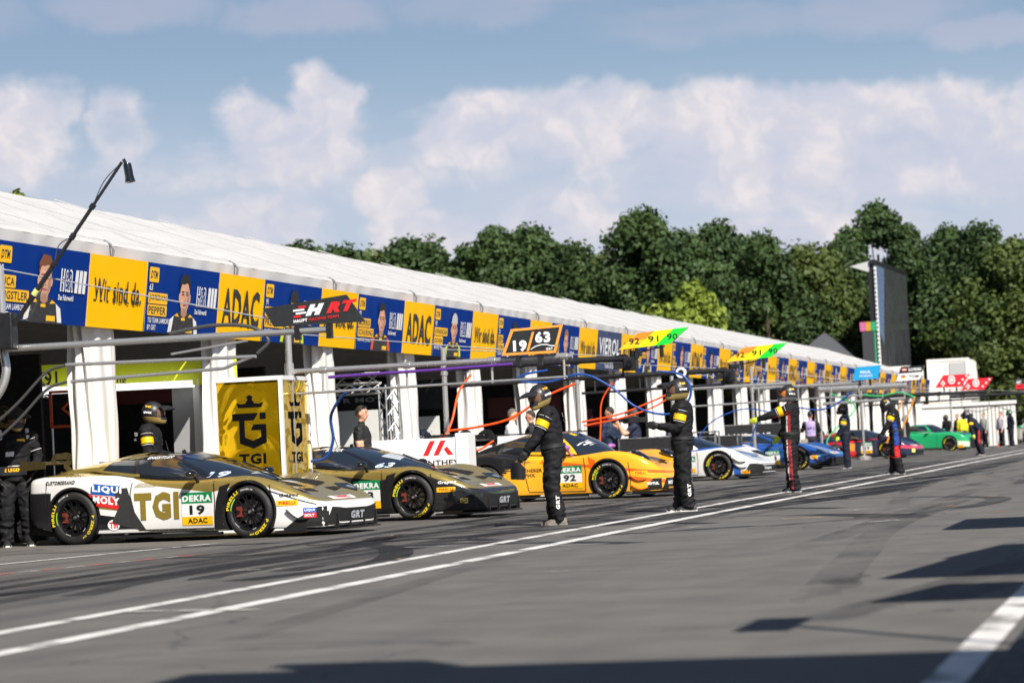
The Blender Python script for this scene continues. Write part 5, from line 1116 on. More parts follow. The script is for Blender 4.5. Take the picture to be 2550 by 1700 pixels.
    nm.polygons.foreach_set('material_index', fm.astype('i'))
    nm.polygons.foreach_set('use_smooth', [True] * len(nm.polygons)); nm.update()
    # clothing and head wear
    for s in (1, -1):
        kn, an = (legs or {}).get(s, ((.0, .105 * s, .50), (-.02, .115 * s, .09))); an = Vector(an); z0 = an.z - .09
        q = MB().use(M('shoe_%d_%d' % (int(shoes[0] * 999), int(shoes[2] * 999)), shoes, .6, var=.25)); n = 12; vs = []
        prof = [(-.10, .035, .06), (-.07, .045, .105), (-.02, .046, .11), (.04, .05, .088), (.10, .054, .062), (.15, .046, .045), (.175, .028, .03)]
        for x, w, hh in prof: vs += [(an.x + x, an.y + w * (1 if abs(c_) < 9 else 1) * math.cos(a), z0 + .014 + max(0, hh * math.sin(a))) for c_, a in [(0, math.pi * i / (n - 1)) for i in range(n)]]
        q.add(vs, [(i * n + j, i * n + j + 1, (i + 1) * n + j + 1, (i + 1) * n + j) for i in range(len(prof) - 1) for j in range(n - 1)] + [tuple(range(n)), tuple((len(prof) - 1) * n + j for j in range(n))[::-1]])
        so_ = q.build('shoe', root, 50)
        q = MB().use(M('sole_%d' % int(sole[0] * 999), sole, .6)); q.prism([(an.x - .105, an.y - .036), (an.x + .05, an.y - .05), (an.x + .12, an.y - .054), (an.x + .18, an.y - .025), (an.x + .18, an.y + .025), (an.x + .12, an.y + .054), (an.x + .05, an.y + .05), (an.x - .105, an.y + .036)], .02, Matrix.Translation((0, 0, z0 + .001))); q.build('sole', so_)
    if helmet and not short and voxel < .016:
        q = MB().use(M('belt', (.02, .02, .022), .6)); q.add([U((x_ * 1.0, y_, z_)) for z_ in (.965, 1.01) for x_, y_ in [((.142 * build + .012) * math.cos(2 * math.pi * i / 24), (.182 * build + .012) * math.sin(2 * math.pi * i / 24)) for i in range(24)]], [(i, (i + 1) % 24, 24 + (i + 1) % 24, 24 + i) for i in range(24)]); q.build('belt', root, 60)
    if helmet and voxel < .016:
        q = MB().use(m_white()); X = T @ basis((-.178 * build, .12, 1.33), (0, -1, 0), (.05, 0, 1)); put_text(q, helmet.get('back', 'GRT'), 0, 0, .2, .05, X, .04); put_text(q, 'RACING', .03, -.06, .15, .03, X, .02); q.build('back_lettering', root)
        for s in (1, -1): q = MB().use(m_white()); a, b, r_ = bands[s]; q.tube([a.lerp(b, .68), a.lerp(b, .70)], r_ + .006, 12); q.tube([a.lerp(b, .16), a.lerp(b, .175)], r_ + .012, 12); q.build('sleeve_trim', root, 50)
    if band:
        for s in band if isinstance(band, tuple) else (1, -1):
            a, b, r_ = bands[s]; q = MB().use(m_yellow()); q.tube([a.lerp(b, .34), a.lerp(b, .62)], r_ + .012, 14); q.use(m_black()); bo = q.build('armband', root, 50)
    if helmet:
        hm = MB(); b = bmesh.new(); bmesh.ops.create_uvsphere(b, u_segments=32, v_segments=20, radius=1)
        for v in b.verts:
            x, y, z = v.co; ch = max(0, -z) * max(0, x); v.co = Vector(((.156 if x > 0 else .148) * x + .15 * ch, .13 * y * (1 - .22 * max(0, -z)), max(-.135, .158 * z - .03 * ch)))
        b.faces.ensure_lookup_table(); low, up = [], []
        for f in b.faces: (low if f.calc_center_median().z + .12 * f.calc_center_median().x < -.052 else up).append(f)
        vi = [Hp(v.co + Vector((.028, 0, 1.675))) for v in b.verts]
        b.verts.index_update()
        hm.use(helmet.get('top') or m_helm()); hm.add(vi, [tuple(v.index for v in f.verts) for f in up]); hm.use(helmet.get('low') or m_goldh()); hm.add(vi, [tuple(v.index for v in f.verts) for f in low]); b.free()
        ho = hm.build('helmet', root); ho.data.polygons.foreach_set('use_smooth', [True] * len(ho.data.polygons))
        q = MB().use(helmet.get('visor') or m_visor())
        def vf(u, v): a = R(-58 + 116 * u); e = R(-17 + 36 * v); return Hp(Vector((.167 * math.cos(e) * math.cos(a) + .03, .141 * math.cos(e) * math.sin(a), .163 * math.sin(e) + 1.678)))
        q.grid(vf, 14, 6); q.build('visor', ho, 50)
        if helmet.get('peak', True):
            q = MB().use(helmet.get('top') or m_helm())
            def pf(u, v): a = R(-48 + 96 * u); rr = .14 + .165 * v * math.cos(a * .8); return Hp(Vector((rr * math.cos(a) + .03, .95 * rr * math.sin(a) * (1 - .15 * v), 1.785 + .02 * v - .045 * abs(math.sin(a)) ** 2 - .05 * v * v)))
            q.grid(pf, 12, 5); q.grid(lambda u, v: pf(u, v) + hr @ Vector((0, 0, -.012)), 12, 5); q.build('peak', ho, 50)
        if helmet.get('text', True):
            for s in (1, -1):
                X = HM @ (Matrix(((1 if s < 0 else -1, 0, 0, 0), (0, 0, -s * -1, 0), (0, 1, 0, 0), (0, 0, 0, 1))))
                q = MB().use(m_white()); XX = HM @ basis((-.06 if s < 0 else .06, s * .1365, 1.665), (1 if s < 0 else -1, 0, 0), (0, 0, 1)); put_text(q, helmet.get('word', 'uvex'), 0, 0, .11, .03, XX, .05); q.build('lettering', ho)
                q = MB().use(m_yellow()); XX = HM @ basis((-.05 if s < 0 else .05, s * .122, 1.745), (1 if s < 0 else -1, 0, 0), (0, -s * .5, 1)); put_text(q, 'TGI', 0, 0, .08, .03, XX, .05); q.build('lettering', ho)
    else:
        q = MB().use(M('eyes', (.02, .015, .012), .4))
        for s in (1, -1): ellipsoid(q, Hp((.108, s * .032, 1.685)), (.008, .014, .007), 8, 6, hr); ellipsoid(q, Hp((.108, s * .034, 1.708)), (.008, .02, .005), 8, 6, hr)
        q.build('eyes', root); q = MB().use(M('lips', lin((150, 82, 74)), .5)); ellipsoid(q, Hp((.108, 0, 1.612)), (.006, .024, .006), 8, 6, hr); q.build('mouth', root)
        if hair:
            q = MB().use(M('hair_%d' % int(hair[0] * 999 + hair[2] * 99), hair, .7, var=.4, scale=60)); b = bmesh.new(); bmesh.ops.create_uvsphere(b, u_segments=20, v_segments=14, radius=1)
            bmesh.ops.delete(b, geom=[v for v in b.verts if v.co.z < -.12 - .45 * (-v.co.x if v.co.x < 0 else 0) + (.62 * v.co.x if v.co.x > 0 else 0)], context='VERTS')
            for v in b.verts: v.co = Hp(Vector((.107 * v.co.x + .012, .084 * v.co.y, .118 * v.co.z + 1.692)) + Vector((0, 0, .004 * mnoise.noise(v.co * 9))))
            q.bm(b); q.build('hair', root, 60)
        if glasses: q = MB().use(m_gloss()); ellipsoid(q, Hp((.07, 0, 1.775)), (.03, .075, .018), 12, 8, hr); q.build('sunglasses', root)
        if cap:
            q = MB().use(cap); b = bmesh.new(); bmesh.ops.create_uvsphere(b, u_segments=20, v_segments=14, radius=1); bmesh.ops.delete(b, geom=[v for v in b.verts if v.co.z < -.02], context='VERTS')
            for v in b.verts: v.co = Hp(Vector((.112 * v.co.x + .016, .09 * v.co.y, .105 * v.co.z + 1.715)))
            q.bm(b); q.grid(lambda u, v: Hp(Vector((.10 + .09 * v * math.cos((u - .5) * 2), .075 * (2 * u - 1), 1.72 - .012 * v - .02 * abs(2 * u - 1) ** 2))), 8, 3); q.build('cap', root, 60)
    if logo:
        for (s, z, x0, w_, hh, col, word) in logo:                  # printed words on the back (x<0 side) or on a shin
            pass
    return root, T, HM
GOLDH = dict(top=m_helm(), low=m_goldh(), visor=M('visor_face', (.17, .095, .065), .12)); DARKH = dict(top=m_helm(), low=m_helm(), peak=False, word='STILO'); NAVH = dict(top=M('helmet_navy', (.015, .02, .04), .35), low=M('helmet_navy'), peak=False, word='arai')
CREW = 'pit crew in dark suits along the fast lane'
def shinprint(root, word, s, k=1.0, y=None, x=-.02, mat=None):
    """word running down the outside of a trouser leg"""
    q = MB().use(mat or m_white()); X = basis((x - .035, s * .205, .2), (0, 0, 1), (s, 0, 0)); put_text(q, word, 0, 0, .17, .048, X, .05); return q.build('leg_lettering', root)
S_ = lambda t, u, c, n: None
G2 = dict(top=m_suit(), hand=m_glove())
p, T, HM = person('crew member in gold chinned helmet with hand held low, beside the orange car', (-7.82, 34.2), 191, 1.80, lean=7, head_yaw=42, head_pitch=12, arms={1: ((.62, .22, -1), (.85, .05, -.85)), -1: ((.5, -.15, -1), (1, .2, -.9))},
       legs={1: ((.03, .10, .5), (-.03, .10, .09)), -1: ((.06, -.09, .5), (.02, -.10, .09))}, mats=G2, helmet=GOLDH, band=(1, -1), voxel=.010, shoes=(.15, .13, .10), sole=(.3, .28, .24), group=CREW); shinprint(p, 'GRT', 1)
p, T, HM = person('crew member in gold chinned helmet with forearm stretched out level, standing before the white car', (-6.93, 38.4), 190, 1.86, lean=-2, head_yaw=18, head_pitch=4, arms={1: ((.22, .12, -1), (1, -.05, .16)), -1: ((.3, -.1, -1), (1, .1, .1))},
       legs={1: ((.0, .10, .5), (-.05, .10, .09)), -1: ((.05, -.09, .5), (.08, -.10, .09))}, mats=G2, helmet=GOLDH, band=(1, -1), voxel=.010, sole=(.7, .68, .62), group=CREW); shinprint(p, 'GRT', 1, x=-.05)
REDT = M('red_trim', (.28, .010, .014), .7); WHT_T = M('white_trim', (.55, .53, .52), .7)
def st3(t, u, c, n):
    if t in ('thigh', 'shin') and abs(n.y) > .8 and abs(c.x) < .042: return 'extra' if c.x < .018 else 'extra2'
    if t == 'torso' and c.z > 1.0 and n.y > .72 and abs(c.x) < .035: return 'extra' if c.x < .015 else 'extra2'
    if t == 'torso' and c.z > 1.0 and c.x < -.06 and abs(c.y) < .2 and c.z < 1.25 and n.y < -.2: return 'extra'
    if t == 'upper_arm' and n.z < -.6: return 'extra'
person('crew member in black suit with red and white side stripe, arm pointing down', (-6.88, 48.8), 178, 1.89, lean=-3, head_yaw=26, arms={1: ((.95, .15, -.38), (1, -.05, -.3)), -1: ((.3, -.2, -1), (.6, .1, -.8))},
       legs={1: ((.0, .09, .5), (-.05, .09, .09)), -1: ((.02, -.09, .5), (.03, -.09, .09))}, mats=dict(top=m_suit(), hand=m_glovey(), extra=REDT, extra2=WHT_T), stripe=st3, helmet=dict(top=m_helm(), low=M('helmet_silver', (.3, .3, .32), .3, .6), visor=M('visor_orange', (.55, .18, .04), .08), word='BELL'), band=(1,), voxel=.0115, sole=(.6, .6, .6), group=CREW)
person('crew member in navy suit with yellow gloves and round black helmet, arms hanging', (-9.85, 81.3), 185, 1.89, head_yaw=-15, arms={1: ((.22, .12, -1), (.5, .05, -.9)), -1: ((.3, -.1, -1), (.7, .1, -.8))},
       mats=dict(top=m_suitn(), hand=m_glovey()), helmet=DARKH, band=(1, -1), voxel=.014, shoes=(.05, .045, .04), group=CREW)
BLUT = M('blue_trim', lin((16, 54, 140)), .7); REDT2 = M('bright_red_trim', lin((196, 24, 22)), .7)
def st6(t, u, c, n):
    if t == 'torso' and n.y > .62 and -.05 < c.x < .04 and c.z < 1.2: return 'extra'
    if t == 'thigh' and n.y > .55 and -.07 < c.x < .05: return 'extra' if u < .62 else 'extra2'
    if t == 'shin' and n.y > .5 and u < .28: return 'extra2'
person('crew member in black suit with blue and red hip stripe, head bowed', (-6.74, 65.3), 187, 1.84, lean=6, head_pitch=24, arms={1: ((.55, .2, -1), (.75, .0, -.9)), -1: ((.5, -.2, -1), (.8, .1, -.8))},
       legs={1: ((.02, .1, .5), (-.06, .11, .09)), -1: ((.06, -.1, .5), (.10, -.11, .09))}, mats=dict(top=m_suit(), hand=m_glove(), extra=BLUT, extra2=REDT2), stripe=st6, helmet=DARKH, band=(1,), voxel=.0125, group=CREW)
person('crew member bending forward with yellow gloves on the knees, in front of the green car', (-7.65, 104.0), 186, 1.84, lean=42, head_yaw=8, head_pitch=-25, arms={1: ((.62, .2, -.75), (.55, -.05, -1)), -1: ((.62, -.2, -.75), (.55, .05, -1))},
       legs={1: ((.06, .12, .5), (-.06, .13, .09)), -1: ((.1, -.12, .5), (.02, -.13, .09))}, mats=dict(top=m_suitn(), hand=m_glovey(), extra=REDT2), stripe=lambda t, u, c, n: 'extra' if t == 'thigh' and n.y > .6 and abs(c.x - .04) < .03 else None, helmet=NAVH, band=(1,), voxel=.016, sole=(.7, .7, .7), group=CREW)
person('crew member standing farthest up the lane between two traffic cones', (-8.8, 140.5), 200, 1.88, head_yaw=0, arms={1: ((-.25, .2, -1), (.5, -.3, -.6)), -1: ((-.2, -.2, -1), (.5, .3, -.6))}, mats=dict(top=m_suitn(), hand=m_glove()), helmet=dict(top=M('helmet_green', (.02, .12, .06), .35), low=m_helm(), peak=False), voxel=.018, group=CREW)
def stl(t, u, c, n):
    if t == 'torso' and n.x > .3:
        if .03 < c.y < .13 and 1.33 < c.z < 1.36: return 'extra'
        if -.12 < c.y < -.02 and 1.14 < c.z < 1.2: return 'extra2'
    if t in ('torso', 'upper_arm') and n.z > .25 and .15 < abs(c.y) < .19 and c.z > 1.36: return 'extra2'
p, T, HM = person('crew member in black suit facing the camera at the left edge, behind the white car', (-15.35, 34.75), -62, 1.90, head_yaw=14, head_pitch=16, arms={1: ((.1, .3, -1), (.4, -.35, -.85)), -1: ((.1, -.3, -1), (.3, .25, -.9))}, legs={1: ((.03, .13, .5), (-.02, .16, .09)), -1: ((.03, -.12, .5), (-.02, -.14, .09))},
       mats=dict(top=m_suit(), hand=m_glove(), extra=m_yellow(), extra2=m_white()), stripe=stl, helmet=GOLDH, band=(-1,), voxel=.010, sole=(.7, .68, .66))
q = MB().use(m_gloss()); q.box(.13, .17, -.25, .14, .9, 1.03, T, .012); q.use(m_yellow()); put_text(q, 'E LEGENT', -.14, .0, .24, .045, T @ basis((.178, 0, .95), (0, 1, 0), (0, 0, 1)), .03); q.build('waist_pack', p)
person('crew member mostly hidden behind the man at the left edge, only helmet and arm showing', (-16.05, 36.0), -40, 1.93, mats=G2, helmet=GOLDH, voxel=.014)
person('crew member in gold chinned helmet facing right in the garage opening behind the white car', (-14.45, 37.4), 8, 1.92, lean=2, head_yaw=0, head_pitch=4, arms={1: ((.2, .15, -1), (.9, -.2, -.3)), -1: ((.15, -.2, -1), (.85, .25, -.35))}, mats=G2, helmet=GOLDH, band=(-1,), voxel=.011)
BLK_P = fcol('polo_black', (26, 26, 28)); JEANS = fcol('trousers_dark', (34, 34, 40)); SHW = fcol('shirt_white', (226, 226, 228)); NVJ = fcol('jacket_navy', (24, 42, 66)); NVT = fcol('tee_navy', (34, 40, 64))
person('man in black polo with dark hair and raised sunglasses, behind the black and gold car', (-13.4, 44.4), 5, 1.83, head_yaw=-10, arms={1: ((.1, .2, -1), (.5, .0, -.8)), -1: ((.05, -.2, -1), (.25, .1, -1))}, mats=dict(top=BLK_P, legs=JEANS), hair=(.03, .02, .014), short=True, voxel=.0125, glasses=True)
person('grey haired man in white shirt behind the orange car', (-13.7, 56.0), 10, 1.84, lean=4, head_yaw=-5, arms={1: ((.2, .2, -1), (.6, -.2, -.7)), -1: ((.1, -.2, -1), (.5, .2, -.8))}, mats=dict(top=SHW, legs=JEANS), hair=(.12, .11, .10), voxel=.0135)
person('man half hidden behind the grey haired man in white', (-13.5, 57.1), 190, 1.80, mats=dict(top=JEANS, legs=JEANS), hair=(.03, .02, .014), voxel=.016)
person('bearded man in navy jacket seen from behind, next to the cameraman', (-13.6, 65.8), 150, 1.92, head_yaw=20, arms={1: ((.1, .25, -1), (.5, .1, -.7)), -1: ((.1, -.25, -1), (.5, -.1, -.7))}, mats=dict(top=NVJ, legs=JEANS), hair=(.02, .015, .012), voxel=.0135, build=1.08)
cm, T, HM = person('cameraman in navy tee and cap shouldering a video camera', (-12.9, 65.2), 186, 1.82, head_pitch=-4, arms={1: ((.8, .2, -.6), (.5, -.15, .9)), -1: ((.75, -.3, -.55), (.8, .2, .65))}, mats=dict(top=NVT, legs=JEANS), hair=(.02, .015, .012), cap=fcol('cap_grey', (60, 66, 72)), short=True, voxel=.0135)
vc = thing('video_camera', 'black broadcast camera on the shoulder of the man in the cap', 'video camera', (-12.9, 65.2, 0), R(186))
q = MB().use(m_black()); q.box(-.12, .26, .1, .22, 1.49, 1.66, None, .015); q.box(-.3, -.12, .11, .21, 1.5, 1.62, None, .01); q.build('body', vc)
q = MB().use(m_gloss()); q.lathe([(0, 0), (.045, 0), (.05, .12), (.062, .2), (.062, .26), (.0, .25)], 18, Matrix.Translation((.26, .16, 1.57)) @ Matrix.Rotation(R(90), 4, 'Y')); q.build('lens', vc, 40)
q = MB().use(m_black()); q.box(0, .2, .14, .18, 1.72, 1.76, None, .008); q.box(.18, .2, .15, .17, 1.66, 1.73); q.box(.0, .02, .15, .17, 1.66, 1.73); q.box(.1, .2, .24, .3, 1.58, 1.64, None, .01); q.build('handle', vc)
person('crew member in worn brown suit stooping behind the man in red trim', (-12.35, 88), 200, 1.75, lean=18, head_pitch=14, arms={1: ((.5, .2, -.9), (.9, -.1, -.2)), -1: ((.4, -.2, -.9), (.9, .1, -.3))}, mats=dict(top=fcol('suit_brown', (58, 50, 44)), hand=m_skin()), helmet=None, hair=(.02, .015, .012), band=(1,), voxel=.016, build=1.12)
def stv(t, u, c, n): return 'extra' if t == 'torso' and c.z > 1.0 and abs(c.y) < .15 else None
pv, T, HM = person('photographer in lilac bib seen from behind with a black cap', (-12.15, 91), 100, 1.80, arms={1: ((.5, .3, -.8), (.7, -.3, .7)), -1: ((.5, -.3, -.8), (.7, .3, .7))}, mats=dict(top=fcol('shirt_black', (30, 30, 32)), legs=JEANS, extra=fcol('bib_lilac', (168, 150, 200))), stripe=stv, hair=(.02, .015, .012), cap=m_black(), voxel=.0145)
q = MB().use(M('bib_ink', (.06, .04, .12), .6)); put_text(q, '68 J', 0, 0, .22, .1, T @ basis((-.142, .11, 1.2), (0, -1, 0), (0, 0, 1)), .04); q.build('bib_number', pv)
q = MB().use(fcol('bag_tan', (150, 140, 124))); q.box(-.2, -.05, .12, .34, .62, .92, None, .03); q.build('bag', pv)
person('mechanic in black helmet stooping behind the white team wall', (-14.1, 51.5), 200, 1.82, lean=30, head_pitch=10, arms={1: ((.7, .2, -.7), (.8, 0, -.5)), -1: ((.7, -.2, -.7), (.8, 0, -.5))}, mats=dict(top=m_suitn(), hand=m_glovey()), helmet=DARKH, voxel=.0145)
BG = 'people standing behind the green car'
for lab, x, y, fa, top, hel, hr_ in (('crew member in black helmet and suit, leftmost behind the green car', -12.2, 143.5, 230, m_suit(), DARKH, None), ('bare headed man beside a yellow vest behind the green car', -11.6, 143.0, 220, m_suit(), None, (.2, .12, .07)), ('person in bright yellow vest behind the green car', -11.3, 142.2, 90, fcol('vest_yellow', (236, 226, 40)), None, (.03, .02, .014)),
        ('person in dark jacket and cap seen from behind, right of the yellow vest', -10.9, 143.5, 100, m_suitn(), None, (.02, .015, .012)), ('person in black and white suit right of the dark jacket', -10.35, 144, 230, fcol('suit_grey', (150, 150, 148)), None, (.05, .04, .03)), ('man with reddish face behind the bending crew member', -9.5, 144, 220, fcol('shirt_pale', (190, 180, 190)), None, (.1, .05, .03)),
        ('crew member in dark suit with hands down left of the green car', -13.0, 131, 200, m_suit(), DARKH, None)):
    person(lab, (x, y), fa, 1.80, mats=dict(top=top, legs=m_suit()), helmet=hel, hair=hr_, voxel=.02, group=BG)
# ------------------------------------------------------------------ pit equipment
def tubes(name, lst, parent, mat, smooth=40):
    q = MB().use(mat)
    for pts, r in lst: q.tube(pts, r, 10)
    return q.build(name, parent, smooth)
GB = 'overhead pit booms'
def boom(label, y, x0, x1, z, r=.045, dark=False, post_z=2.8, extra=(), post=True, drop=.32):
    t = thing('pit_boom', label, 'boom', (x0, y, 0), 0, GB); L = x1 - x0; m = m_boomb() if dark else m_steel()
    if post:
        p = MB().use(m_steel()); p.tube([(0, 0, .15), (0, 0, post_z)], .048, 14); p.lathe([(0, 0), (.28, 0), (.28, .12), (.07, .16)], 16); p.tube([(0, 0, z - .12), (0, 0, z + .12)], .066, 14); p.build('post', t, 40)
    b = MB().use(m); b.tube([(0, 0, z), (L, 0, z)], r, 12); b.build('arm', t, 40)
    if drop: b = MB().use(m); b.tube([(.1, -.02, z - drop), (L * .98, -.02, z - drop * .9)], r * .5, 10); b.build('air_pipe', t, 40)
    for f in ((.12, .42, .72, .97) if drop else ()): b = MB().use(m); b.tube([(L * f, -.01, z), (L * f, -.02, z - drop)], .018, 8); b.tube([(L * f - .05, 0, z), (L * f + .05, 0, z)], r + .014, 12); b.build('clamp', t, 40)
    w = MB().use(M('wire_grey', (.5, .5, .5), .4, .6)); w.tube([(0, 0, post_z - .03), (L * .95, 0, z + .04)], .008, 5); w.build('stay_wire', t)
    return t
def hose(label, pts, mat, r=.022):
    q = MB().use(mat); q.tube(curve_pts(pts, 8), r * .72, 8); return tag(q.build('air_hose', None, 60), label, 'hose', 'coloured air hoses hanging from the booms')
# nearest boom, camera mast and its hoses
t = boom('thick steel boom nearest the camera, ending under the black sign board', 29.25, -13.0, -9.15, 2.38, .038, post_z=3.32, post=False, drop=0)
tubes('post', [([(0, 0, 2.3), (0, 0, 3.32)], .046)], t, m_steel())
tubes('lower_pipe', [([(.75, 0, 2.16), (3.0, 0, 2.13)], .02), ([(.78, .05, 1.97), (2.6, .05, 2.02), (2.95, 0, 2.13)], .02), ([(2.0, .02, 2.21), (2.9, .02, 2.31)], .014)], t, m_steel())
tubes('elbow', [(curve_pts([(.0, 0, 2.38), (.03, -.02, 2.1), (-.08, -.05, 1.85), (-.35, -.08, 1.65), (-.95, -.1, 1.45), (-1.1, -.1, .8), (-1.1, -.1, 0)], 6), .05)], t, m_steel())
tubes('cable_loop', [(curve_pts([(2.0, 0, 2.44), (2.5, 0, 2.5), (2.95, 0, 2.46), (3.15, 0, 2.3), (3.02, 0, 2.16)], 8), .022)], t, M('grey_hose', (.06, .06, .06), .5))
for k, dz in enumerate((0, -.19)):
    hose('dark grey hose drooping from the nearest boom to the left edge, %s of two' % ('upper' if k == 0 else 'lower'), [(-12.25, 29.25, 2.16 + dz), (-12.5, 29.25, 2.08 + dz), (-12.9, 29.25, 1.72 + dz), (-13.5, 29.3, 1.3 + dz)], M('grey_hose'), .024)
t = thing('mast', 'slanting black telescopic mast rising over the roof with a camera at its tip', 'mast', (-12.9, 29.1, 0))
b0, b1 = Vector((0, 0, 2.5)), Vector((1.52, -.1, 4.36))
tubes('pole', [([b0, b0.lerp(b1, .42)], .029), ([b0.lerp(b1, .4), b0.lerp(b1, .75)], .023), ([b0.lerp(b1, .73), b1], .018)], t, m_boomb())
q = MB().use(m_black()); q.box(-.14, .12, -.09, .09, 2.36, 2.78, None, .02); q.build('clamp_box', t)
tubes('collar', [([b0.lerp(b1, f - .012), b0.lerp(b1, f + .012)], .035) for f in (.22, .42, .58, .75)], t, m_boomb())
tubes('cable', [(curve_pts([b0.lerp(b1, .42), b0.lerp(b1, .5) + Vector((-.05, 0, .06)), b0.lerp(b1, .58)], 6), .006), (curve_pts([b0.lerp(b1, .75), b0.lerp(b1, .88) + Vector((-.04, 0, .03)), b1], 6), .006), (curve_pts([b0.lerp(b1, .1), b0.lerp(b1, .2) + Vector((.02, 0, -.14)), b0.lerp(b1, .36)], 6), .008)], t, M('grey_hose'))
q = MB().use(M('yellow_tape', lin((220, 220, 130)), .5)); q.tube([b0.lerp(b1, .245), b0.lerp(b1, .275)], .036, 10); q.build('tape', t)
q = MB().use(m_gloss()); q.tube([b1 + Vector((.02, 0, .03)), b1 + Vector((.05, 0, -.03))], .02, 8); q.lathe([(0, 0), (.042, 0), (.047, -.02), (.05, -.15), (.06, -.21), (0, -.2)], 20, Matrix.Translation(b1 + Vector((.06, 0, -.02))) @ Matrix.Rotation(R(-8), 4, 'Y')); q.build('remote_camera', t, 40)
# the other booms
boom('steel boom carrying the orange framed board above the white wall', 38.0, -12.5, -8.35, 2.24, .038, post_z=2.82)
boom('black boom with camera rig below the nearer green tipped sign', 46.5, -12.5, -9.25, 2.44, .055, True, 2.8)
boom('black boom under the second green tipped sign', 57.2, -12.5, -9.3, 2.42, .055, True, 2.8)
boom('twin pipe steel boom behind the man with outstretched forearm', 68.2, -12.5, -9.5, 2.3, .045, post_z=2.75, drop=.45)
boom('steel boom beneath the sky blue sign', 80.5, -12.4, -9.2, 2.45, .05, post_z=3.1, drop=.4)
boom('thick white steel boom holding the black and white name sign', 95.6, -12.4, -9.4, 2.58, .11, post_z=2.9, drop=.5)
boom('dark boom below the first red sign', 108, -12.4, -9.3, 2.4, .07, True, 2.8)
boom('dark boom below the second red sign', 124, -12.4, -8.7, 2.6, .08, True, 3.0)
boom('last dark boom, under the dark sign by the stone wall', 149, -12.4, -7.6, 2.75, .09, True, 3.2, drop=.6)
q = MB().use(m_black())
def rig(label, x, y, z):
    t = thing('camera_rig', label, 'camera', (x, y, z)); q = MB().use(m_black()); q.box(-.12, .12, -.08, .08, -.3, -.06, None, .02); q.box(.02, .2, -.06, .06, -.06, .04, None, .015); q.box(-.3, -.12, -.05, .05, -.26, -.14, None, .01); q.build('body', t)
    q = MB().use(m_gloss()); q.lathe([(0, 0), (.05, 0), (.055, .1), (0, .1)], 14, Matrix.Translation((0, -.08, -.18)) @ Matrix.Rotation(R(90), 4, 'X')); q.build('lens', t, 40)
    q = MB().use(m_black()); q.tube([(.1, 0, .0), (.62, -.1, .08)], .012, 6); q.tube([(0, 0, -.06), (0, 0, .06)], .015, 6); q.build('bracket', t)
rig('black camera rig at the tip of the boom below the nearer green tipped sign', -9.2, 46.45, 2.52); rig('black camera rig at the tip of the boom below the second green tipped sign', -9.25, 57.15, 2.5)
t = thing('floodlight', 'round white ringed lamp on the second black boom', 'lamp', (-10.25, 57.05, 2.42)); q = MB().use(m_white()); q.lathe([(.06, .02), (.11, .02), (.11, -.05), (.0, -.05)], 20, Matrix.Rotation(R(90), 4, 'X')); q.build('ring', t, 40); q = MB().use(m_gloss()); q.lathe([(0, .025), (.062, .022), (.062, 0)], 16, Matrix.Rotation(R(90), 4, 'X')); q.build('lens', t, 40)
# hoses
hose('orange hose sagging from the boom clamp down to the steel post', [(-10.15, 46.3, 2.05), (-10.7, 46.3, 1.85), (-11.3, 46.3, 1.52), (-11.9, 46.3, 1.4), (-12.4, 46.3, 1.36)], m_orange(), .03)
hose('orange hose hanging down beside the post to the white wall', [(-11.95, 46.2, 2.3), (-12.15, 46.1, 2.0), (-12.25, 45.9, 1.5), (-12.4, 45.6, 1.1), (-12.45, 44.5, .75)], m_orange(), .03)
hose('coiled orange hose on the steel post above the white wall', [(-12.5, 46.2, 1.3), (-12.6, 46.1, 1.1), (-12.5, 46.0, .95), (-12.3, 46.1, 1.05), (-12.2, 46.1, 1.2), (-11.9, 46.1, 1.0), (-11.6, 46.2, 1.15)], m_orange(), .026)
hose('blue hose curving down behind the gold panel box', [(-11.35, 38.0, 1.93), (-11.7, 38.1, 1.9), (-12.0, 38.3, 1.6), (-12.02, 38.4, 1.25), (-12.15, 38.45, 1.0), (-12.4, 38.5, .95)], m_blueh(), .03)
hose('blue hose looping in a wide ring below the black boom', [(-10.6, 46.2, 2.3), (-11.0, 46.2, 2.25), (-11.1, 46.2, 2.15), (-10.6, 46.2, 2.1), (-10.0, 46.2, 2.2), (-9.5, 46.2, 1.95), (-9.1, 46.2, 1.6), (-8.6, 46.2, 1.45), (-8.25, 46.2, 1.6), (-8.15, 46.2, 1.85), (-8.3, 46.2, 2.1), (-8.7, 46.2, 2.18)], m_blueh(), .028)
hose('orange hose falling from the second black boom toward the navy jacket, upper strand', [(-10.35, 57, 2.06), (-10.9, 57, 1.85), (-11.6, 57, 1.62), (-12.4, 57, 1.5)], m_orange(), .026)
hose('orange hose falling from the second black boom toward the navy jacket, lower strand', [(-10.35, 57, 2.04), (-10.8, 57, 1.76), (-11.5, 57, 1.55), (-12.35, 57, 1.42)], m_orange(), .024)
hose('thin orange hose hanging straight down at the second steel post', [(-11.7, 57, 2.3), (-11.95, 57, 1.9), (-12.0, 57, 1.4), (-12.05, 57, .8)], m_orange(), .022)
hose('blue hose arching across the curtains behind the man in red trim', [(-12.3, 79, .9), (-12.0, 79, 1.5), (-11.4, 79, 1.85), (-10.8, 79, 1.8), (-10.3, 79, 1.72), (-9.8, 79, 1.85), (-9.3, 79, 2.2)], m_blueh(), .03)
hose('thin blue hose under the twin pipe boom', [(-12.3, 70, 1.0), (-11.8, 70, 1.5), (-11.0, 70, 1.75), (-10.2, 70, 1.6)], m_blueh(), .022)
hose('green hose running down to the navy suited crew member', [(-11.9, 95.2, 2.4), (-11.0, 94, 1.9), (-11.2, 90, 1.2), (-11.0, 86, .8), (-10.6, 84, .35)], m_greenh(), .035)
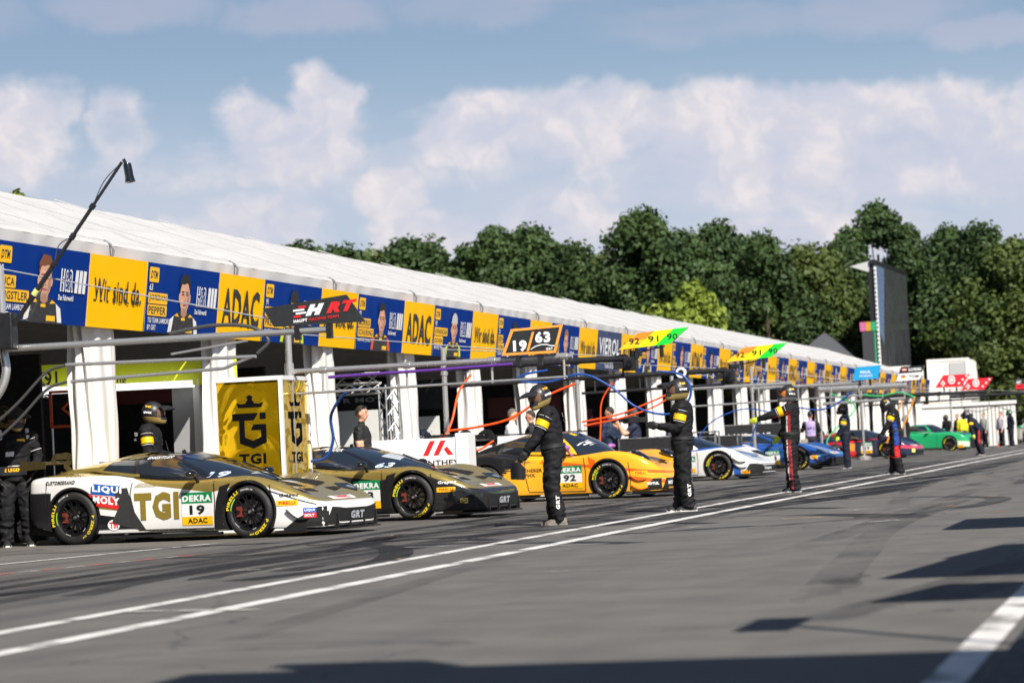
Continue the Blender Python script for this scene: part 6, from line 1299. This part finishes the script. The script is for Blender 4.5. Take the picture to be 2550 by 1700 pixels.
hose('green hose draped along the dark boom', [(-12.3, 107.8, 2.5), (-11.6, 107.8, 2.42), (-10.9, 107.8, 2.52), (-10.3, 107.8, 2.3)], m_greenh(), .035)
hose('amber hose dropping behind the dark red car, left strand', [(-10.7, 107.5, 2.3), (-11.0, 107.5, 1.7), (-11.3, 107.5, 1.0), (-11.45, 107.5, .6)], M('amber_hose', lin((236, 150, 30)), .4), .04)
hose('amber hose dropping behind the dark red car, right strand', [(-10.3, 107.5, 2.3), (-10.6, 107.5, 1.6), (-10.9, 107.5, 1.0), (-11.0, 107.5, .7)], M('amber_hose'), .04)
hose('thin black cable looping below the farthest boom', [(-12, 148.8, 2.2), (-11, 148.8, 1.9), (-10, 148.8, 2.1), (-9, 148.8, 1.8), (-8, 148.8, 2.2)], M('grey_hose'), .03)
hose('purple hose strapped under the steel boom', [(-11.9, 37.93, 2.13), (-11.2, 37.93, 2.14), (-10.2, 37.93, 2.15), (-9.2, 37.93, 2.17)], M('purple_hose', lin((92, 48, 140)), .4), .03)
hose('thin black cable hanging between the far booms', [(-12.2, 92, 2.2), (-11.6, 92, 1.5), (-11.9, 92, .8)], M('grey_hose'), .02)
# sign boards on the booms
def board(label, y, pts, th, mat, draw, rise=0., group='team sign boards on the booms'):
    """flat board facing the camera side (-y); pts in x,z"""
    cx = sum(p[0] for p in pts) / len(pts); t = thing('sign_board', label, 'sign', (cx, y, 0), 0, group); P = [(a - cx, b) for a, b in pts]
    q = MB().use(mat); n = len(P); q.add([(a, 0, b) for a, b in P] + [(a, th, b) for a, b in P], [tuple(range(n)), tuple(range(n, 2 * n))[::-1]] + [((i + 1) % n, i, n + i, n + (i + 1) % n) for i in range(n)]); q.build('panel', t)
    q = MB(); draw(q, Matrix(((1, 0, 0, -cx), (0, 0, -1, -.004), (0, 1, 0, 0), (0, 0, 0, 1)))); q.build('lettering', t)
    lo = min(b for a, b in P)
    for f in (.25, .6): q = MB().use(m_black()); x = P[0][0] + (max(a for a, b in P) - P[0][0]) * f; q.box(x - .03, x + .03, .005, th + .03, lo - .16, lo + .05); q.build('bracket', t)
    return t
def d_hrt(q, X):
    K = Matrix(((1, 0, 0, 0), (.06, 1, 0, .565), (0, 0, 1, 0), (0, 0, 0, 1)))
    q.use(m_white()); put_text(q, 'H', -9.39, 2.535, .22, .12, X @ K, .09, .35, .003); rect(q, -9.53, -9.40, 2.60, 2.62, X @ K, .003); rect(q, -9.50, -9.38, 2.565, 2.585, X @ K, .003); put_text(q, 'HAUPT', -9.53, 2.475, .16, .035, X @ K, .05, 0, .003)
    q.use(m_red()); put_text(q, 'RT', -9.15, 2.535, .36, .12, X @ K, .07, .35, .003); put_text(q, 'RACING TEAM', -9.35, 2.478, .34, .03, X @ K, .03, 0, .003); rect(q, -9.47, -9.38, 2.63, 2.652, X @ K, .003); rect(q, -9.53, -9.44, 2.53, 2.552, X @ K, .003)
board('black slanted sign board with red and white lettering on the nearest boom', 29.2, [(-9.76, 2.44), (-8.72, 2.44), (-8.92, 2.745), (-9.88, 2.65)], .05, M('sign_black', (.02, .022, .024), .45), d_hrt)
def d_19(q, X):
    q.use(m_white()); put_text(q, '19', -9.17, 2.335, .2, .16, X, .05, 0, .003); put_text(q, '63', -8.85, 2.44, .22, .16, X, .05, 0, .003)
    pts = [(-8.92, 2.35), (-8.85, 2.39), (-8.76, 2.41), (-8.68, 2.405), (-8.62, 2.385), (-8.55, 2.385)]
    q.add([(a, b + d, .003) for a, b in pts for d in (0, .014)], [(2 * i, 2 * i + 2, 2 * i + 3, 2 * i + 1) for i in range(5)], X); put_text(q, 'GRT', -8.7, 2.335, .1, .035, X, .04, 0, .003)
    q.use(M('sign_orange', lin((246, 156, 62)), .45)); rect(q, -8.98, -8.945, 2.335, 2.6, X, .003, .09)
    a = [(-9.34, 2.29), (-8.56, 2.29), (-8.44, 2.68), (-9.19, 2.655)]; b = [(-9.285, 2.325), (-8.59, 2.325), (-8.49, 2.645), (-9.155, 2.622)]
    q.add([(x, z, .003) for x, z in a + b], [(i, (i + 1) % 4, 4 + (i + 1) % 4, 4 + i) for i in range(4)], X)
board('black board with orange frame and two white racing numbers', 37.9, [(-9.34, 2.29), (-8.56, 2.29), (-8.44, 2.68), (-9.19, 2.655)], .05, M('sign_black'), d_19)
def d_92(x, z, s, k):
    def f(q, X):
        def sl(a, b, m, z0=0., z1=.28, o=.003): q.use(m); poly(q, [(x + s * (a + z0 * 1.25), z + s * z0 + .06 * s * a), (x + s * (b + z0 * 1.25), z + s * z0 + .06 * s * b), (x + s * (b + z1 * 1.25), z + s * z1 + .06 * s * b), (x + s * (a + z1 * 1.25), z + s * z1 + .06 * s * a)], X, o)
        O = M('sign_amber', lin((246, 196, 30)), .4); Y = M('sign_lemon', lin((246, 240, 10)), .4); G = M('sign_green', lin((30, 226, 60)), .4); D_ = M('sign_orange2', lin((240, 140, 40)), .4)
        sl(0, .32, O); sl(.32, .66, Y); sl(.66, .93, G); sl(.02, .32, D_, .15, .28, .0045)
        q.use(m_black())
        for i, n_ in enumerate(('92', '91', '90')): put_text(q, n_, x + s * (.2 + .345 * i), z + s * (.085 + .022 * i), .19 * s, .11 * s, X, .015, 0, .008)
    return f
for lab, y, x, z, s in (('sign shading from orange through yellow to green, nearer of the two', 46.35, -9.38, 2.58, .95), ('sign shading from orange through yellow to green, farther of the two', 57.1, -9.3, 2.58, 1.0)):
    board(lab, y, [(x, z), (x + .93 * s, z + .056 * s), (x + 1.28 * s, z + .336 * s), (x + .35 * s, z + .28 * s)], .06, M('sign_amber', lin((246, 196, 30)), .4), d_92(x, z, s, 0))
def simple(label, y, x0, x1, z0, z1, sl, mat, items): board(label, y, [(x0, z0), (x1, z0 + .03), (x1 + sl, z1 + .03), (x0 + sl, z1)], .06, mat, lambda q, X: [put_text(q.use(m_), s, x0 + (x1 - x0) * a, z0 + (z1 - z0) * b, (x1 - x0) * w, (z1 - z0) * h, X, .03, 0, .004) if s else rect(q.use(m_), x0 + (x1 - x0) * a, x0 + (x1 - x0) * (a + w), z0 + (z1 - z0) * b, z0 + (z1 - z0) * (b + h), X, .004) for s, a, b, w, h, m_ in items])
simple('sky blue slanted sign board', 80.4, -9.45, -8.72, 2.52, 2.90, .10, M('sign_skyblue', lin((24, 150, 206)), .45), [('PAUL', .32, .5, .42, .22, m_white), ('MOTORSPORT', .28, .25, .52, .14, m_white)])
t = board('two tier sign board, black above and white below with two small flags', 95.5, [(-9.75, 2.72), (-8.95, 2.74), (-8.75, 3.22), (-9.55, 3.2)], .06, M('sign_white', (.75, .75, .73), .45), lambda q, X: (poly(q.use(m_black), [(-9.64, 2.98), (-8.85, 3.0), (-8.75, 3.22), (-9.55, 3.2)], X, .003), put_text(q.use(m_white), 'LUGGI', -9.3, 3.05, .42, .1, X, .05, 0, .006), put_text(q.use(m_black), 'TOM', -9.3, 2.81, .32, .1, X, .01, 0, .006),
    [rect(q.use(m_), -9.52, -9.37, 3.05 + .035 * i, 3.085 + .035 * i, X, .006) for i, m_ in enumerate((m_red, m_white, m_red))], [rect(q.use(m_), -9.56, -9.42, 2.82 + .03 * i, 2.85 + .03 * i, X, .006) for i, m_ in enumerate((m_yellow, m_red, m_black))]))
def d_red(x0, z0, s):
    def f(q, X):
        q.use(m_white()); ell(q, x0 + .62 * s, z0 + .27 * s, .13 * s, .16 * s, X, .004); rect(q, x0 + .22 * s, x0 + .38 * s, z0 + .12 * s, z0 + .18 * s, X, .004); rect(q, x0 + .27 * s, x0 + .33 * s, z0 + .05 * s, z0 + .25 * s, X, .004)
        for i in range(3): rect(q, x0 + (.84 + .14 * i) * s, x0 + (.92 + .14 * i) * s, z0 + (.1 + .13 * i) * s, z0 + (.16 + .13 * i) * s, X, .004)
        q.use(M('sign_red', lin((222, 34, 48)), .45)); ell(q, x0 + .62 * s, z0 + .27 * s, .09 * s, .11 * s, X, .006); q.use(m_white()); ell(q, x0 + .62 * s, z0 + .27 * s, .06 * s, .07 * s, X, .008)
    return f
for lab, y, x, z, s in (('red slanted sign with a white round emblem, left of two', 108, -9.55, 2.62, 1.05), ('red slanted sign with a white round emblem, right of two', 124, -9.85, 2.7, 1.1)):
    board(lab, y, [(x, z), (x + .95 * s, z), (x + 1.3 * s, z + .45 * s), (x + .32 * s, z + .45 * s)], .06, M('sign_red', lin((222, 34, 48)), .45), d_red(x, z, s))
simple('dark rectangular sign board with a red name strip and blue green corner', 149, -9.0, -7.7, 2.95, 3.5, .0, M('sign_black'), [('', .04, .06, .66, .42, M('sign_red')), ('ABT', .06, .55, .2, .3, m_white), ('MAMA | RICH', .1, .16, .52, .22, m_white), ('', .71, .05, .1, .9, M('sign_skyblue', lin((24, 150, 206)), .45)), ('6', .86, .25, .1, .5, m_white)])
# gold panel box
t = thing('display_box', 'tall box of mirror gold panels in a white frame between the first two cars', 'display box', (-12.46, 37.45, 0))
gm = bpy.data.materials.new('gold_mirror'); gm.use_nodes = True; N_ = NT(gm.node_tree); b_ = gm.node_tree.nodes['Principled BSDF']
N_.put(b_.inputs['Base Color'], (.80, .50, .01, 1)); b_.inputs['Metallic'].default_value = .8; b_.inputs['Roughness'].default_value = .07
bp = N_.n('ShaderNodeBump'); bp.inputs['Strength'].default_value = .8; bp.inputs['Distance'].default_value = .06
gm.node_tree.links.new(N_.noise(N_.n('ShaderNodeTexCoord').outputs['Object'], 1.5, 1.5, .4, dist=1.0), bp.inputs['Height']); gm.node_tree.links.new(bp.outputs[0], b_.inputs['Normal'])
q = MB().use(gm); q.box(-.95, -.03, .0, .02, .02, 2.12); q.build('front_panel', t); q = MB().use(gm); q.box(-.02, 0, .04, 1.17, .02, 2.12); q.build('side_panel', t)
q = MB().use(M('frame_white', (.74, .73, .72), .4)); f_ = .03
for x, y in ((-.98, 0), (0, 0), (0, 1.2), (-.98, 1.2)): q.box(x - f_, x + f_ * .8, y - f_, y + f_, 0, 2.16)
for z in (2.12, .0):
    q.box(-.95, -.03, -f_, f_, z, z + .06); q.box(-.95, -.03, 1.17, 1.2 + f_, z, z + .06); q.box(-f_, f_ * .8, f_, 1.17, z, z + .06); q.box(-1.0, -.95, f_, 1.17, z, z + .06)
q.build('frame', t); q = MB().use(M('inner_dark')); q.box(-.94, -.04, .1, 1.15, .03, 2.1); q.build('core', t)
def crest(q, X, w):
    q.use(M('emblem_black', (.004, .004, .005), .9, spec=.05)); k = w
    poly(q, [(-.17 * k, .30), (.17 * k, .30), (.2 * k, .37), (.13 * k, .35), (.09 * k, .355), (-.09 * k, .355), (-.13 * k, .35), (-.2 * k, .37)], X); poly(q, [(-.07 * k, .35), (.07 * k, .35), (.03 * k, .42), (.05 * k, .45), (0, .48), (-.05 * k, .45), (-.03 * k, .42)], X)
    poly(q, [(-.27 * k, .22), (.12 * k, .22), (.05 * k, .12), (-.27 * k, .12)], X); rect(q, .14 * k, .23 * k, .13, .22, X); poly(q, [(-.17 * k, .12), (-.09 * k, .12), (-.09 * k, -.12), (-.17 * k, -.2)], X); poly(q, [(-.17 * k, -.2), (-.09 * k, -.12), (.03 * k, -.17), (.03 * k, -.28)], X)
    poly(q, [(.03 * k, -.28), (.03 * k, -.17), (.15 * k, -.12), (.23 * k, -.2)], X); poly(q, [(.23 * k, -.2), (.15 * k, -.12), (.15 * k, -.02), (.23 * k, .06)], X); poly(q, [(.15 * k, -.02), (.23 * k, .06), (.04 * k, .06), (0, -.02)], X)
    put_text(q, 'TGI', -.19 * k, -.5, .4 * k, .15, X, .04)
q = MB(); crest(q, Matrix(((1, 0, 0, -.47), (0, 0, -1, -.004), (0, 1, 0, 1.45), (0, 0, 0, 1))), 1.); q.build('emblem', t)
q = MB(); crest(q, basis((.004, .6, 1.45), (0, 1, 0), (0, 0, 1)), 1.2); q.build('emblem', t)
# white team wall with red strokes, plain white wall, dark flight cases
t = thing('team_wall', 'white team wall with slanted red strokes behind the black and gold car', 'barrier', (-12.45, 44.5, 0)); mw = M('wall_white', (.8, .79, .78), .4, var=.03)
q = MB().use(mw); q.box(-1.0, .62, 0, .07, 0, 1.24, None, .02); q.box(.62, .84, -.02, .5, 0, 1.3, None, .02); q.build('panel', t); q = MB().use(m_black()); q.box(.1, .6, -.01, .09, 1.245, 1.285); q.build('top_trim', t)
X = Matrix(((1, 0, 0, .2), (0, 0, -1, -.004), (0, 1, 0, .95), (0, 0, 0, 1))); q = MB().use(m_red()); poly(q, [(-.14, 0), (-.05, 0), (.08, .24), (-.01, .24)], X); poly(q, [(.04, 0), (.13, 0), (.26, .24), (.17, .24)], X); poly(q, [(.22, .1), (.28, .14), (.38, 0), (.29, 0)], X); q.build('red_strokes', t)
q = MB().use(m_black()); put_text(q, 'MANTHEY', -.3, -.17, .78, .09, X, .02); q.build('lettering', t)
t = thing('barrier', 'plain white barrier with black top edge behind the orange car', 'barrier', (-12.9, 54.6, 0)); q = MB().use(mw); q.box(-1.1, 1.1, 0, .06, 0, 1.28); q.build('panel', t); q = MB().use(m_black()); q.box(-1.12, 1.12, -.01, .07, 1.285, 1.31); q.build('top_trim', t)
def case(label, x, y, w, d, h, word=None):
    t = thing('flight_case', label, 'flight case', (x, y, 0), 0, 'black equipment cases before the curtains'); q = MB().use(M('case_black', (.016, .016, .018), .5)); q.box(-w / 2, w / 2, 0, d, .08, h, None, .01); q.build('body', t); q = MB().use(m_alu())
    for a in (-w / 2, w / 2):
        for b in (0, d): q.box(a - .015, a + .015, b - .015, b + .015, .06, h + .01)
    q.box(-w / 2, w / 2, -.015, .012, h - .01, h + .015); q.box(w / 2 - .012, w / 2 + .015, 0, d, h - .01, h + .015); q.build('edging', t)
    if word: q = MB().use(m_white()); put_text(q, word, -w * .42, h * .7, w * .7, h * .11, Matrix(((1, 0, 0, 0), (0, 0, -1, -.018), (0, 1, 0, 0), (0, 0, 0, 1))), .03); q.build('lettering', t)
case('wide black case behind the cameraman', -12.0, 62.5, 1.5, .8, 1.12); case('black case with white capitals left of the man in red trim', -13.35, 86.5, 1.9, .8, 1.45, 'LANDGRAF'); case('low black case behind the blue and white car', -12.4, 73, 1.4, .7, 1.1)
t = thing('service_cart', 'open metal cart with air bottles behind the white car', 'cart', (-12.5, 71, 0)); q = MB().use(m_alu())
for a in (-.6, .6):
    for b in (-.3, .3): q.box(a - .02, a + .02, b - .02, b + .02, 0, 1.25)
for z in (.3, 1.2): q.box(-.6, .6, -.32, .32, z, z + .04)
q.build('frame', t); q = MB().use(M('bottle_grey', (.1, .1, .1), .4)); [q.lathe([(0, .34), (.1, .34), (.1, 1.0), (.04, 1.1), (0, 1.1)], 14, Matrix.Translation((a, 0, 0))) for a in (-.35, 0, .35)]; q.build('bottle', t, 40)
# inside the garages
t = thing('garage_fascia', 'lime green garage fascia with black racing number', 'fascia', (-16.7, 39.9, 0)); ml = M('lime_fascia', (.60, .66, .02), .5); MX = Matrix.Rotation(R(14), 4, 'Z')
q = MB().use(ml); q.box(-1.6, 2.6, 0, .05, 2.2, 2.62, MX); q.build('panel', t); q = MB().use(m_black()); XX = MX @ Matrix(((1, 0, 0, 0), (0, 0, -1, -.004), (0, 1, 0, 0), (0, 0, 0, 1))); put_text(q, '91', -.35, 2.28, .2, .24, XX, .02); put_text(q, 'T. Preining', .2, 2.26, .7, .13, XX, .01); rect(q, .05, .15, 2.28, 2.36, XX); q.build('lettering', t)
q = MB().use(M('strip_white', (.8, .8, .78), .4, emit=1.1)); q.box(-.75, 1.95, -.3, -.05, 2.17, 2.2, MX); q.add([MX @ Vector(p) for p in ((-.75, -.3, 2.168), (1.95, -.3, 2.168), (1.95, -.34, 2.27), (-.75, -.34, 2.27))], [(0, 1, 2, 3)]); q.build('light_strip', t)
t = thing('marker_frame', 'orange frame with a chevron on a pole inside the left garage', 'pit board', (-16.2, 38.3, 0)); mo = M('marker_orange', lin((236, 96, 34)), .4); q = MB().use(mo); X = basis((0, 0, 0), (.97, .237, 0), (0, 0, 1))
for a, b, c_, d_ in ((-.12, .42, 2.13, 2.17), (-.12, .42, 1.62, 1.66), (-.12, -.08, 1.66, 2.13)): q.box(a, b, c_, d_, -.02, .02, X)
for s in (1, -1): q.add([X @ Vector(p) for p in ((.05, 1.9, .01), (.1, 1.9, .01), (.34, 1.9 + s * .2, .01), (.34, 1.9 + s * .27, .01))], [(0, 1, 2, 3)])
q.build('frame', t); q = MB().use(m_alu()); q.tube([(-.1, 0, 0), (-.1, 0, 1.62)], .018, 8); q.build('pole', t)
t = thing('door_board', 'grey and white door panel beside the gold box', 'door panel', (-14.95, 40.4, 0)); q = MB().use(M('panel_grey', (.3, .3, .31), .5)); q.box(-.25, .1, 0, .05, 0, 2.2); q.build('panel', t); q = MB().use(mw); q.box(.1, .2, -.02, .06, 0, 2.3); q.build('frame', t)
def truss(label, a, b, s=.26):
    t = thing('truss', label, 'truss', a, 0, 'aluminium trusses in the garages'); d = Vector(b) - Vector(a); q = MB().use(m_alu()); n = max(2, int(d.length / s)); u = d.normalized(); p = u.orthogonal().normalized(); r_ = u.cross(p); cs = [p * s * .5 * i + r_ * s * .5 * j for i, j in ((1, 1), (-1, 1), (-1, -1), (1, -1))]
    for c_ in cs: q.tube([c_, d + c_], .022, 8)
    q.build('chord', t, 40); q = MB().use(m_alu())
    for i in range(n):
        for k in range(4): q.tube([cs[k] + d * i / n, cs[(k + 1) % 4] + d * (i + 1) / n], .011, 5)
    q.build('lacing', t, 40)
truss('upright lattice truss behind the man in black polo', (-13.95, 48.0, 0), (-13.95, 48.0, 2.25)); truss('level lattice truss above the man in black polo', (-16.6, 47.7, 2.3), (-14.1, 48.0, 2.3)); truss('level dark lattice truss beside the lime fascia at the left edge', (-20.0, 38.9, 2.3), (-16.9, 39.6, 2.3))
def wallp(label, x, y, w, z0, z1, mat, items=(), rz=14):
    t = thing('garage_board', label, 'wall panel', (x, y, 0), R(rz), 'panels inside the garages'); q = MB().use(mat); q.box(-w / 2, w / 2, 0, .05, z0, z1); q.build('panel', t)
    if items:
        q = MB(); XX = Matrix(((1, 0, 0, 0), (0, 0, -1, -.004), (0, 1, 0, 0), (0, 0, 0, 1)))
        for s, a, b, w_, h_, m_ in items: put_text(q.use(m_), s, a, b, w_, h_, XX, .03)
        q.build('lettering', t)
GW = M('garage_white', (.5, .5, .48), .5)
wallp('pale garage panel with black capitals behind the man in black polo', -16.2, 49.2, 3.4, 0, 1.85, GW, [('KÜS', .35, 1.3, .55, .16, m_black), ('KÜS', -1.0, 1.3, .5, .16, m_black)]); wallp('pale garage panel with small dark lettering by the steel post', -15.8, 54.4, 2.0, 0, 1.75, GW, [('TRIUMPH', -.7, 1.2, .8, .08, m_black)])
wallp('black fascia with grey capitals above the pale panel by the steel post', -16, 54.6, 2.6, 1.9, 2.5, M('inner_dark'), [('R MOTOR', -.8, 2.1, 1.2, .1, M('grey_print'))])
wallp('dark red panel high inside the garage behind the gold box', -16.2, 43.9, 2.4, 2.05, 2.35, M('dark_red', (.10, .012, .014), .5)); wallp('bright red panel inside the garage behind the forearm', -15.6, 75.2, 1.1, 1.55, 1.75, M('sign_red'))
wallp('dark red panel inside the garage behind the second steel post', -16, 67, 1.8, 1.8, 2.3, M('dark_red')); wallp('magenta panel inside the garage behind the cameraman', -15.8, 72.4, .7, 1.7, 2.0, M('magenta', (.12, .01, .06), .5))
t = thing('covered_car', 'dark green car nose with white stripe inside the garage', 'car', (-14.8, 48.9, 0), R(-15)); q = MB().use(M('dark_green_paint', (.012, .035, .02), .15, coat=.5)); q.grid(lambda u, v: Vector((-1.2 + 1.9 * u, (v - .5) * 1.5 * (1 - .15 * u * u), .4 + 1.05 * math.sin(math.pi * (.18 + .5 * u)) * (1 - (2 * v - 1) ** 4 * .35) - .55 * u)), 14, 10); q.build('body', t, 50); q = MB().use(mw); q.add([(-.2, -.6, 1.28), (.12, -.62, 1.12), (.05, -.66, 1.06), (-.16, -.64, 1.08)], [(0, 1, 2, 3)]); q.build('stripe', t)
# traffic cones, jack, loose wheels
for lab, x, y in (('orange and white traffic cone left of the farthest crew member', -9.75, 147), ('orange and white traffic cone right of the farthest crew member', -7.75, 147)):
    t = thing('traffic_cone', lab, 'traffic cone', (x, y, 0), 0, 'traffic cones at the lane end'); q = MB().use(M('cone_orange', lin((236, 84, 40)), .5)); q.box(-.2, .2, -.2, .2, 0, .05); q.lathe([(.165, .05), (.14, .2)], 16); q.lathe([(.11, .38), (.08, .55)], 16); q.lathe([(.05, .7), (.03, .82), (0, .82)], 16); q.build('body', t, 40); q = MB().use(m_white()); q.lathe([(.14, .2), (.11, .38)], 16); q.lathe([(.08, .55), (.05, .7)], 16); q.build('band', t, 40)
t = thing('loose_wheel', 'upright slick tyre leaning by the green hose', 'tyre', (-11.3, 90.5, .36), R(20)); tyo = link('tyre', WH[(1, (246, 214, 20))][1], t); t.rotation_euler = (R(14), 0, R(35))
t = thing('trolley', 'red trolley jack with blue wheel behind the white car', 'jack', (-15.0, 35.2, 0)); q = MB().use(m_red()); q.tube([(-.1, 0, .25), (0, .1, .6), (.02, .12, .95)], .035, 8); q.box(-.15, .2, -.1, .1, .12, .22, None, .02); q.build('body', t, 40); q = MB().use(M('wheel_blue', (.03, .08, .14), .4)); q.lathe([(.03, -.05), (.11, -.05), (.12, 0), (.11, .05), (.03, .05)], 18, Matrix.Translation((.18, -.1, .12)) @ Matrix.Rotation(R(90), 4, 'X')); q.build('wheel', t, 40)
t = thing('connector', 'small black cable connector on the asphalt at the left', 'connector', (-13.0, 26.6, 0)); q = MB().use(m_black()); q.box(-.09, .09, -.05, .05, 0, .08, None, .015); q.tube(curve_pts([(.09, 0, .03), (.3, .05, .02), (.32, -.2, .02), (0, -.35, .02), (-.5, -.3, .02)], 6), .012, 6); q.build('plug', t, 40)
